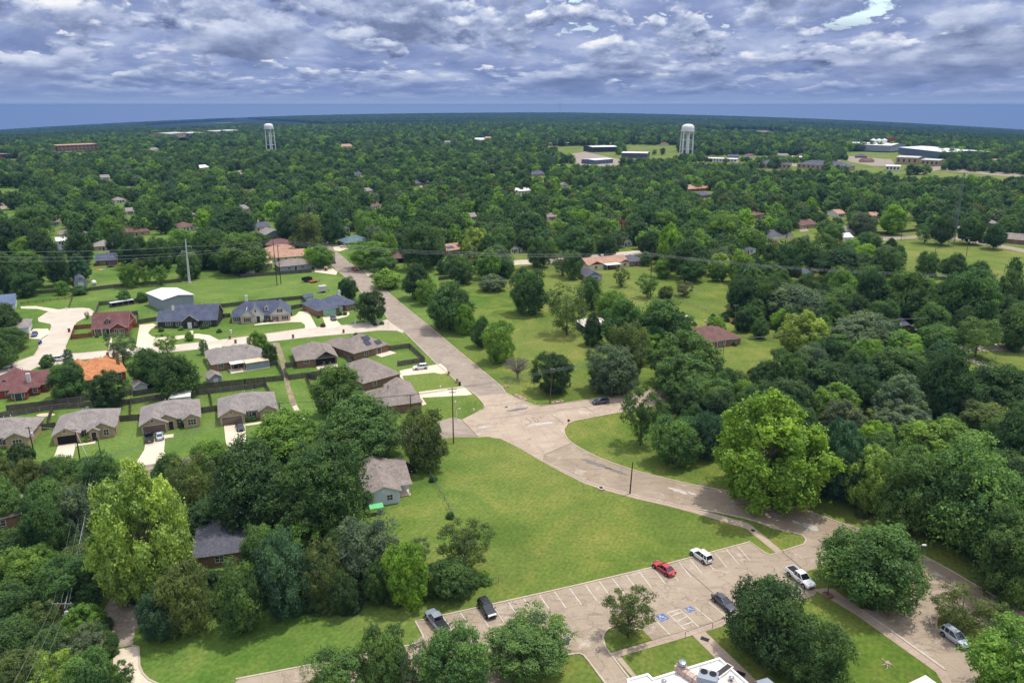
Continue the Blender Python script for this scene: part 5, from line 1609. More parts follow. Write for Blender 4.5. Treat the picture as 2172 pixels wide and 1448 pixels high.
def build_houses():
    # the street front of tan brick houses
    house('brick_house', 'tan brick house with garage and one big window, cut by the frame edge', (-72, 962), (60, 949), [('hip', 0, 1.8, 1, 13, 2.75, .5), ('gy', .02, 0, .42, 7, 2.75, .55), ('gy', .64, 0.5, 1, 7, 2.75, .55)],
          feats=front_kit(win=((.55, 1.5, 2), (.83, 2.0, 3)), door_x=.47, y=(0, 1.8, .5)))
    house('brick_house', 'tan brick house with an open garage and an arched porch', (116, 945), (246, 927), [('hip', 0, 1.8, 1, 13.5, 2.75, .5), ('gy', .0, 0, .42, 7, 2.75, .55), ('gy', .60, 0.5, .985, 7, 2.75, .6), ('gy', .57, -.3, .74, 3, 2.85, .6)],
          feats=[('void', .06, .37, -.005, 2.2), ('d', 'f', .655, 1.1, 2.3, -.3), ('w', 'f', .50, .8, 1.9, 1.4, 1.8, 3), ('w', 'f', .85, .8, 1.1, 1.5, .5, 2), ('w', 'f', .19, 3.1, .6, .5, 0, 1)])
    house('brick_house', 'tan brick house with a brown garage and two vehicles in its drive', (301, 923), (426, 904.5), [('hip', 0, 1.8, 1, 13.5, 2.75, .5), ('gy', .0, 0, .44, 7, 2.75, .55), ('gy', .26, 1.2, .60, 8, 3.0, .6), ('gy', .72, 0.3, 1, 7, 2.75, .6)],
          feats=[('g', .22, 5.2, 0, 'garage_brown'), ('d', 'f', .50, 1.1, 2.2, 1.2), ('w', 'f', .65, .8, 1.5, 1.4, 1.8, 2), ('w', 'f', .86, .8, 1.9, 1.5, .3, 3), ('w', 'f', .2, 3.2, .6, .5, 0, 1)])
    house('brick_house', 'tan brick house with a brown garage and one black car outside', (468, 903), (588, 887), [('hip', 0, 1.8, 1, 13.5, 2.75, .5), ('gy', .0, 0, .43, 7, 2.75, .55), ('gy', .70, 0.3, 1, 7, 2.75, .6)], gable=None,
          feats=[('g', .21, 5.0, 0, 'garage_brown'), ('d', 'f', .60, 1.1, 2.2, 1.8), ('w', 'f', .51, .8, 1.3, 1.4, 1.8, 2), ('w', 'f', .85, .8, 1.9, 1.5, .3, 3), ('w', 'f', .2, 3.1, .6, .5, 0, 1)])
    # houses seen from behind
    house('brick_house', 'dark red roofed brick house with a glazed back room and white chimney', (-30, 849), (103, 835), [('hip', 0, 0, .86, 13, 2.7, .55), ('gx', .60, 2, 1, 11, 2.7, .6), ('gy', .12, 3, .46, 14, 2.9, .75), ('hip', .44, -3.2, .70, 3, 2.6, .5)], 'brick_red', 'shingle_red', 
          feats=[('d', 'f', .57, 1.7, 2.1, -3.2, 'glass'), ('w', 'f', .49, .9, .6, 1.3, -3.2, 1), ('w', 'f', .65, .9, .6, 1.3, -3.2, 1), ('w', 'f', .80, .9, 1.1, 1.3, 0, 1), ('w', 'f', .36, .9, 1.1, 1.3, 0, 1)], chims=[(.70, 1.8, 2.6, 6.3, 'white_wall', .5)])
    house('brick_house', 'orange roofed brick house with three roof peaks', (160, 822), (268, 803), [('hip', 0, 0, 1, 12, 2.7, .6), ('hip', .1, -2.6, .36, 8, 2.7, .6), ('gy', .02, 4, .36, 14, 2.9, .75), ('gy', .62, 5, .9, 14, 2.9, .75)], 'brick_red', 'shingle_orange',
          feats=[('w', 'f', .85, .7, 1.8, 1.5, 0, 2), ('d', 'f', .68, 1.6, 2.1, 0, 'glass'), ('w', 'f', .5, .9, 1.2, 1.3, 0, 2)], chims=[(.92, 5.0, 3.2, 7.6, 'brick_brown', .45)])
    house('brick_house', 'grey hip roofed house with two patio covers and a screened room', (452, 789), (566, 771), [('hip', 0, 0, 1, 12.5, 2.7, .5), ('hip', .02, 6, .4, 15, 2.7, .5)], 'brick_brown', 'shingle_grey',
          feats=[('cover', .30, -3.2, .55, 0.1, 2.5, 'plastic_white'), ('cover', .56, -4.4, 1.0, .1, 2.45, 'tan_sheet'), ('box', .58, -4.1, .99, -4.0, .1, 2.4, 'screen', 'patio_screen'), ('box', .988, -4.0, .995, -.02, .1, 2.4, 'screen', 'patio_screen'), ('slabfloor', .28, -4.5, 1.0, 0, 0), ('d', 'f', .42, 1.5, 2.1, 0, 'glass'), ('w', 'f', .15, .9, 1.6, 1.2, 0, 2)], chims=[(.72, 4.5, 3, 6.0, 'trim', .3)])
    house('brick_house', 'grey roofed brick house with an open timber gabled patio', (631, 781), (715, 771), [('hip', 0, 0, .98, 14, 2.75, .52), ('gy', .46, -.6, 1.0, 8, 2.8, .62, 'open')], 'brick_brown', 'shingle_taupe',
          feats=[('w', 'f', .24, 1.5, 1.6, .7, 0, 2), ('void', .48, .96, -.006, 2.6), ('slabfloor', .46, -3.4, 1.0, -.02, 0), ('post', .47, -.5, 2.8, 'dark_wall'), ('post', .985, -.5, 2.8, 'dark_wall'), ('box', .47, -.62, .985, -.5, 2.75, 2.98, 'dark_wall', 'patio_beam'), ('box', .72, -.6, .735, -.5, 2.98, 4.6, 'dark_wall', 'king_post')])
    house('brick_house', 'grey roofed house with dark solar panels', (752, 765), (824, 745), [('hip', 0, 0, 1, 13, 2.75, .55), ('hip', -.02, 7, .5, 17, 2.75, .5)], 'brick_brown', 'shingle_taupe',
          feats=[('panel', [(.42, 1.2, 3.72), (.58, 1.2, 3.72), (.58, 3.0, 4.72), (.42, 3.0, 4.72)]), ('panel', [(.46, 3.2, 4.84), (.66, 3.2, 4.84), (.66, 5.0, 5.82), (.46, 5.0, 5.82)]), ('panel', [(.7, .6, 3.40), (.86, .6, 3.40), (.86, 2.2, 4.27), (.70, 2.2, 4.27)]), ('d', 'f', .72, 1.6, 2.1, 0, 'glass'), ('slabfloor', .6, -3.5, 1.05, -.02, 0), ('w', 'f', .35, .9, 1.4, 1.2, 0, 2)])
    house('brick_house', 'grey brown hip house beside the drive with a white crossover', (772, 830), (848, 809), [('hip', 0, 0, 1, 12.5, 2.75, .5), ('hip', .3, 6, 1.02, 18, 2.75, .5)], 'brick_brown', 'shingle_taupe', feats=[('w', 'f', .3, 1.0, 1.2, 1.2, 0, 2)])
    house('brick_house', 'grey brown hip house nearest the street crossing', (795, 883), (894, 870), [('hip', 0, 0, 1, 12.5, 2.75, .5), ('gy', .45, 6, 1.0, 16, 2.75, .5)], 'brick_brown', 'shingle_taupe', feats=[('w', 'f', .25, 1.0, 1.2, 1.2, 0, 2)])
    house('brick_house', 'slate roofed house with a mint green garage door', (676, 672), (762, 656.5), [('hip', .28, 2.5, 1, 14, 2.7, .5), ('hip', .0, 0, .48, 15, 2.7, .5), ('hip', .70, 1.4, .99, 9, 2.7, .5)], 'brick_brown', 'shingle_slate',
          feats=[('g', .27, 5.2, 0, 'garage_mint'), ('d', 'f', .62, 1.1, 2.1, 2.5, 'garage_mint'), ('w', 'f', .54, .8, 1.4, 1.5, 2.5, 2), ('w', 'f', .78, .8, 1.2, 1.4, 1.4, 2), ('w', 'f', .90, .8, 1.2, 1.4, 1.4, 2)], chims=[(.74, 8, 4, 7.4, 'white_wall', .5)])
    house('cottage', 'white and pink brick cottage with steep slate gables and black shutters', (492, 688.5), (616, 680), [('hip', .0, 2.2, .99, 12, 2.8, .85), ('gy', .16, .3, .37, 7, 2.9, 1.05), ('gy', .26, 1.1, .55, 8, 3.1, 1.0), ('gy', .66, 0, 1.0, 12, 2.9, .85)], 'brick_pink', 'shingle_slate', gable='white_wall',
          feats=[('w', 'f', .265, .7, 1.3, 1.5, .3, 2, 'trim', True), ('d', 'f', .45, 1.2, 2.4, 1.1), ('w', 'f', .08, .7, 1.3, 1.4, 2.2, 2, 'trim', True), ('w', 'f', .60, .8, 1.2, 1.2, 2.2, 2, 'trim', True), ('w', 'f', .745, .7, 1.1, 1.4, 0, 2, 'trim', True), ('w', 'f', .91, .7, 1.1, 1.4, 0, 2, 'trim', True), ('w', 'f', .83, 3.7, .9, 1.2, 0, 2, 'trim', True), ('w', 'f', .41, 4.0, .5, 1.0, 1.1, 1), ('dormer', .60, 3.3, 3.9, 1.5, 'white_wall'),
                 ('box', .163, .31, .38, .32, 0.02, 2.9, 'white_wall', 'white_front'), ('box', .263, 1.08, .547, 1.09, .02, 3.05, 'white_wall', 'white_front')], chims=[(.26, 7.5, 5.0, 9.4, 'white_wall', .5)])
    house('farmhouse', 'long dark walled farmhouse with a slate roof and centre gable', (333.5, 698.5), (460, 693), [('gx', .285, .5, 1, 12.5, 3.0, .75), ('gx', 0, 1.5, .284, 9.5, 2.8, .7), ('gy', .44, -.6, .70, 5, 3.0, .8)], 'dark_wall', 'shingle_slate', 
          feats=[('d', 'f', .555, 1.3, 2.3, -.6, 'plastic_white'), ('w', 'f', .335, .8, .75, 1.5, .5, 1), ('w', 'f', .375, .8, .75, 1.5, .5, 1), ('w', 'f', .415, .8, .75, 1.5, .5, 1), ('w', 'f', .80, .8, .75, 1.5, .5, 1), ('w', 'f', .84, .8, .75, 1.5, .5, 1), ('w', 'f', .88, .8, .75, 1.5, .5, 1), ('w', 'f', .66, 1.2, .9, .9, -.6, 1), ('w', 'f', .15, .9, .8, 1.3, 1.5, 1), ('w', 'f', .19, .9, .8, 1.3, 1.5, 1), ('w', 'f', .23, .9, .8, 1.3, 1.5, 1), ('post', .46, -1.5, 3.0, 'dark_wall'), ('post', .69, -1.5, 3.0, 'dark_wall')])
    house('metal_barn', 'tall grey metal barn with a white low gabled roof', (349.5, 662), (413, 650.5), [('gy', 0, 0, 1, 17, 5.2, .16)], 'siding_grey', 'metal_white', cat='barn', group=None, vents=False, feats=[('d', 'f', .28, 1.1, 2.3, 0, 'plastic_white'), ('w', 'r', 5, 1.5, 1.0, 1.0, 1, 1)])
    house('brick_house', 'brick house with a brown roof, a dormer and a brick front gable', (196, 714), (271, 709), [('gx', 0, 1.2, 1, 12.5, 2.75, .78), ('gy', .56, 0, .98, 9, 2.8, .7), ('gy', .62, 5, 1.0, 15, 3.0, .85), ('gy', .25, 5, .65, 15, 2.9, .8)], 'brick_red', 'shingle_red',
          feats=[('d', 'f', .42, 1.1, 2.1, 1.2), ('w', 'f', .18, .7, 1.3, 1.5, 1.2, 2), ('w', 'f', .33, .7, 1.0, 1.5, 1.2, 2), ('w', 'f', .70, .6, 1.3, 1.6, 0, 2), ('w', 'f', .86, .6, 1.3, 1.6, 0, 2), ('dormer', .43, 2.6, 3.7, 1.7, 'dark_wall'), ('post', .08, .2, 2.7), ('post', .28, .2, 2.7), ('post', .5, .2, 2.7)])
    simple_house('brick_house', 'grey hip roofed house by the round dead end', (16, 713), (62, 708), 12, 'hip', 'shingle_grey', 'siding_white', feats=[('w', 'f', .5, .9, 1.5, 1.2, 0, 2), ('d', 'r', 4, 4.6, 2.2, 1, 'garage_white', 'garage_door')])
    simple_house('brick_house', 'blue metal roofed house cut by the frame edge near the dead end', (-40, 664), (34, 656), 12, 'gx', 'metal_blue', 'siding_white', feats=[('w', 'f', .7, .9, 1.5, 1.2, 0, 2)])
    # the white sided house in the middle
    house('white_house', 'white sided house with a brown gable roof beside the big lawn', (782, 1076), (849, 1065), [('gy', 0, 0, 1, 15, 3.0, .42), ('gx', .55, 5.0, 1.42, 15.0, 2.95, .34), ('flat', 1.0, 2.6, 1.42, 5.2, 2.72, .1, 'open')], 'siding_white', 'shingle_taupe', group='houses of the neighbourhood',
          feats=[('w', 'f', .68, 1.0, 1.1, 1.2, 0, 2), ('box', .44, -.08, .52, .02, 2.9, 3.3, 'plastic_white', 'gable_vent'), ('post', 1.38, 2.75, 2.75), ('w', 'f', 1.16, 1.1, .9, 1.1, 5.0, 1), ('d', 'r', 3.8, .95, 2.1, 1.0, 'plastic_white'), ('slabfloor', 1.0, 2.4, 1.42, 4.98, 0)] + [])
    simple_house('brick_house', 'slate hip roof half buried in the corner trees', (412, 1208), (522, 1192), 13, 'hip', 'shingle_char', 'brick_brown', feats=[('w', 'f', .5, .9, 1.4, 1.2, 0, 2)])
    rt, L = simple_house('brick_house', 'tan gabled roof at the frame edge with a dish on it', (-95, 1150), (46, 1113), 12.5, 'gx', 'shingle_taupe', 'brick_brown', pitch=.4, feats=[('w', 'f', .7, .9, 1.5, 1.2, 0, 2)])
    # beyond the meadow
    house('ranch_house', 'brown roofed brick ranch house with a broad end chimney', (1468, 745), (1570, 730), [('hip', 0, 0, 1, 12, 2.7, .5), ('gx', .3, 4, .86, 13.5, 2.9, .5)], 'brick_brown', 'shingle_brown', feats=[('d', 'f', .42, 1.1, 2.1, 0), ('w', 'f', .30, .8, 1.4, 1.3, 0, 2), ('w', 'f', .60, .8, 1.4, 1.3, 0, 2), ('w', 'f', .86, .8, 1.6, 1.3, 0, 2), ('post', .3, -.3, 2.6), ('post', .5, -.3, 2.6), ('post', .66, -.3, 2.6)], chims=[(-.01, 8.0, 2.0, 6.6, 'brick_brown', .9)])
    simple_house('brick_house', 'slate roofed house with white cars at its side under the power lines', (1836, 714), (1926, 703), 12, 'gx', 'shingle_char', 'brick_brown', pitch=.4, feats=[('w', 'f', .86, .6, 1.0, 1.6, 0, 1), ('w', 'f', .94, .6, .8, 1.6, 0, 1), ('w', 'f', .6, .8, 1.4, 1.3, 0, 2)])
    simple_house('brick_house', 'maroon roofed house under the tall dark trees', (1952, 696), (2040, 690), 12, 'hip', 'shingle_red', 'brick_brown', feats=[('w', 'f', .4, .8, 1.4, 1.3, 0, 2), ('w', 'f', .7, .8, 1.4, 1.3, 0, 2), ('d', 'f', .55, 1.0, 2.1, 0)])
    house('brick_house', 'blue grey roofed house with a white carport in front', (1955, 640), (2026, 634), [('hip', 0, 2, 1, 15, 2.7, .4)], 'brick_red', 'shingle_slate', feats=[('cover', .0, -4, .45, 2.1, 2.5, 'plastic_white'), ('w', 'f', .7, .8, 1.6, 1.3, 2, 2), ('d', 'f', .55, 1.0, 2.1, 2)])
    simple_house('shed', 'white roofed shed behind the pointed dark cedar', (1240, 706), (1294, 701), 8, 'hip', 'white_roof', 'wood_grey', cat='shed', group=None, vents=False, feats=[('d', 'f', .4, 2.0, 2.1, 0)])
    house('small_house', 'small blue gabled house at the top of the meadow', (1243, 597), (1277, 595), [('gy', 0, 0, 1, 12, 2.6, .5)], 'brick_pink', 'shingle_char', gable='blue_wall', feats=[('d', 'f', .66, 1.0, 2.1, 0, 'plastic_blue'), ('w', 'f', .35, 1.0, 1.0, 1.0, 0, 1), ('w', 'l', 6, 1.0, 1.2, 1.0, 0, 1)])
    house('ranch_house', 'red gabled house with a pink tan roof and a cream wall', (1250, 574), (1336, 566), [('gx', 0, 2, 1, 13, 2.8, .42), ('gy', .0, 0, .34, 10, 2.8, .42), ('gy', .76, .5, 1.0, 10, 2.8, .42)], 'cream_wall', 'shingle_tan', gable='red_wall', feats=[('w', 'f', .16, .8, 1.4, 1.3, 0, 2), ('w', 'f', .88, .8, 1.4, 1.3, .5, 2), ('cover', .36, -3, .72, 2, 2.5, 'plastic_white'), ('d', 'f', .5, 1.6, 2.1, 2, 'glass')], chims=[(.48, 7.5, 4, 6.2, 'trim', .7)])
    for i, (lb, a, b, dep, k, rf, wl) in enumerate(HS):
        L = (G(*a) - G(*b)).length
        g = 'blue_wall' if 'pale blue gable' in lb else None
        ft = [('w', 'f', .3, .8, 1.4, 1.3, 0, 2), ('w', 'f', .72, .8, 1.4, 1.3, 0, 2), ('d', 'f', .5, 1.0, 2.1, 0)]
        if 'white garage' in lb: ft = [('g', .28, 5.0, 0, 'garage_white'), ('w', 'f', .75, .8, 1.4, 1.3, 0, 2)]
        if 'garage house' in lb: ft = [('g', .6, 4.0, 0, 'garage_white')]
        if 'carport house' in lb: ft = [('void', .2, .8, -.006, 2.3)]
        ch = []
        if 'white chimney' in lb or 'small white chimney' in lb: ch = [(.6, dep / 2, 3, 6.8, 'white_wall', .5)]
        if 'brick chimney' in lb: ch = [(.52, dep / 2, 3, 7.0, 'brick_red', .7)]
        if 'skylight' in lb: ft.append(('panel', [(.25, 1.0, 3.35), (.6, 1.0, 3.35), (.6, 3.6, 4.5), (.25, 3.6, 4.5)]))
        house('brick_house' if wl.startswith('brick') else 'small_house', lb, a, b, [(k, 0, 0, 1, dep, 2.8, .42)], wl, rf, feats=ft, chims=ch, gable=g, vents=False)
build_houses()

# ------------------------------------------------------------------ sheds and yard buildings
def shed(label, a, b, depth, kind='gx', roof='metal_white', wall='wood_grey', eave=2.2, pitch=.4, name='shed', door=True):
    return house(name, label, a, b, [(kind, 0, 0, 1, depth, eave, pitch)], wall, roof, cat='shed', group='yard sheds', vents=False, feats=[('d', 'f', .5, 1.2, 1.85, 0, 'trim' if wall != 'white_wall' else 'door_dark')] if door else [])
shed('red sided shed with a white roof against the double fence', (124, 850), (151, 846), 3.2, 'gx', 'metal_white', 'red_wall', 2.1, .25)
shed('pale gabled shed beside the big deep green tree', (288, 835), (314, 830), 4.2, 'gy', 'shingle_taupe', 'siding_white', 2.3, .6)
shed('grey gabled shed beside the patio covers', (446, 817), (471, 812), 4.2, 'gy', 'shingle_taupe', 'siding_grey', 2.3, .6)
shed('mint walled shed with a navy roof behind the mint garage house', (649, 642), (665, 640), 3.6, 'gx', 'shingle_slate', 'garage_mint', 2.6, .45)
shed('red roofed shed behind the long board fence', (522, 582), (541, 580), 6, 'gy', 'red_wall', 'cream_wall', 2.4, .5)
shed('cream shed with a pale flat gable next to the red roofed shed', (555, 572), (578, 570), 5, 'gx', 'tan_sheet', 'cream_wall', 2.8, .3)
shed('red walled gabled shed with a green roof past the straight street', (821, 529), (856, 526), 6, 'gx', 'shingle_teal', 'red_wall', 2.6, .4)
shed('white sheet roofed shelter behind the brown garage house', (366, 862), (403, 858), 4.5, 'gx', 'metal_white', 'white_wall', 2.6, .12)
shed('tiny red shed near the slate roof with white gable', (748, 474), (758, 473), 5, 'gy', 'shingle_grey', 'red_wall', 2.6, .5)
def gambrel():
    o0, ang, L = frame_of((159, 610), (186, 607))
    r = empty('barn_shed', o0, ang, 'grey barn shed with a gambrel roof on the back lawn', 'shed', 'yard sheds')
    prof = [(0, 0), (0, 2.3), (.14, 3.9), (.5, 5.0), (.86, 3.9), (1, 2.3), (1, 0)]
    w = MB(); D = 7
    v = [(p[0] * L, 0, p[1]) for p in prof] + [(p[0] * L, D, p[1]) for p in prof]
    n = len(prof)
    w.add(v, [tuple(range(n)), tuple(range(2*n - 1, n - 1, -1)), (0, n, n + 1, 1), (n - 1, n - 2, 2*n - 2, 2*n - 1)]); w.build('wall', M['siding_grey'], r)
    rf = MB()
    for i in range(1, n - 2):
        a, b = prof[i], prof[i + 1]
        rf.slab([(a[0] * L, -.4, a[1] + .1), (b[0] * L, -.4, b[1] + .1), (b[0] * L, D + .3, b[1] + .1), (a[0] * L, D + .3, a[1] + .1)], .12)
        for k in range(len(rf.f) - 5, len(rf.f)): rf.m[k] = 1
    rf.build('roof', [M['shingle_slate'], M['trim']], r)
    add_door(r, 'f', .5 * L, 2.0, 2.1, 0, 'siding_white', 'door'); add_window(r, 'f', .5 * L, 3.5, 1.0, .5, 0, 1)
gambrel()
def coop():
    o0, ang, L = frame_of((236, 653), (286, 645))
    r = empty('chicken_coop', o0, ang, 'long low coop with a pale sheet roof against the yard fence', 'coop')
    mb = MB(); mb.box(0, 0, 1.9, L, 2.6, 2.02); mb.build('roof', M['metal_pale'], r)
    mb = MB(); mb.box(0, 2.4, 0, L, 2.5, 1.9); mb.box(0, .05, 0, .1, 2.4, 1.9); mb.box(L - .1, .05, 0, L, 2.4, 1.9); mb.box(.1, .1, 0, L - .1, .14, .6); mb.build('wall', M['wood_grey'], r)
    for k in range(5):
        p = MB(); x = .2 + (L - .4) * k / 4; p.box(x - .06, 0, 0, x + .06, .1, 1.9); p.build('post', M['wood_rail'], r)
coop()
def pen():
    o0, ang, L = frame_of((786, 1096), (815, 1091))
    r = empty('dog_pen', o0, ang, 'wire dog pen with a green sheet roof behind the white sided house', 'pen')
    mb = MB(); mb.slab([(0, 0, 1.75), (L, 0, 1.75), (L, 1.7, 1.95), (0, 1.7, 1.95)], .06); mb.build('roof', M['green_metal'], r)
    for (x, y) in ((0, 0), (L, 0), (0, 1.7), (L, 1.7), (L/2, 0)):
        p = MB(); p.tube((x, y, 0), (x, y, 1.75), .04); p.build('post', M['galv'], r)
    mb = MB()
    for z in (.1, .9, 1.7): mb.tube((0, 0, z), (L, 0, z), .025, n=4); mb.tube((0, 0, z), (0, 1.7, z), .025, n=4); mb.tube((L, 0, z), (L, 1.7, z), .025, n=4)
    mb.build('rail', M['galv'], r)
    d = MB(); d.box(L * .55, .5, 0, L * .9, 1.2, .7); d.build('dog_box', M['siding_grey'], r)
pen()
def carport():
    o0, ang, L = frame_of((942, 517), (981, 513))
    r = empty('carport', o0, ang, 'metal carport with a pale sheet roof beyond the meadow', 'carport')
    mb = MB(); mb.slab([(0, 0, 2.7), (L, 0, 2.7), (L, 6, 3.1), (0, 6, 3.1)], .12); mb.build('roof', M['metal_pale'], r)
    for x in (.1, L * .5, L - .1):
        for y in (.1, 5.9):
            p = MB(); p.box(x - .08, y - .08, 0, x + .08, y + .08, 2.7); p.build('post', M['trim'], r)
carport()

# ------------------------------------------------------------------ the flat roofed building in front
def flat_building():
    H = 4.2
    P = [G(x, y, H) for x, y in [(1332, 1440), (1374, 1428.6), (1384, 1438.6), (1526, 1395), (1581, 1443.5), (1618, 1476), (1560, 1500), (1400, 1530), (1345, 1500)]]
    r = empty('flat_roofed_building', (P[3].x, P[3].y, 0), 0, 'flat roofed building with a stained white roof and rooftop machines', 'building', None)
    o = Vector((P[3].x, P[3].y, 0)); Q = [p - o for p in P]
    n = len(Q)
    w = MB(); v = [(p.x, p.y, 0) for p in Q] + [(p.x, p.y, H - .25) for p in Q]
    w.add(v, [(i, i + n, (i+1) % n + n, (i+1) % n) for i in range(n)]); w.build('wall', M['brick_tan'], r)
    tr = tessellate_polygon([Q]); rf = MB(); v = [(p.x, p.y, H - .22) for p in Q]
    rf.add(v, [t if (Q[t[1]] - Q[t[0]]).cross(Q[t[2]] - Q[t[0]]).z > 0 else t[::-1] for t in tr]); roof = rf.build('roof', M['white_roof'], r)
    pp = MB()
    for i in range(n):
        a, b = Q[i], Q[(i + 1) % n]; d = (b - a); L = d.length; c = (a + b) / 2
        pp.obox((c.x, c.y), (d.x, d.y), L + .3, .32, H - .4, H + .02 + i * .003)
    pp.build('parapet', M['metal_white'], r)
    def at(px, py): q = G(px, py, H - .2) - o; return q
    def tagd(t, lb, cat): return t
    # rooftop machines stand on the roof: things of their own
    p = G(1500, 1452, H - .2)
    u = empty('air_conditioner', (p.x, p.y, H - .2), R(-22), 'big pale rooftop air conditioner with two dark fans', 'air conditioner')
    mb = MB(); mb.box(-1.3, -1.0, .15, 1.3, 1.0, 1.75); mb.build('cabinet', M['siding_grey'], u)
    for x in (-.6, .6):
        f = MB(); f.lathe([(.5, 1.75), (.5, 1.85), (.42, 1.85), (.40, 1.78)], 16, c=(x, .35, 0)); f.build('fan_ring', M['black'], u)
        f = MB()
        for k in range(4): f.obox((x + .18 * math.cos(k * 1.57), .35 + .18 * math.sin(k * 1.57)), (math.cos(k * 1.57), math.sin(k * 1.57)), .32, .1, 1.79, 1.81)
        f.build('fan', M['dark'], u)
    mb = MB(); mb.box(-1.2, -.9, 0, -1.0, .9, .16); mb.box(1.0, -.9, 0, 1.2, .9, .16); mb.build('skid', M['galv'], u)
    p = G(1446, 1412 + 12, H - .2)
    u = empty('roof_ventilator', (p.x, p.y, H - .2), 0, 'round metal ventilator on a brick flue at the roof edge', 'ventilator')
    mb = MB(); mb.box(-.7, -.55, 0, .7, .55, 1.0); mb.build('flue', M['brick_pink'], u)
    mb = MB(); mb.lathe([(.35, 1.0), (.35, 1.3), (.6, 1.35), (.66, 1.55), (.55, 1.75), (.2, 1.85)], 18); mb.build('cowl', M['metal'], u)
    p = G(1465, 1440, H - .2)
    u = empty('duct', (p.x, p.y, H - .2), R(-50), 'pink boxed duct running along the white roof', 'duct')
    mb = MB(); mb.box(-2.6, -.45, .1, 2.6, .45, .85); mb.build('casing', M['brick_pink'], u)
    for k in range(4):
        mb = MB(); x = -2 + k * 1.3; mb.box(x - .06, -.5, .05, x + .06, .5, .9); mb.build('band', M['shingle_tan'], u)
    for x, y, lb in ((1551, 1442, 'small mushroom vent on the stained white roof'), (1408, 1449, 'second small vent near the corner of the white roof')):
        p = G(x, y, H - .2); u = empty('roof_vent', (p.x, p.y, H - .2), 0, lb, 'vent')
        mb = MB(); mb.lathe([(.16, 0), (.16, .45)], 10); mb.build('pipe', M['galv'], u)
        mb = MB(); mb.lathe([(.36, .42), (.38, .5), (.2, .66), (.02, .7)], 14); mb.build('cap', M['metal'], u)
    p = G(1534, 1424, H - .2); u = empty('skylight', (p.x, p.y, H - .2), R(40), 'long low skylight curb with rusty stains', 'skylight')
    mb = MB(); mb.box(-1.7, -.55, 0, 1.7, .55, .3); mb.build('curb', M['white_roof'], u); mb = MB(); mb.box(-1.5, -.36, .3, 1.5, .36, .36); mb.build('pane', M['dark_wall'], u)
    # neighbours only just in the frame
    for px, lb, m_, z in (([(1603, 1443), (1628, 1436), (1660, 1462), (1630, 1475)], 'low grey roofed canopy at the bottom edge', 'siding_grey', 3.4), ([(1925, 1449), (1963, 1430.5), (1993, 1452), (1960, 1475)], 'white flat roof corner at the bottom edge', 'metal_white', 3.6)):
        Q = [G(x, y, z) for x, y in px]; c = G(px[1][0], px[1][1], z)
        rr = empty('low_building', (c.x, c.y, 0), 0, lb, 'building')
        q = [p - Vector((c.x, c.y, 0)) for p in Q]
        mb = MB(); mb.slab([(p.x, p.y, z) for p in q], .25); mb.build('roof', M[m_], rr)
        cx = sum(p.x for p in q) / 4; cy = sum(p.y for p in q) / 4
        v = [(cx + (p.x - cx) * .9, cy + (p.y - cy) * .9, zz) for zz in (0, z - .25) for p in q]
        mb = MB(); mb.add(v, [(i, i + 4, (i+1) % 4 + 4, (i+1) % 4) for i in range(4)]); mb.build('wall', M['brick_tan'], rr)
flat_building()
# ------------------------------------------------------------------ vehicles
def paint_mat(n, c, c2=None): return mat(n, c, c2 or c, 0.3, 0.28, spec=0.5, coat=0.6)
for n_, c_ in (('paint_white', A(236, 236, 236)), ('paint_black', A(28, 30, 36)), ('paint_red', A(186, 30, 48)), ('paint_grey', A(136, 142, 154)), ('paint_silver', A(190, 198, 210)), ('paint_dark', A(62, 66, 78)), ('paint_blue', A(40, 60, 130)), ('paint_orange', A(206, 96, 58))): paint_mat(n_, c_)
mat('tyre', A(34, 34, 35), A(28, 28, 29), 2, 0.9); mat('rim', A(160, 162, 166), A(140, 142, 146), 2, 0.35, metal=0.7)
mat('car_glass', A(34, 40, 50), A(26, 32, 40), 0.5, 0.06, spec=0.8, coat=0.5); mat('lamp_red', A(150, 26, 26), A(130, 20, 20), 2, 0.3); mat('lamp_clear', A(226, 228, 232), A(210, 212, 218), 2, 0.15); mat('plate', A(220, 220, 214), A(204, 204, 198), 2, 0.5)

CAR = {  # station x (0 rear .. 1 front): half width, belt height
    'sedan': dict(L=4.85, W=1.84, H=1.46, belt=[(0, .74, .62), (.03, .86, .88), (.12, .90, .97), (.5, .92, .93), (.72, .91, .92), (.9, .86, .80), (.975, .76, .66), (1, .62, .52)], cab=[(.12, .97, .70), (.27, 1.43, .62), (.48, 1.46, .62), (.70, .93, .72)]),
    'suv': dict(L=4.75, W=1.90, H=1.72, belt=[(0, .80, .75), (.02, .89, 1.02), (.10, .93, 1.08), (.5, .95, 1.05), (.74, .94, 1.05), (.92, .89, .95), (.98, .80, .80), (1, .68, .62)], cab=[(.025, 1.06, .78), (.09, 1.60, .68), (.2, 1.72, .68), (.52, 1.72, .68), (.72, 1.06, .76)]),
    'pickup': dict(L=5.85, W=1.98, H=1.88, belt=[(0, .92, 1.10), (.01, .96, 1.14), (.4, .98, 1.14), (.6, .98, 1.16), (.75, .97, 1.16), (.93, .94, 1.10), (.985, .86, .98), (1, .76, .80)], cab=[(.365, 1.15, .82), (.39, 1.82, .72), (.56, 1.88, .72), (.60, 1.86, .72), (.735, 1.16, .80)]),
}
def loft(mb, st, mi=0):
    """st: list of rings (lists of points); closed with end faces"""
    n = len(st[0]); v = [p for r in st for p in r]; f = []
    for i in range(len(st) - 1):
        for k in range(n): f.append((i*n + k, i*n + (k+1) % n, (i+1)*n + (k+1) % n, (i+1)*n + k))
    f += [tuple(range(n))[::-1], tuple(range((len(st)-1)*n, len(st)*n))]
    mb.add(v, f, mi)
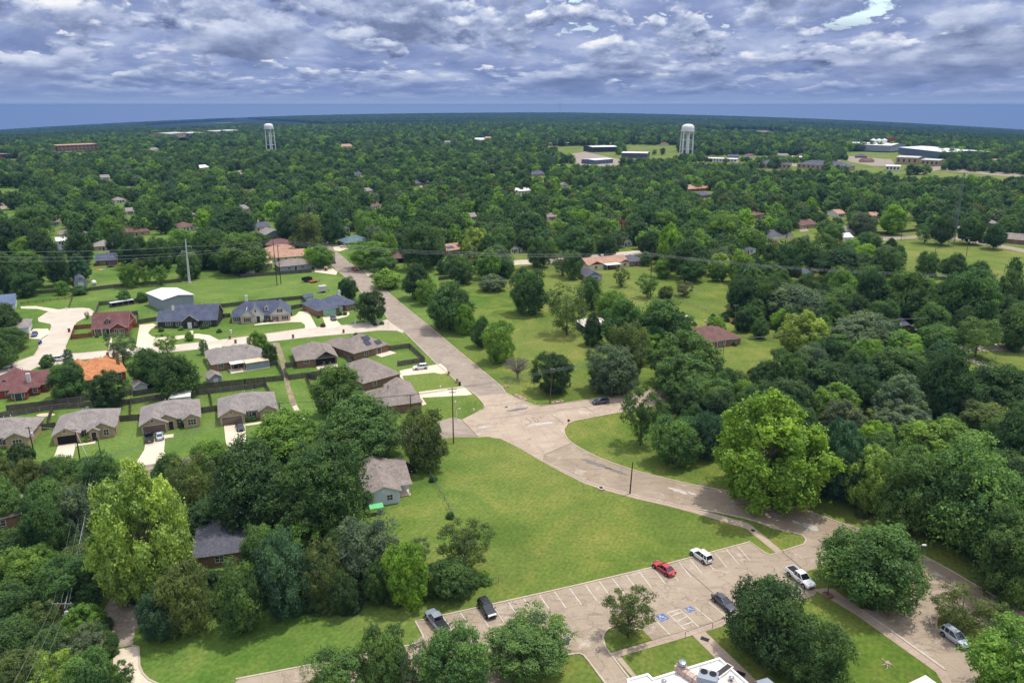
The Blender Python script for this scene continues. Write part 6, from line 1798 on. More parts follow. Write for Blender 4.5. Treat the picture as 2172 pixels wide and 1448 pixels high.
def make_car(name, kind, paint, label, rear_px, front_px, cat='car', group='parked cars', bed='open', z=0.03, scale=1.0, roof_m=None):
    c = CAR[kind]; L, H = c['L'], c['H']; k = c['W'] / 2 / .95
    a, b = G(*rear_px), G(*front_px); mid = (a + b) / 2; d = b - a
    root = empty(name, (mid.x, mid.y, z), math.atan2(d.y, d.x), label, cat, group)
    root.scale = (scale,) * 3
    X = lambda t: (t - .5) * L
    body = MB(); st = []
    bz = .30 if kind != 'pickup' else .42
    for (t, w, zb) in c['belt']:
        w *= k; lo = bz + (.12 if t in (0, 1) else 0)
        m = (lo + zb) / 2
        st.append([(X(t), -w * .90, lo), (X(t), -w, m), (X(t), -w * .97, zb - .1), (X(t), -w * .86, zb), (X(t), w * .86, zb), (X(t), w * .97, zb - .1), (X(t), w, m), (X(t), w * .90, lo)])
    loft(body, st)
    bo = body.build('body', M[paint], root, smooth=False)
    g = MB(); st = []
    for (t, zz, w) in c['cab']: 
        w *= k; st.append((t, zz, w))
    base = [(X(t), s * w * 1.0, .85) for t, zz, w in st for s in (-1, 1)]
    rings = []
    for t, zz, w in st:
        zb = min(zz, .9 if kind == 'sedan' else 1.0) - .06
        rings.append([(X(t), -k * .86 * .98, zb), (X(t), -w, zz - .02), (X(t), -w * .85, zz), (X(t), w * .85, zz), (X(t), w, zz - .02), (X(t), k * .86 * .98, zb)])
    loft(g, rings); g.build('windows', M['car_glass'], root)
    # roof skin and pillars in body colour
    top = [q for q in st if q[1] > H * .93]
    rf = MB(); t0, t1 = top[0][0], top[-1][0]
    w = top[0][2]
    rf.box(X(t0) - .05, -w * .93, H - .03, X(t1) + .08, w * .93, H + .022)
    ro = rf.build('roof', M[roof_m or paint], bo)
    pl = MB()
    for s in (-1, 1):
        for i in range(len(st) - 1):
            p, q = st[i], st[i + 1]
            if abs(p[1] - q[1]) > .12: pl.tube((X(p[0]), s * (p[2] if p[1] > 1.2 else k * .80), p[1]), (X(q[0]), s * (q[2] if q[1] > 1.2 else k * .80), q[1]), .05, n=4)
        xm = X((t0 + t1) / 2 + (.0 if kind != 'suv' else .06)); pl.tube((xm, s * k * .86, .9), (xm, s * w * 1.0, H - .02), .045, n=4)
        if kind == 'suv': xm = X(.2); pl.tube((xm, s * k * .86, 1.0), (xm, s * w * 1.0, H - .02), .07, n=4)
    pl.build('pillar', M[paint], bo)
    for x in (X(.185), X(.815)):
        for s in (-1, 1):
            r = .33 if kind == 'sedan' else .37 if kind == 'suv' else .41
            y0 = s * k * .97
            wh = MB(); wh.tube((x, y0 - s * .2, r), (x, y0 + s * .025, r), r, n=16); wo = wh.build('wheel', M['tyre'], root)
            ri = MB(); ri.tube((x, y0 + s * .02, r), (x, y0 + s * .04, r), r * .62, n=12); ri.build('rim', M['rim'], wo)
            ar = MB(); ar.tube((x, y0 - s * .05, r + .03), (x, y0 + s * .012, r + .03), r + .08, n=16); ar.build('wheel_arch', M['tyre'], bo)
    zb = c['belt'][2][2]
    for s in (-1, 1):
        m = MB(); m.box(X(0) - .02, s * k * .52, zb - .28, X(.02), s * k * .80, zb - .08); m.build('tail_light', M['lamp_red'], root)
        m = MB(); m.box(X(.955), s * k * .46, c['belt'][-2][2] - .16, X(.99), s * k * .78, c['belt'][-2][2] - .03); m.build('headlight', M['lamp_clear'], root)
        m = MB(); xm = X(c['cab'][-1][0] - .03); m.box(xm - .1, s * k * .95, 1.0 if kind != 'sedan' else .92, xm + .08, s * (k * .95 + .2), 1.16 if kind != 'sedan' else 1.05); m.build('mirror', M[paint], root)
    m = MB(); m.box(X(0) - .03, -.26, .62, X(0) + .03, .26, .76); m.build('licence_plate', M['plate'], root)
    m = MB(); m.box(X(.975), -k * .5, .45, X(1) + .01, k * .5, .62); m.build('grille', M['black'], root)
    if kind == 'pickup':
        m = MB()
        x0, x1, y, zt = X(.015), X(.355), k * .80, 1.16
        if bed == 'cover':
            m.box(x0, -y, 1.12, x1, y, 1.17); bb = m.build('bed_cover', M['black'], root)
            for q in range(1, 4):
                n = MB(); xx = x0 + (x1 - x0) * q / 4; n.box(xx - .02, -y, 1.171, xx + .02, y, 1.185); n.build('cover_seam', M['paint_dark'], bb)
        else:
            m.box(x0 + .04, -y * .95, 1.135, x1, y * .95, 1.145); m.build('bed_floor', M['black'], root)
            n = MB(); n.box(x0 - .05, -k * .93, 1.12, x1, -k * .82, 1.3); n.box(x0 - .05, k * .82, 1.12, x1, k * .93, 1.3); n.box(x0 - .06, -k * .82, 1.12, x0 + .04, k * .82, 1.3); n.build('bed_wall', M[paint], bo)
    return root
make_car('pickup_truck', 'pickup', 'paint_grey', 'grey pickup with a black bed cover in the first stall', (945, 1347), (908, 1300), 'pickup', bed='cover', roof_m='paint_grey')
make_car('parked_car', 'suv', 'paint_black', 'black sport utility vehicle facing out of its stall', (1019, 1277), (1048, 1318))
make_car('parked_car', 'sedan', 'paint_red', 'shiny red sedan in the top row of stalls', (1426, 1223), (1389, 1198))
make_car('parked_car', 'suv', 'paint_white', 'white crossover parked beside the red sedan', (1502, 1195), (1472, 1173))
make_car('pickup_truck', 'pickup', 'paint_white', 'white pickup with an open bed at the lot entrance', (1674, 1213), (1721, 1251), 'pickup')
make_car('parked_car', 'sedan', 'paint_dark', 'dark grey sedan near the accessible stalls', (1519, 1270), (1552, 1297))
make_car('parked_car', 'suv', 'paint_silver', 'silver sport utility vehicle by the drop-off island', (2008, 1346), (2043, 1372))
make_car('moving_car', 'suv', 'paint_dark', 'dark sport utility vehicle driving into the crossing', (1286, 854), (1262, 857), group='cars driving')
make_car('parked_car', 'suv', 'paint_white', 'white crossover in the drive beside the straight street', (905, 781), (878, 784))
make_car('parked_car', 'sedan', 'paint_black', 'black car beside the white sided house', (862, 983), (881, 1007))
make_car('parked_car', 'sedan', 'paint_black', 'black sedan alone in the tan drive', (506, 899), (513, 919))
make_car('pickup_truck', 'pickup', 'paint_black', 'black pickup in front of the brown garage', (318, 942), (316, 922), 'pickup')
make_car('parked_car', 'sedan', 'paint_silver', 'silver sedan beside the black pickup', (340, 937), (338, 919))
make_car('parked_car', 'sedan', 'paint_blue', 'dark blue car near the round dead end', (77, 704), (70, 720))
make_car('parked_car', 'suv', 'paint_white', 'white sport utility vehicle on the residential street', (113, 766), (143, 763))
make_car('parked_car', 'suv', 'paint_dark', 'dark car on the grey drive of the mint garage house', (704, 672), (711, 684))
make_car('moving_car', 'sedan', 'paint_red', 'red car driving down the straight street', (745, 570), (760, 576), group='cars driving')
make_car('moving_car', 'suv', 'paint_dark', 'dark car farther up the straight street', (711, 563), (704, 553), group='cars driving')
make_car('pickup_truck', 'pickup', 'paint_white', 'white pickup in the drive by the teal hip roof', (738, 525), (725, 525), 'pickup')
make_car('parked_car', 'sedan', 'paint_red', 'red car in front of a white garage far up the canopy', (1636, 516), (1650, 512))
make_car('pickup_truck', 'pickup', 'paint_white', 'white pickup beside the slate roofed house', (1926, 696), (1944, 704), 'pickup')
make_car('parked_car', 'suv', 'paint_white', 'white sport utility vehicle behind the white pickup by the slate roof', (1938, 690), (1954, 697))
make_car('parked_car', 'sedan', 'paint_white', 'white car under the white carport', (1976, 634), (1968, 641))
make_car('parked_car', 'sedan', 'paint_white', 'white car half hidden at the frame edge by the dead end street', (4, 782), (22, 779))
make_car('parked_car', 'suv', 'paint_dark', 'dark car on the mast field road under the trees', (2032, 505), (2048, 507))
make_car('parked_car', 'suv', 'paint_black', 'black car on the mast field road nearest the frame edge', (2076, 514), (2090, 517))

def trailer(name, label, a, b, body, w, h, base=.7, kind='box'):
    o0, ang, L = frame_of(a, b)
    r = empty(name, o0, ang, label, 'trailer')
    mb = MB()
    if kind == 'box': mb.box(0, 0, base, L, w, base + h)
    else:
        mb.box(0, 0, base, L, w, base + .12); mb.box(0, 0, base + .12, L, .1, base + h); mb.box(0, w - .1, base + .12, L, w, base + h); mb.box(0, .1, base + .12, .1, w - .1, base + h)
    mb.build('body', M[body], r)
    for x in (L * .4, L * .58):
        for y in (-.1, w + .1):
            t_ = MB(); t_.tube((x, y - .1, .38), (x, y + .1, .38), .38, n=12); t_.build('wheel', M['tyre'], r)
    t_ = MB(); t_.path([(L, w / 2, base), (L + 1.4, w / 2, base - .05)], .07, 5); t_.box(L + .9, w/2 - .06, 0, L + 1.0, w/2 + .06, base); t_.build('tow_bar', M['black'], r)
    return r
trailer('box_trailer', 'grey white box trailer standing on the field', (679, 622), (694, 620), 'metal_pale', 2.3, 2.4)
trailer('dump_trailer', 'black dump trailer with high sides on the field', (645, 600), (663, 597), 'black', 2.2, 1.5, .8, 'tub')
trailer('flat_trailer', 'low orange flat trailer beside the black one', (661, 601), (677, 598), 'paint_orange', 2.2, .25, .6, 'tub')

# ------------------------------------------------------------------ fences
def fence(label, px, kind='board', m='wood_grey', h=1.8, rails=False, group='fences between the yards'):
    P = [G(a, b) for a, b in px]; o = P[0]; Q = [p - o for p in P]
    r = empty({'board': 'board_fence', 'rail': 'rail_fence', 'chain': 'chain_link_fence'}[kind], o, 0, label, 'fence', group)
    rr = random.Random(int(px[0][0] * 7 + px[0][1]))
    bd, rl = MB(), MB(); posts = []
    for a, b in zip(Q, Q[1:]):
        d = b - a; L = d.length; u = d / L
        n_p = max(1, round(L / (2.6 if kind == 'rail' else 3.2 if L < 60 else 6)))
        for k in range(n_p + 1): posts.append(a + u * (L * k / n_p))
        if kind == 'board':
            n = max(1, int(L / .42))
            for k in range(n):
                c = a + u * (L * (k + .5) / n); bd.obox((c.x, c.y), (u.x, u.y), L / n * .93, .03, .05, h + rr.uniform(-.05, .04))
            if rails:
                nrm = Vector((-u.y, u.x, 0)); s = -1 if (nrm.y > 0) else 1
                for z in (.35, h * .5, h - .35):
                    c = (a + b) / 2 + nrm * s * .06; rl.obox((c.x, c.y), (u.x, u.y), L, .05, z, z + .1)
        elif kind == 'rail':
            for z in (.35, .75, 1.15): rl.obox(((a + b) / 2)[:2], (u.x, u.y), L, .05, z, z + .15)
        else:
            rl.tube(a + Vector((0, 0, h)), b + Vector((0, 0, h)), .035, n=5)
            n = int(L / .5)
            for k in range(n):
                p = a + u * (L * k / n); q = a + u * (L * min(k + 1.2, n) / n)
                bd.tube((p.x, p.y, .05), (q.x, q.y, h), .009, n=3, caps=False); bd.tube((q.x, q.y, .05), (p.x, p.y, h), .009, n=3, caps=False)
    if bd.v: bd.build('board_panel' if kind == 'board' else 'wire_mesh', M[m] if kind == 'board' else M['galv'], r)
    if rl.v: rl.build('rail', M['wood_rail'] if kind == 'board' else M[m] if kind == 'rail' else M['galv'], r)
    for p in posts[:100]:
        mb = MB()
        if kind == 'chain': mb.tube((p.x, p.y, 0), (p.x, p.y, h + .05), .04, n=6)
        else: mb.box(p.x - .06, p.y - .06, 0, p.x + .06, p.y + .06, h - .08 if kind == 'board' else 1.4)
        mb.build('post', M['wood_rail'] if rails else M[m] if kind != 'chain' else M['galv'], r)
    return r
def fences():
    f = fence
    f('dark board fence along the upper side of the long back alley', [(15, 872), (117, 860)])
    f('railed board fence behind the orange roofed house', [(117, 859), (200, 848), (281, 838)], rails=True)
    f('dark board fence from the pale shed to the big tree', [(283, 841), (336, 833), (420, 827)])
    f('dark board fence below the grey shed and patio covers', [(420, 826), (520, 815), (602, 807)])
    f('long railed board fence behind the tan brick houses', [(0, 887), (112, 869), (276, 858), (336, 848), (420, 838), (540, 824), (564, 820), (573, 838)], rails=True)
    f('short side fence between the first two back yards', [(113, 871), (102, 900)])
    f('short fence between the edge house and the arched porch house', [(72, 916), (119, 908)])
    f('short fence between the arched porch house and the next', [(246, 895), (298, 891)])
    f('short side fence behind the arched porch house', [(278.5, 853), (277, 882)])
    f('short fence beside the black car house', [(425, 877), (461, 872)])
    f('short side fence behind the brown garage house', [(445, 834), (450, 861)])
    f('railed board fence round the yard of the timber patio house', [(630, 777), (605, 781), (608, 800), (614, 806), (680, 797), (751, 784)], rails=True)
    f('board fence between the timber patio house and the solar house', [(714, 753), (726, 751), (752, 780)], rails=True)
    f('board fence along the drain below the timber patio house', [(672, 806), (650, 803), (664, 836), (678, 857), (692, 882)])
    f('railed board fence round the yard of the solar panel house', [(823, 744), (869, 738), (901, 768), (843, 777)], rails=True)
    f('short railed fence left of the solar panel house', [(740, 765), (752, 763)], rails=True)
    f('board fence along the drain beside the patio cover house', [(566, 777), (588, 774), (602, 800)], rails=True)
    f('long board fence behind the farmhouse and the cottage', [(459, 654), (550, 644), (641, 635), (653, 650), (610, 658)])
    f('board fence enclosing the small yard beside the cottage', [(459, 669), (473, 667), (467, 649), (474, 675), (489, 673)])
    f('long board fence along the far side of the field', [(35, 628), (119, 621), (191, 617), (261, 609), (385, 599)])
    f('brown rail fence past the round dead end', [(45, 647), (154, 634), (147, 653)], 'rail', 'wood_pole')
    f('new red wood fence round the side yard of the brick house', [(199, 696), (159, 699), (152, 720), (196, 715)], m='wood_red')
    f('short red wood fence right of the brick house', [(273, 696), (294, 694)], m='wood_red')
    f('grey board fence round the coop yard', [(293, 687), (333, 681)])
    f('railed fence around the coop and farmhouse yard', [(201, 676), (211, 648), (348, 636)], rails=True)
    f('board fence behind the brick house', [(276, 670), (293, 668), (294, 686)])
    f('wire fence in the farmhouse yard', [(300, 668), (345, 660)], 'chain', h=1.2)
    f('long board fence in front of the tan roofed row', [(501, 568), (509, 589), (661, 578)])
    f('board fence at the top of the meadow', [(930, 595), (963, 591)])
    f('chain link fence along the white sided house yard', [(899, 985), (915, 1017), (943, 1062), (960, 1097), (970, 1114)], 'chain', h=1.5)
    f('chain link fence closing the end of the lower tree row', [(1000, 1247), (1058, 1236)], 'chain', h=1.3)
    f('chain link fence under the lower tree row', [(706, 1301), (760, 1292), (860, 1274), (960, 1255)], 'chain', h=1.2)
    f('chain link fence behind the brown ranch house', [(1429, 636), (1480, 655), (1526, 674)], 'chain', h=1.3)
    f('grey railed fence beside the brown ranch house', [(1555, 686), (1600, 704)], rails=True)
    f('short new yellow wood fence behind the brown ranch house', [(1536, 679), (1555, 686)], m='wood_yellow')
    f('chain link fence running down the upper meadow', [(1300, 599), (1340, 614), (1379, 631)], 'chain', h=1.3)
    f('chain link fence from the brown pole to the small trees', [(1383, 630), (1440, 624), (1494, 619)], 'chain', h=1.3)
    f('dark rail fence on the near side of the pale lane', [(2040, 760), (2100, 782), (2172, 806), (2200, 815)], 'rail', 'wood_pole_dark')
    f('dark rail fence on the far side of the pale lane', [(2066, 760), (2110, 775), (2172, 796), (2200, 804)], 'rail', 'wood_pole_dark')
    f('dark board fence behind the slate roofed house', [(1823, 664), (1874, 681)])
    f('long grey board fence beside the far lawn and road', [(1812, 496), (1880, 497), (1942, 491)])
    f('red board fence beside the grey gabled house', [(194, 524), (206, 521)], m='wood_red')
    f('red board fence near the teal hip roof', [(775, 506), (806, 503)], m='wood_red')
    # a gate rail at the accessible stalls
fences()

# ------------------------------------------------------------------ poles, masts and wires
TOP = {}
def pole(key, label, base, top_y, m='wood_pole', r=.16, arms=((.3, 2.4),), trans=0, name='utility_pole', lean=(0, 0), group='utility poles', lamp=None, top_x=None):
    b = G(*base); h = hgt(base[0], base[1], top_y)
    root = empty(name, b, 0, label, 'pole', group)
    lx = 0.0
    if top_x is not None:
        s = F / PX((b.x, b.y, h))[2]; lx = (top_x - PX((b.x, b.y, h))[0]) / s
    mb = MB(); mb.path([(0, 0, 0), (lx * .5, 0, h * .5), (lx, 0, h)], [r, r * .85, r * .65], 8); mb.build('shaft', M[m], root)
    for (dz, w) in arms:
        z = h - dz
        mb = MB(); mb.box(lx - w/2, -.16, z - .08, lx + w/2, -.04, z + .08); ar = mb.build('crossarm', M['wood_rail'], root)
        for q in (-.46, -.18, .18, .46):
            i = MB(); i.lathe([(.05, 0), (.07, .08), (.04, .2), (.02, .26)], 8, c=(lx + q * w, -.1, z + .08)); i.build('insulator', M['metal_pale'], ar)
    for k in range(trans):
        mb = MB(); mb.lathe([(.02, 0), (.3, .02), (.32, .1), (.32, .95), (.26, 1.05), (.02, 1.08)], 12, c=(lx * .9 + .5, -.1 + k * .4, h - 2.6)); mb.build('transformer', M['metal_pale'], root)
    if lamp:
        ln, hd = lamp
        mb = MB(); mb.path([(lx, 0, h - .4), (lx + ln * .5, 0, h + .25), (lx + ln, 0, h + .3)], .05, 6); a = mb.build('lamp_arm', M['metal_pale'], root)
        mb = MB(); mb.box(lx + ln - .15, -.16, h + .2, lx + ln + .55, .16, h + .34); mb.build('lamp_head', M['plastic_white'], a)
    TOP[key] = Vector((b.x + lx, b.y - .1, h))
    return root
def poles():
    p = pole
    p('x1', 'tall brown pole standing alone at the crossing corner', (962, 940), 822, r=.17, arms=((.4, 2.2), (1.2, 1.6)))
    p('x2', 'dark pole behind the huge dense dark oak', (873, 908), 836, 'wood_pole_dark', trans=0)
    p('x3', 'short dark pole in front of the crossing house roof', (825, 862), 817, 'wood_pole_dark', arms=())
    p('x4', 'brown pole on the meadow corner with no lamp', (1166, 856), 781, arms=((.3, 1.2),), top_x=1172)
    p('x5', 'bare dark pole beside the curving road', (1336, 1047), 980, 'wood_pole_dark', arms=(), top_x=1342)
    p('w1', 'leaning pole with a transformer on the edge house lawn', (75, 973), 904, 'wood_pole_dark', arms=((.4, 1.6),), trans=1, top_x=60)
    p('w2', 'dark pole in front of the open garage', (170, 977), 909, 'wood_pole_dark', arms=((.3, 1.4),), top_x=159)
    p('w3', 'short plain post on the front lawn hedge line', (214, 968), 928, 'wood_pole_dark', arms=(), r=.12)
    p('w4', 'pole with a transformer rising from the corner woods', (194, 1045), 976, arms=((.3, 3.4),), trans=1, top_x=191)
    p('w5', 'leaning pole with a wide crossarm deep in the corner woods', (143, 1345), 1277, arms=((.2, 3.2),), trans=1, top_x=131)
    p('w6', 'pole with a transformer beside the black car house', (598, 900), 853, 'wood_pole_dark', arms=((.3, 2.0),), trans=1, top_x=592)
    p('w7', 'pole with a street lamp inside the corner woods', (172, 1155), 1085, arms=(), lamp=(1.6, 1), top_x=182)
    p('m1', 'tall brown power pole at the top of the meadow', (1379, 631), 535, r=.24, arms=((.6, 4.0), (1.8, 3.0)), top_x=1383)
    p('m2', 'grey lamp pole behind the brown ranch house', (1558, 697), 647, 'galv', r=.1, arms=((.2, 1.6),), top_x=1561)
    p('m3', 'grey pole in front of the brown ranch house', (1532, 772), 720, 'galv', r=.12, arms=((.2, 1.6),))
    p('m4', 'pole with a transformer beside the slate roofed house', (1900, 730), 676, 'galv', arms=((.3, 2.4),), trans=1, top_x=1909)
    p('m5', 'brown pole between the trees near the pale lane', (2109, 690), 657, arms=((.3, 2.4),), trans=1, top_x=2116)
    p('m6', 'slim pole in front of the maroon roof', (1972, 700), 670, r=.1, arms=((.3, 1.4),))
    p('m7', 'slim lamp pole beside the rail fenced lane', (2109, 780), 732, 'galv', r=.08, arms=(), lamp=(-1.0, 1), top_x=2117)
    p('f1', 'pole on the verge of the mast field road', (1911, 511), 470, arms=((.4, 3.0),), top_x=1915)
    p('f2', 'thin pole by the dark conical tree', (1870, 526), 494, r=.12, arms=(), top_x=1873)
    p('f3', 'pole behind the end of the long grey board fence', (1856, 498), 464, arms=((.3, 2.0),))
    p('f4', 'short pole at the near edge of the mast field', (1981, 550), 524, arms=((.2, 1.0),))
    p('f5', 'pole with three transformers in the mast field', (2050, 543), 503, arms=((.4, 2.6),), trans=2, top_x=2054)
    p('f6', 'pale double pole beside the narrow tree in the mast field', (2130, 578), 560, 'galv', arms=((.3, 1.2),))
    p('f7', 'tall pole at the frame edge below the mast field', (2166, 640), 582, arms=((.4, 3.0), (1.2, 3.0)))
    p('h1', 'left post of the twin wooden power poles', (588, 606), 507, 'wood_pole_dark', r=.2, arms=())
    p('h2', 'right post of the twin wooden power poles', (596, 602), 519, 'wood_pole_dark', r=.2, arms=((.4, 3.2),))
    # steel pylon
    b = G(402, 600); h = hgt(402, 600, 507); s = F / PX((b.x, b.y, h))[2]; lx = (393 - PX((b.x, b.y, h))[0]) / s
    r = empty('steel_pylon', b, 0, 'tall galvanised steel power pylon at the edge of the field', 'pylon')
    mb = MB(); mb.path([(0, 0, 0), (lx * .5, 0, h * .5), (lx, 0, h)], [.62, .42, .22], 12); mb.build('shaft', M['metal_pale'], r)
    for dz, w, sd_ in ((3.2, 2.4, 1), (5.6, 2.6, -1), (6.4, 3.2, 1)):
        mb = MB(); mb.path([(lx, 0, h - dz - .3), (lx + sd_ * w, 0, h - dz)], [.14, .07], 6); a = mb.build('arm', M['metal_pale'], r)
        i = MB(); i.lathe([(.08, -1.1), (.1, -.6), (.08, 0)], 8, c=(lx + sd_ * w, 0, h - dz)); i.build('insulator', M['metal_pale'], a)
    mb = MB(); mb.lathe([(1.0, 0), (1.0, .3), (.7, .32)], 12); mb.build('footing', M['kerb_concrete'], r)
    TOP['py'] = Vector((b.x + lx, b.y, h)); 
    # lattice mast
    b = G(2019, 522); h = hgt(2019, 522, 366)
    r = empty('lattice_mast', b, R(20), 'tall three legged lattice radio mast in the field', 'mast')
    W0, W1 = 1.9, .5
    legs = [(math.cos(k * 2.094), math.sin(k * 2.094)) for k in range(3)]
    wd = lambda z: W0 + (W1 - W0) * z / h
    for (x, y) in legs:
        mb = MB(); mb.path([(x * W0, y * W0, 0), (x * W1, y * W1, h)], [.14, .09], 6); mb.build('leg', M['galv'], r)
    br = MB(); n = 18
    for i in range(n):
        z0, z1 = h * i / n, h * (i + 1) / n
        for k in range(3):
            a, c = legs[k], legs[(k + 1) % 3]
            br.tube((a[0] * wd(z0), a[1] * wd(z0), z0), (c[0] * wd(z1), c[1] * wd(z1), z1), .05, n=4); br.tube((c[0] * wd(z0), c[1] * wd(z0), z0), (a[0] * wd(z1), a[1] * wd(z1), z1), .05, n=4); br.tube((a[0] * wd(z1), a[1] * wd(z1), z1), (c[0] * wd(z1), c[1] * wd(z1), z1), .05, n=4)
    br.build('lattice', M['galv'], r)
    for z, s_ in ((h * .27, 1.0), (h * .985, .8)):
        d = MB(); d.lathe([(.02, 0), (.5 * s_, .05), (.9 * s_, .25), (.92 * s_, .27), (.5 * s_, .09), (.02, .04)], 14); o = d.build('dish', M['plastic_white'], r); o.location = (wd(z) * .6, -1.2, z); o.rotation_euler = (R(95), 0, 0)
    # far guyed masts on the skyline
    for px, by, ty, lb in ((1187, 262, 214, 'slender radio mast rising above the skyline'), (1125, 252, 234, 'shorter radio mast touching the skyline'), (1226, 254, 236, 'faint thin mast on the skyline right of the tall radio mast')):
        b = G(px, by); h = hgt(px, by, ty); r = empty('radio_mast', b, 0, lb, 'mast', 'far radio masts')
        mb = MB(); mb.path([(0, 0, 0), (0, 0, h)], [1.1, .7], 4); mb.build('mast', M['galv'], r)
        for q in (.55, .8, .95):
            d = MB(); d.box(-2.2, -.5, h * q, 2.2, .5, h * q + 1.6); d.build('antenna', M['metal_pale'], r)
poles()
def wire(label, pts, sag=.8, r=.045, m='wire', n=10):
    """one cable hung through several supports"""
    line = []
    for a, b in zip(pts, pts[1:]):
        a, b = Vector(a), Vector(b); L = (b - a).length
        for k in range(n):
            t = k / n; p = a.lerp(b, t); p.z -= sag * (L / 60) * 4 * t * (1 - t); line.append(p)
    line.append(Vector(pts[-1]))
    o0 = line[0].copy()
    mb = MB(); mb.path([p - o0 for p in line], r * 1.35, 4)
    o = mb.build('power_line', M[m], loc=o0)
    return tag(o, label, 'cable', 'overhead power lines')
def wires():
    T_ = TOP; V = lambda x, y, z: Vector((x, y, z))
    off = lambda k, dx, dz: T_[k] + V(dx, 0, dz)
    lft = G(-60, 640); rgt = T_['f7']
    for i, (dz, dz2, dx, word) in enumerate(((-3.4, -.3, 2.0, 'upper'), (-6.6, -1.0, -2.4, 'middle'), (-7.4, -1.8, 2.8, 'lower'))):
        wire(f'{word} of the three lines from the steel pylon out of frame', [V(lft.x + 2 * i, lft.y, 22 - 2.2 * i), off('py', dx, dz)], .8, .042)
        wire(f'{word} of the three lines across the field and over the street', [off('py', dx, dz), off('h1', 0, dz2), off('m1', -1.6 + 1.6 * i, -.4 - .6 * i)], .9, .036)
        wire(f'{word} of the three lines over the upper meadow trees', [off('m1', -1.6 + 1.6 * i, -.4 - .6 * i), off('f7', -1.4 + 1.4 * i, -.3 - .5 * i)], .9, .036)
    for i, word in enumerate(('near', 'middle', 'far')):
        d = -1 + i
        wire(f'{word} strand along the crossing from the tall brown pole', [off('w6', d * .8, -.1), off('x2', d * .8, -.1), off('x1', d * .9, -.2), off('x4', d * .5, -.2 - .3 * i), off('m3', d * .6, -.1), off('m4', d * .8, -.1), off('m5', d * .8, -.1), G(2230, 655) + V(0, d, 9)], .6, .024, 'wire_dark')
        wire(f'{word} strand along the front lawns to the corner woods pole', [off('w6', d * .8, -.1), off('w4', d * 1.3, 0)], .8, .02, 'wire_dark')
        wire(f'{word} strand running down the corner woods', [off('w4', d * 1.3, 0), off('w5', d * 1.2, .1), G(85, 1600) + V(d * 1.4, 0, 11)], .5, .018, 'wire_dark')
    wire('service line over the open garage to the corner woods pole', [T_['w1'], T_['w2'], off('w4', 0, -.4)], .6, .028)
    wire('service line from the corner woods pole to the lamp pole', [off('w4', 0, -1.2), off('w7', 0, -.2), off('w5', .3, -1)], .4, .028)
    wire('thin line along the mast field road', [T_['f3'], T_['f1'], T_['f5']], .6, .03, 'wire_dark')
wires()

# ------------------------------------------------------------------ water towers
def water_tower(label, base, top_y, rad_px, nlegs=6):
    b = G(*base); h = hgt(base[0], base[1], top_y); s = F / PX((b.x, b.y, h))[2]; rad = rad_px / s
    r = empty('water_tower', b, 0, label, 'water tower', None)
    zt = h - rad * 1.12
    mb = MB(); mb.lathe([(rad * .2, zt - rad * .5), (rad * .6, zt - rad * .36), (rad * .9, zt - rad * .12), (rad, zt), (rad, zt + rad * .5), (rad * .96, zt + rad * .7), (rad * .84, zt + rad * .9), (rad * .6, zt + rad * 1.04), (rad * .3, zt + rad * 1.1), (.1, h)], 32)
    tk = mb.build('tank', M['tower_white'], r, smooth=True)
    mb = MB(); mb.lathe([(rad * 1.0, zt + .0), (rad * 1.14, zt), (rad * 1.14, zt + .25), (rad * 1.0, zt + .25)], 32)
    for k in range(24):
        t_ = k * math.pi / 12; mb.tube((rad * 1.13 * math.cos(t_), rad * 1.13 * math.sin(t_), zt + .25), (rad * 1.13 * math.cos(t_), rad * 1.13 * math.sin(t_), zt + 1.35), .05, n=4)
    mb.build('balcony', M['tower_white'], tk)
    mb = MB(); mb.tube((0, 0, 0), (0, 0, zt - rad * .4), rad * .14, n=14); mb.build('riser_pipe', M['tower_white'], r)
    for k in range(nlegs):
        a = 2 * math.pi * k / nlegs + .3; c, sn = math.cos(a), math.sin(a)
        mb = MB(); mb.path([(c * rad * 1.08, sn * rad * 1.08, 0), (c * rad * .98, sn * rad * .98, zt + rad * .1)], [.8, .7], 8); mb.build('leg', M['tower_white'], r)
    br = MB()
    for z in (.36, .7):
        q = zt * z; rr_ = rad * (1.08 - .1 * z)
        for k in range(nlegs):
            a, a2 = 2 * math.pi * k / nlegs + .3, 2 * math.pi * (k + 1) / nlegs + .3
            br.tube((math.cos(a) * rr_, math.sin(a) * rr_, q), (math.cos(a2) * rr_, math.sin(a2) * rr_, q), .2, n=5)
            z2 = zt * (z + .3); r2 = rad * (1.08 - .1 * (z + .3)); br.tube((math.cos(a) * rr_, math.sin(a) * rr_, q), (math.cos(a2) * r2, math.sin(a2) * r2, z2), .07, n=4)
    br.build('brace_ring', M['tower_white'], r)
water_tower('farther white water tower on slender legs above the canopy', (575, 326), 262, 9.6, 5)
water_tower('nearer white water tower on tall straight legs beside the sheds', (1455, 338), 263, 13.2, 7)

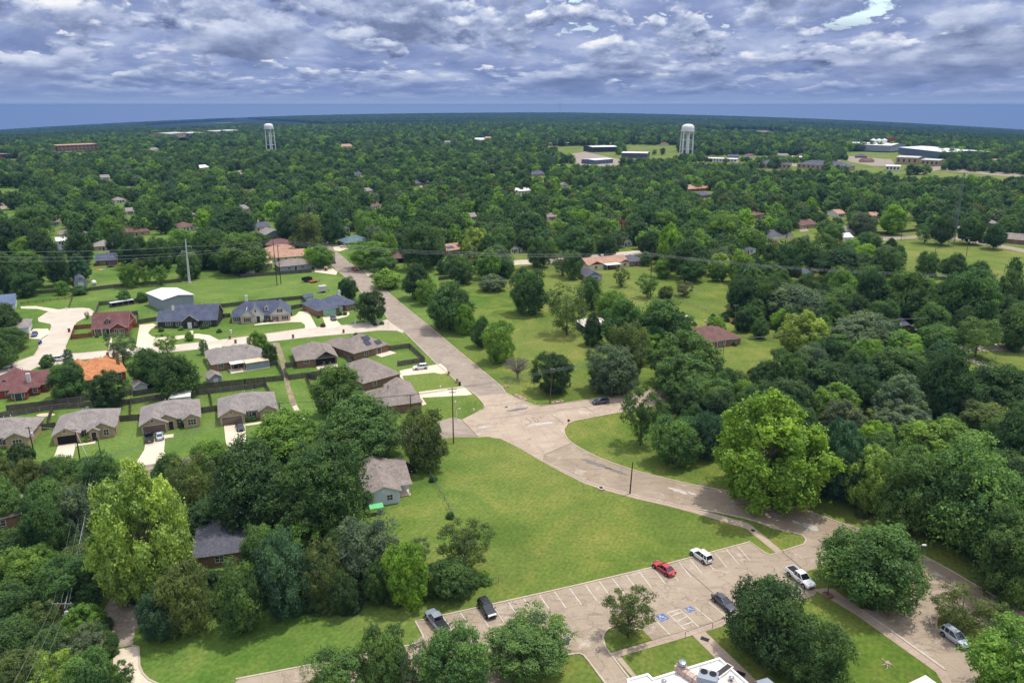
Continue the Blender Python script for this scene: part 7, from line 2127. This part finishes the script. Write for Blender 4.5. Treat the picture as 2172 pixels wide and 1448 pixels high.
# ------------------------------------------------------------------ far commercial buildings
def big_block(name, label, a, b, depth, h, wall, roof, kind='gx', pitch=.06, wins=6, cat='building', rows_=1):
    o0, ang, L = frame_of(a, b)
    r = empty(name, o0, ang, label, cat)
    w, f = MB(), MB(); roof_block(f, w, kind, 0, 0, L, depth, h, pitch, .6)
    w.build('wall', M[wall], r); f.build('roof', [M[roof], M['trim']], r)
    for j in range(rows_):
        for k in range(wins):
            x = L * (k + .5) / wins; add_window(r, 'f', x, (h / rows_) * j + h / rows_ * .35, min(2.4, L / wins * .5), h / rows_ * .4, 0, 1, 'trim_dark')
    return r
big_block('brick_block', 'long red brick block rising from the canopy', (124, 322), (208, 318), 40, 11, 'brick_brown', 'shingle_tan', wins=10, rows_=2)
big_block('brick_block', 'low red and white block cut by the frame edge', (-30, 339), (36, 336), 30, 8, 'brick_red', 'metal_pale', wins=6)
big_block('town_building', 'tan and red town building on the skyline side of the farther tower', (362, 294), (396, 291), 60, 12, 'brick_tan', 'metal_pale', wins=6)
big_block('town_building', 'pinkish town building next to the tan and red one', (402, 291), (430, 289), 60, 10, 'brick_tan', 'metal_pale', wins=5)
big_block('town_building', 'pale town building with a tall centre nearest the farther tower', (458, 288), (508, 285), 60, 12, 'brick_tan', 'metal_pale', wins=6)
big_block('steel_shed', 'dark steel shed with a white roof in the yard', (1257, 323), (1312, 322), 45, 9, 'dark_wall', 'metal_white', wins=0, cat='shed')
big_block('steel_shed', 'long grey steel shed beside the nearer water tower', (1318, 335), (1372, 336), 38, 8, 'shingle_char', 'metal_white', wins=0, cat='shed')
big_block('steel_shed', 'low blue grey shed at the end of the yard', (1262, 349), (1300, 346), 26, 6, 'metal_blue', 'metal_white', wins=0, cat='shed')
big_block('long_building', 'long low white roofed building above the field', (1164, 310), (1218, 309), 30, 6, 'brick_tan', 'metal_pale', wins=8)
big_block('warehouse', 'very long white roofed warehouse beyond the highway', (1778, 318), (1888, 322), 90, 11, 'siding_grey', 'metal_white', wins=0, cat='warehouse')
big_block('warehouse', 'white warehouse with a blue end behind the tan block', (1905, 326), (2000, 338), 80, 11, 'metal_blue', 'metal_white', wins=0, cat='warehouse')
big_block('town_building', 'square tan block beside the highway', (1899, 348), (1945, 350), 40, 10, 'brick_tan', 'metal_pale', wins=4)
big_block('town_building', 'lower tan block right of the square one', (1952, 351), (1990, 353), 34, 8, 'brick_tan', 'metal_pale', wins=4)
big_block('apartment_block', 'slate roofed apartments above the bright trees', (1607, 357), (1676, 359), 26, 6, 'brick_tan', 'shingle_char', 'hip', .4, 8, 'apartments')
big_block('apartment_block', 'second slate roofed apartments right of the first', (1690, 357), (1790, 364), 26, 6, 'brick_tan', 'shingle_char', 'hip', .4, 10, 'apartments')
big_block('shop_building', 'white fronted shop building behind the slate roofed apartments', (1674, 343), (1728, 345), 34, 7, 'white_wall', 'metal_pale', wins=8)
big_block('long_building', 'long pale roofed building right of the nearer water tower', (1500, 343), (1562, 345), 22, 5, 'white_wall', 'metal_white', wins=10)
big_block('shop_building', 'white roofed shop among the trees by the highway', (1878, 362), (1908, 363), 24, 6, 'white_wall', 'metal_white', wins=4)
big_block('town_building', 'reddish flat block on the pale far field', (1599, 288), (1624, 289), 40, 12, 'brick_pink', 'shingle_tan', wins=3)
big_block('long_building', 'long white building by the highway nearest the frame edge', (2100, 354), (2150, 357), 24, 6, 'white_wall', 'metal_pale', wins=8)
def silo():
    b = G(1850, 316); r = empty('grain_silo', b, 0, 'white grain silos with a red tower behind the long warehouse', 'silo')
    for k in range(3):
        mb = MB(); mb.lathe([(6, 0), (6, 17), (.2, 20)], 14, c=(k * 11, 0, 0)); mb.build('bin', M['tower_white'], r)
    mb = MB(); mb.box(28, -6, 0, 40, 6, 22); mb.build('elevator_tower', M['brick_red'], r)
silo()
# streets of small far roofs: one house each
def far_roofs():
    cols = ['shingle_taupe', 'shingle_slate', 'shingle_brown', 'shingle_grey', 'shingle_tan']
    words_ = {'shingle_taupe': 'taupe', 'shingle_slate': 'slate', 'shingle_brown': 'brown', 'shingle_grey': 'grey', 'shingle_tan': 'tan'}
    spots = [(1230, 306), (1252, 308), (1275, 305), (1296, 309), (1345, 303), (1362, 306), (1385, 302), (1402, 308), (1424, 304), (1480, 318), (1508, 322), (1530, 318), (1560, 325), (1585, 318), (1610, 326), (1640, 322), (1668, 320), (1700, 333), (1652, 334), (1742, 340), (1760, 347), (1545, 336), (1580, 334), (2060, 356), (2105, 346), (2160, 366), (1815, 335), (1835, 345)]
    for i, (x, y) in enumerate(spots):
        c = cols[i % 5]; b = G(x, y)
        L = 17
        r = empty('far_house', b, R((i * 37) % 40 - 20), f'{words_[c]} roofed far house, number {i + 1} along the streets behind the sheds', 'house', 'far houses near the water tower')
        near_x = min([(abs(x - q[0]), q[1]) for q in ((1285, 'the yard of steel sheds'), (1390, 'the green field'), (1455, 'the nearer water tower'), (1640, 'the slate apartments'), (1835, 'the long warehouse'), (2100, 'the highway end'))])[1]
        r['label'] = f'far {words_[c]} roof at {near_x}'
        FAR_H.append((r, words_[c], near_x, x, y))
        w, f = MB(), MB(); roof_block(f, w, 'hip' if i % 3 else 'gx', 0, 0, L, 13, 3.0, .45, .5); w.build('wall', M[['brick_tan', 'white_wall', 'brick_brown'][i % 3]], r); f.build('roof', [M[c], M['trim']], r)
    g = {}
    for (r, c, n, x, y) in FAR_H: g.setdefault((c, n), []).append((x, y, r))
    o_ = ['leftmost', 'second from the left', 'third from the left', 'fourth from the left', 'fifth from the left']
    for (c, n), l in g.items():
        l.sort(key=lambda q: q[0])
        for k, (x, y, r) in enumerate(l):
            r['label'] = f'small far house with a {c} roof near {n}' + (f', {o_[k]}' if len(l) > 1 else '')
FAR_H = []
far_roofs()

# ------------------------------------------------------------------ street and yard furniture
def lamp_posts():
    b = G(1923, 1244); r = empty('street_lamp', b, 0, 'tall cobra head street lamp behind the wide shade tree', 'street lamp')
    h = hgt(1923, 1244, 1165)
    mb = MB(); mb.path([(0, 0, 0), (0, 0, h)], [.12, .07], 8); mb.build('shaft', M['galv'], r)
    mb = MB(); mb.path([(0, 0, h - .3), (.8, .1, h + .5), (1.6, .2, h + .75)], .045, 6); mb.build('arm', M['galv'], r)
    mb = MB(); mb.box(1.5, .06, h + .66, 2.2, .34, h + .86); mb.build('lamp_head', M['plastic_white'], r)
    b = G(1755, 1263); r = empty('post_lamp', b, 0, 'rusty post lamp in a round brick planter', 'street lamp')
    mb = MB(); mb.lathe([(.9, 0), (.9, .28), (.7, .28), (.7, .2), (.02, .2)], 18); mb.build('planter', M['brick_brown'], r)
    mb = MB(); mb.path([(0, 0, .1), (0, 0, 3.2)], [.09, .07], 8); mb.build('shaft', mat('rust_post', A(110, 66, 50), A(92, 54, 42), 1, .8), r)
    mb = MB(); mb.box(-.45, -.22, 3.2, .45, .22, 3.36); mb.build('lamp_head', M['plastic_white'], r)
    b = G(969, 888); r = empty('curved_lamp', b, 0, 'small white curved lamp arm on the corner lawn', 'street lamp')
    mb = MB(); mb.path([(0, 0, 0), (0, 0, 2.4), (.3, 0, 3.0), (.8, 0, 3.1)], .06, 6); mb.build('shaft', M['plastic_white'], r)
    mb = MB(); mb.lathe([(.2, 0), (.16, .16), (.02, .22)], 10, c=(.85, 0, 2.92)); mb.build('lamp_head', M['plastic_white'], r)
lamp_posts()
def accessible():
    blue = mat('sign_blue', A(92, 116, 170), A(80, 104, 156), 1, .8); white = M['line_paint']
    for k, (x, y, lb) in enumerate(((1405, 1309, 'blue wheelchair symbol in the first accessible stall'), (1464, 1291.5, 'smaller blue wheelchair symbol beside the striped aisle'))):
        p = G(x, y); s = 1.25 - .25 * k
        d = G(1446, 1326) - G(1415, 1299)
        r = empty('parking_symbol', (p.x, p.y, .0275), math.atan2(d.y, d.x) + math.pi / 2, lb, 'road marking', 'accessible parking symbols')
        mb = MB(); mb.box(-s/2 * 1.3, -s/2 * 1.3, 0, s/2 * 1.3, s/2 * 1.3, .004); mb.build('blue_square', blue, r)
        mb = MB(); pts = []
        for i in range(15):
            a = R(110) + R(250) * i / 14; pts.append((math.cos(a) * .36 * s - .06 * s, math.sin(a) * .36 * s - .12 * s))
        for a, b in zip(pts, pts[1:]): mb.obox(((a[0] + b[0]) / 2, (a[1] + b[1]) / 2), (b[0] - a[0], b[1] - a[1]), .15 * s, .11 * s, .0045, .009)
        for a, b in (((-.06, .30), (-.02, -.06)), ((-.02, -.06), (.26, -.08)), ((.26, -.08), (.36, -.38)), ((.36, -.38), (.46, -.34)), ((-.04, .1), (.22, .1))):
            a = (a[0] * s, a[1] * s); b = (b[0] * s, b[1] * s); L = math.hypot(b[0] - a[0], b[1] - a[1])
            mb.obox(((a[0] + b[0]) / 2, (a[1] + b[1]) / 2), (b[0] - a[0], b[1] - a[1]), L + .08 * s, .11 * s, .0047, .0092)
        mb.lathe([(.10 * s, .0048), (.10 * s, .0095), (.01, .0096)], 12, c=(-.08 * s, .44 * s, 0)); mb.build('wheelchair_sign', white, r)
    # pipe rail behind the stalls
    P = [G(1390, 1360), G(1454, 1352), G(1454, 1341), G(1510, 1325), G(1545, 1313)]
    A0, B0 = G(1453, 1352), G(1511, 1332); o = A0
    r = empty('pipe_rail', o, 0, 'thin metal pipe rail behind the accessible stalls', 'railing')
    q = B0 - o
    for pt in (Vector((0, 0, 0)), q):
        mb = MB(); mb.tube((pt.x, pt.y, 0), (pt.x, pt.y, 1.1), .05, n=8); mb.build('post', M['galv'], r)
    mb = MB(); mb.path([(0, 0, 1.1), (q.x, q.y, 1.1)], .04, 6); e = G(1384, 1357) - o; mb.path([(0, 0, 1.08), (e.x, e.y, .5)], .03, 5); e = G(1545, 1311) - o; mb.path([(q.x, q.y, 1.08), (e.x, e.y, .6)], .03, 5); mb.build('rail', M['galv'], r)
    for x, y, lb in ((1495, 1355, 'black rubber mat on the sidewalk nearer the stalls'), (1571, 1428, 'black rubber mat on the sidewalk beside the white roof')):
        p = G(x, y); mb = MB(); mb.box(-.65, -.42, .037, .65, .42, .06); mb.box(-.58, -.36, .06, .58, .36, .068); o_ = mb.build('floor_mat', M['black'], loc=(p.x, p.y, 0)); o_.rotation_euler.z = R(-30); tag(o_, lb, 'mat')
accessible()
def small_things():
    # mailboxes in brick or wood posts
    for x, y, m_, lb in ((147, 704, 'brick_red', 'red brick mailbox pillar on the dead end street'), (229, 755, 'wood_red', 'brown mailbox in front of the orange roofed house'), (490, 707, 'white_wall', 'white mailbox pillar in front of the cottage'), (488, 719, 'brick_brown', 'brown mailbox pillar opposite the cottage'),
                        (500, 728, 'brick_brown', 'brown mailbox pillar near the pointed tree'), (622, 717, 'brick_brown', 'brown mailbox pillar at the top of the bare drain'), (729, 706, 'brick_brown', 'brown mailbox pillar before the solar panel house'), (754, 687, 'white_wall', 'white mailbox pillar before the mint garage house'),
                        (952, 795, 'brick_tan', 'tan mailbox pillar at the crossover drive'), (970, 811, 'brick_tan', 'tan mailbox pillar at the empty drive')):
        p = G(x, y); r = empty('mailbox', p, R(-12), lb, 'mailbox', 'kerbside mailboxes')
        mb = MB(); mb.box(-.3, -.3, 0, .3, .3, 1.25); mb.box(-.36, -.36, 1.25, .36, .36, 1.35); mb.build('pillar', M[m_], r)
        mb = MB(); mb.box(-.12, -.33, .85, .12, -.295, 1.08); mb.build('box_door', M['black'], r)
    def bin_(x, y, m_, lb):
        p = G(x, y); r = empty('trash_bin', p, R(15), lb, 'trash bin', 'wheeled trash bins')
        v = [(-.24, -.28, .05), (.24, -.28, .05), (.24, .28, .05), (-.24, .28, .05), (-.3, -.36, 1.0), (.3, -.36, 1.0), (.3, .36, 1.0), (-.3, .36, 1.0)]
        mb = MB(); mb.add(v, [(3, 2, 1, 0), (4, 5, 6, 7), (0, 1, 5, 4), (1, 2, 6, 5), (2, 3, 7, 6), (3, 0, 4, 7)]); mb.build('bin_body', M[m_], r)
        mb = MB(); mb.box(-.33, -.4, 1.0, .33, .4, 1.08); mb.build('lid', M[m_], r)
        for s in (-1, 1):
            mb = MB(); mb.tube((s * .2, .34, .12), (s * .28, .34, .12), .12, n=10); mb.build('wheel', M['tyre'], r)
    bin_(84, 731, 'plastic_blue', 'blue trash bin at the dead end street'); bin_(87, 728, 'plastic_blue', 'second blue trash bin right behind the first'); bin_(975, 817, 'black', 'black trash bin beside the empty drive'); bin_(618, 668, 'black', 'black trash bin beside the cottage drive')
    bin_(1203, 1363, 'siding_grey', 'grey bin at the lot entrance by the branching tree')
    # hydrants, meter boxes, signs
    for x, y, lb in ((141, 656, 'white hydrant at the round dead end'), (1027, 864, 'white post hydrant at the crossing kerb'), (1005, 872, 'slim white marker post on the corner lawn'), (934, 823, 'white utility riser on the lawn between the two drives'), (966, 856, 'white utility box on the corner lawn')):
        p = G(x, y); r = empty('hydrant' if 'hydrant' in lb else 'utility_riser', p, 0, lb, 'hydrant' if 'hydrant' in lb else 'utility box')
        mb = MB(); mb.lathe([(.16, 0), (.16, .6), (.2, .62), (.2, .7), (.1, .9), (.02, .95)], 10); mb.build('barrel', M['plastic_white'], r)
        mb = MB(); mb.tube((-.26, 0, .5), (.26, 0, .5), .08, n=8); mb.build('outlet', M['plastic_white'], r)
    def sign(x, y, lb, m_, board=(.6, .6), h=2.1, octo=False, text=None):
        p = G(x, y); r = empty('street_sign', p, 0, lb, 'sign', 'street signs')
        mb = MB(); mb.tube((0, 0, 0), (0, 0, h), .035, n=6); mb.build('post', M['galv'], r)
        mb = MB()
        if octo:
            k = [(.38 * math.cos(R(22.5 + 45 * i)), .38 * math.sin(R(22.5 + 45 * i))) for i in range(8)]
            v = [(a, -.06, h + b) for a, b in k] + [(a, -.04, h + b) for a, b in k]
            mb.add(v, [tuple(range(8)), tuple(range(15, 7, -1))] + [(i, i + 8, (i + 1) % 8 + 8, (i + 1) % 8) for i in range(8)])
        else: mb.box(-board[0] / 2, -.06, h - board[1] / 2, board[0] / 2, -.04, h + board[1] / 2)
        mb.build('sign_board', M[m_], r)
    sign(1206, 898, 'low red and white sign on the verge at the crossing', 'lamp_red', h=.9, octo=True)
    sign(824, 698, 'blue and white street sign where the residential street meets the straight street', 'plastic_white', (.7, .22), 2.6)
    sign(742, 566, 'white street sign opposite the red car', 'plastic_white', (.5, .5), 2.2)
    # basketball goal by the red shed
    p = G(833, 536); r = empty('basketball_goal', p, 0, 'basketball goal with a white backboard before the red gabled shed', 'basketball goal')
    mb = MB(); mb.path([(0, 0, 0), (0, 0, 3.0)], .12, 8); mb.build('post', M['black'], r)
    mb = MB(); mb.box(-1.2, -.25, 2.6, .6, -.15, 4.6); mb.build('backboard', M['plastic_white'], r)
    mb = MB()
    for k in range(12):
        a, b = k * .5236, (k + 1) * .5236; mb.tube((-.3 + .23 * math.cos(a), -.5 + .23 * math.sin(a), 3.05), (-.3 + .23 * math.cos(b), -.5 + .23 * math.sin(b), 3.05), .02, n=4)
    mb.build('rim', M['paint_orange'], r)
    # portable hut by the street
    p = G(692, 574); r = empty('brick_shelter', p, 0, 'small arched brick shelter beside the straight street', 'shelter')
    mb = MB(); mb.box(-.9, -.7, 0, .9, .7, 1.6); mb.lathe([(.95, 1.6), (.8, 2.0), (.4, 2.25), (.02, 2.3)], 12); mb.build('wall', M['brick_tan'], r); mb = MB(); mb.box(-.4, -.72, .1, .4, -.69, 1.4); mb.build('opening', M['void'], r)
    # white disc of a manhole riser and stump
    p = G(1275, 1037); r = empty('concrete_riser', p, 0, 'round white concrete riser on the kerb of the curving road', 'manhole riser')
    mb = MB(); mb.lathe([(.75, 0), (.75, .35), (.6, .38)], 18); mb.build('ring', M['kerb_concrete'], r); mb = MB(); mb.lathe([(.45, .38), (.45, .42), (.02, .43)], 14); mb.build('lid', M['dark'], r)
    p = G(1882, 1408); r = empty('tree_stump', p, 0, 'pale tree stump with splayed roots on the lower lawn', 'stump')
    mb = MB(); mb.lathe([(.5, 0), (.38, .18), (.34, .36), (.02, .38)], 12); mb.build('butt', mat('pale_wood', A(178, 164, 138), A(150, 138, 112), 1, .9, fine=3), r)
    for k in range(8):
        a = k * .8 + .2; L = .75 + .35 * (k % 3); mb = MB(); mb.path([(math.cos(a) * .3, math.sin(a) * .3, .16), (math.cos(a + .1) * L * .6, math.sin(a + .1) * L * .6, .07), (math.cos(a - .1) * L, math.sin(a - .1) * L, .02)], [.13, .09, .03], 6); mb.build('root', M['pale_wood'], r)
    # yard furniture
    p = G(213, 572); r = empty('play_mat', p, R(10), 'bright rainbow striped play sheet on the back lawn', 'play mat')
    for k, c in enumerate(((A(224, 90, 70)), (A(236, 190, 80)), (A(90, 170, 220)))):
        mb = MB(); mb.box(-2 + k * 1.35, -.9, .03, -.65 + k * 1.35, .9, .12); mb.build('stripe', mat(f'play_{("coral", "amber", "azure")[k]}', c, c, 1, .8), r)
    p = G(236, 566); r = empty('trampoline', p, 0, 'round black trampoline behind the dark roofed house', 'trampoline')
    mb = MB(); mb.lathe([(2.0, .8), (2.0, .9), (.02, .88)], 20); mb.build('bed', M['black'], r)
    for k in range(6):
        a = k * 1.047; mb = MB(); mb.tube((1.95 * math.cos(a), 1.95 * math.sin(a), 0), (1.95 * math.cos(a), 1.95 * math.sin(a), 2.4), .05, n=5); mb.build('post', M['galv'], r)
    p = G(200, 605); r = empty('water_tank', p, 0, 'white ball shaped tank on the back lawn', 'tank')
    mb = MB(); mb.lathe([(.3, .3), (.9, .6), (1.2, 1.3), (1.0, 2.0), (.5, 2.4), (.02, 2.5)], 16); mb.build('vessel', M['plastic_white'], r, smooth=True); mb = MB(); mb.lathe([(.8, 0), (.6, .4)], 10); mb.build('stand', M['galv'], r)
    p = G(44, 1050, 5.0); r = empty('satellite_dish', (p.x, p.y, 3.6), 0, 'white satellite dish on the tan roof at the frame edge', 'satellite dish')
    mb = MB(); mb.tube((0, 0, 0), (0, 0, 1.2), .05, n=6); mb.build('mast', M['galv'], r); d = MB(); d.lathe([(.02, 0), (.3, .04), (.5, .14), (.51, .16), (.3, .07), (.02, .03)], 16); o = d.build('dish', M['plastic_white'], r); o.location = (0, -.1, 1.25); o.rotation_euler = (R(60), 0, R(20))
    p = G(1502, 682); r = empty('fire_pit', p, 0, 'ring of stones round a fire pit behind the brown ranch house', 'fire pit')
    mb = MB()
    for k in range(12):
        a = k * .5236; mb.box(1.3 * math.cos(a) - .28, 1.3 * math.sin(a) - .22, 0, 1.3 * math.cos(a) + .28, 1.3 * math.sin(a) + .22, .4 + .08 * (k % 3))
    mb.build('stone_ring', M['kerb_concrete'], r); mb = MB(); mb.lathe([(1.0, .02), (1.0, .1), (.02, .12)], 14); mb.build('ash_bed', M['dark'], r)
    p = G(1459, 671); mb = MB(); mb.lathe([(1.5, 0.01), (1.5, .08), (1.1, .1), (.02, .12)], 18); o = mb.build('sand_ring', M['tan_sheet'], loc=(p.x, p.y, 0)); tag(o, 'round pale sand patch on the ranch house lawn', 'sand patch')
    p = G(97, 879.5); mb = MB(); rr = random.Random(4); mb.lathe([(1.4, 0.01), (1.0, .18), (.4, .32), (.02, .36)], 12); o = mb.build('dirt_pile', M['tan_sheet'], loc=(p.x, p.y, 0)); o.scale = (1.8, .8, 1); tag(o, 'small pale dirt pile on a back lawn', 'dirt pile')
    p = G(674, 690)
small_things()
def shrubs():
    S = [(160, 717, 'f'), (206, 715, 'd'), (226, 716, 'd'), (672, 668, 'd'), (676, 674, 'd'), (685, 693, 'n'), (720, 668, 'd'), (732, 668, 'n'), (748, 656, 'd'), (795, 690, 'd'), (810, 688, 'f'), (527, 893, 'd'), (537, 892, 'd'), (384, 905, 'd'), (174, 938, 'y'), (187, 935, 'y'), (563, 683, 'd'), (575, 682, 'd'), (590, 681, 'd'), (384, 700, 'f'), (430, 697, 'd'), (440, 696, 'd'), (342, 703, 'd'), (1004, 1240, 'd'), (1030, 1235, 'f'), (1418, 640, 'd'), (1448, 668, 'd'), (1473, 690, 'm'), (1460, 690, 'd'), (1512, 672, 'd'), (1558, 733, 'd'), (1368, 622, 'd'), (1404, 617, 'm'), (1447, 620, 'n'), (918, 1020, 'd'), (955, 1098, 'd'), (755, 712, 'd'), (465, 705, 'm'), (1310, 575, 'n')]
    near_ = [((196, 714), 'the brick house with dormer'), ((690, 672), 'the mint garage door'), ((580, 684), 'the cottage'), ((540, 895), 'the black car house'), ((370, 905), 'the brown garage'), ((180, 938), 'the arched porch'), ((390, 700), 'the dark farmhouse'), ((1460, 660), 'the brown ranch house'), ((1390, 625), 'the tall brown power pole'), ((1010, 1235), 'the end of the tree row'), ((930, 1060), 'the chain link yard'), ((760, 700), 'the solar panel house'), ((800, 688), 'the round corner tree'), ((1300, 572), 'the red gabled house')]
    lst = {}
    for i, (x, y, h) in enumerate(S):
        p = G(x, y); rr = random.Random(i); s = rr.uniform(.7, 1.15)
        if x in (1004, 1030, 1368, 1404): s *= 1.3
        hue = {'f': 'fresh green', 'd': 'deep green', 'm': 'mid green', 'y': 'yellow green', 'n': 'dull red'}[h]
        nm = min(near_, key=lambda q: math.hypot(q[0][0] - x, q[0][1] - y)); w_ = hue if hue != 'dull red' else 'reddish'
        o = make_tree((p.x, p.y), s, s * .8, s * .62, 'bush', hue, 'shrub', 'many', i, parts=False, label=None, cat='shrub', group='garden shrubs')
        lst.setdefault((w_, nm[1]), []).append((math.hypot(nm[0][0] - x, nm[0][1] - y), o))
    for (w_, nm), l in lst.items():
        l.sort(key=lambda q: q[0])
        for k, (d, o) in enumerate(l): o['label'] = ' '.join(f"{('nearest' if len(l) > 1 else '') if k == 0 else ORD[k]} small {w_} shrub by {nm}".split())
shrubs()
# ------------------------------------------------------------------ the air itself
def haze():
    mb = MB(); mb.box(-16000, -600, -560, 16000, 17000, 124)
    m = bpy.data.materials.new('air'); m.use_nodes = True; nt = m.node_tree; nt.nodes.clear()
    out = nt.nodes.new('ShaderNodeOutputMaterial'); v = nt.nodes.new('ShaderNodeVolumePrincipled')
    v.inputs['Color'].default_value = (0.10, 0.215, 0.50, 1); v.inputs['Density'].default_value = 9.0e-5; v.inputs['Anisotropy'].default_value = 0.0
    lk(nt, v.outputs[0], out.inputs['Volume'])
    m.cycles.homogeneous_volume = True
    o = mb.build('haze', m)
    tag(o, 'thin blue haze over the whole view', kind='stuff')
haze()
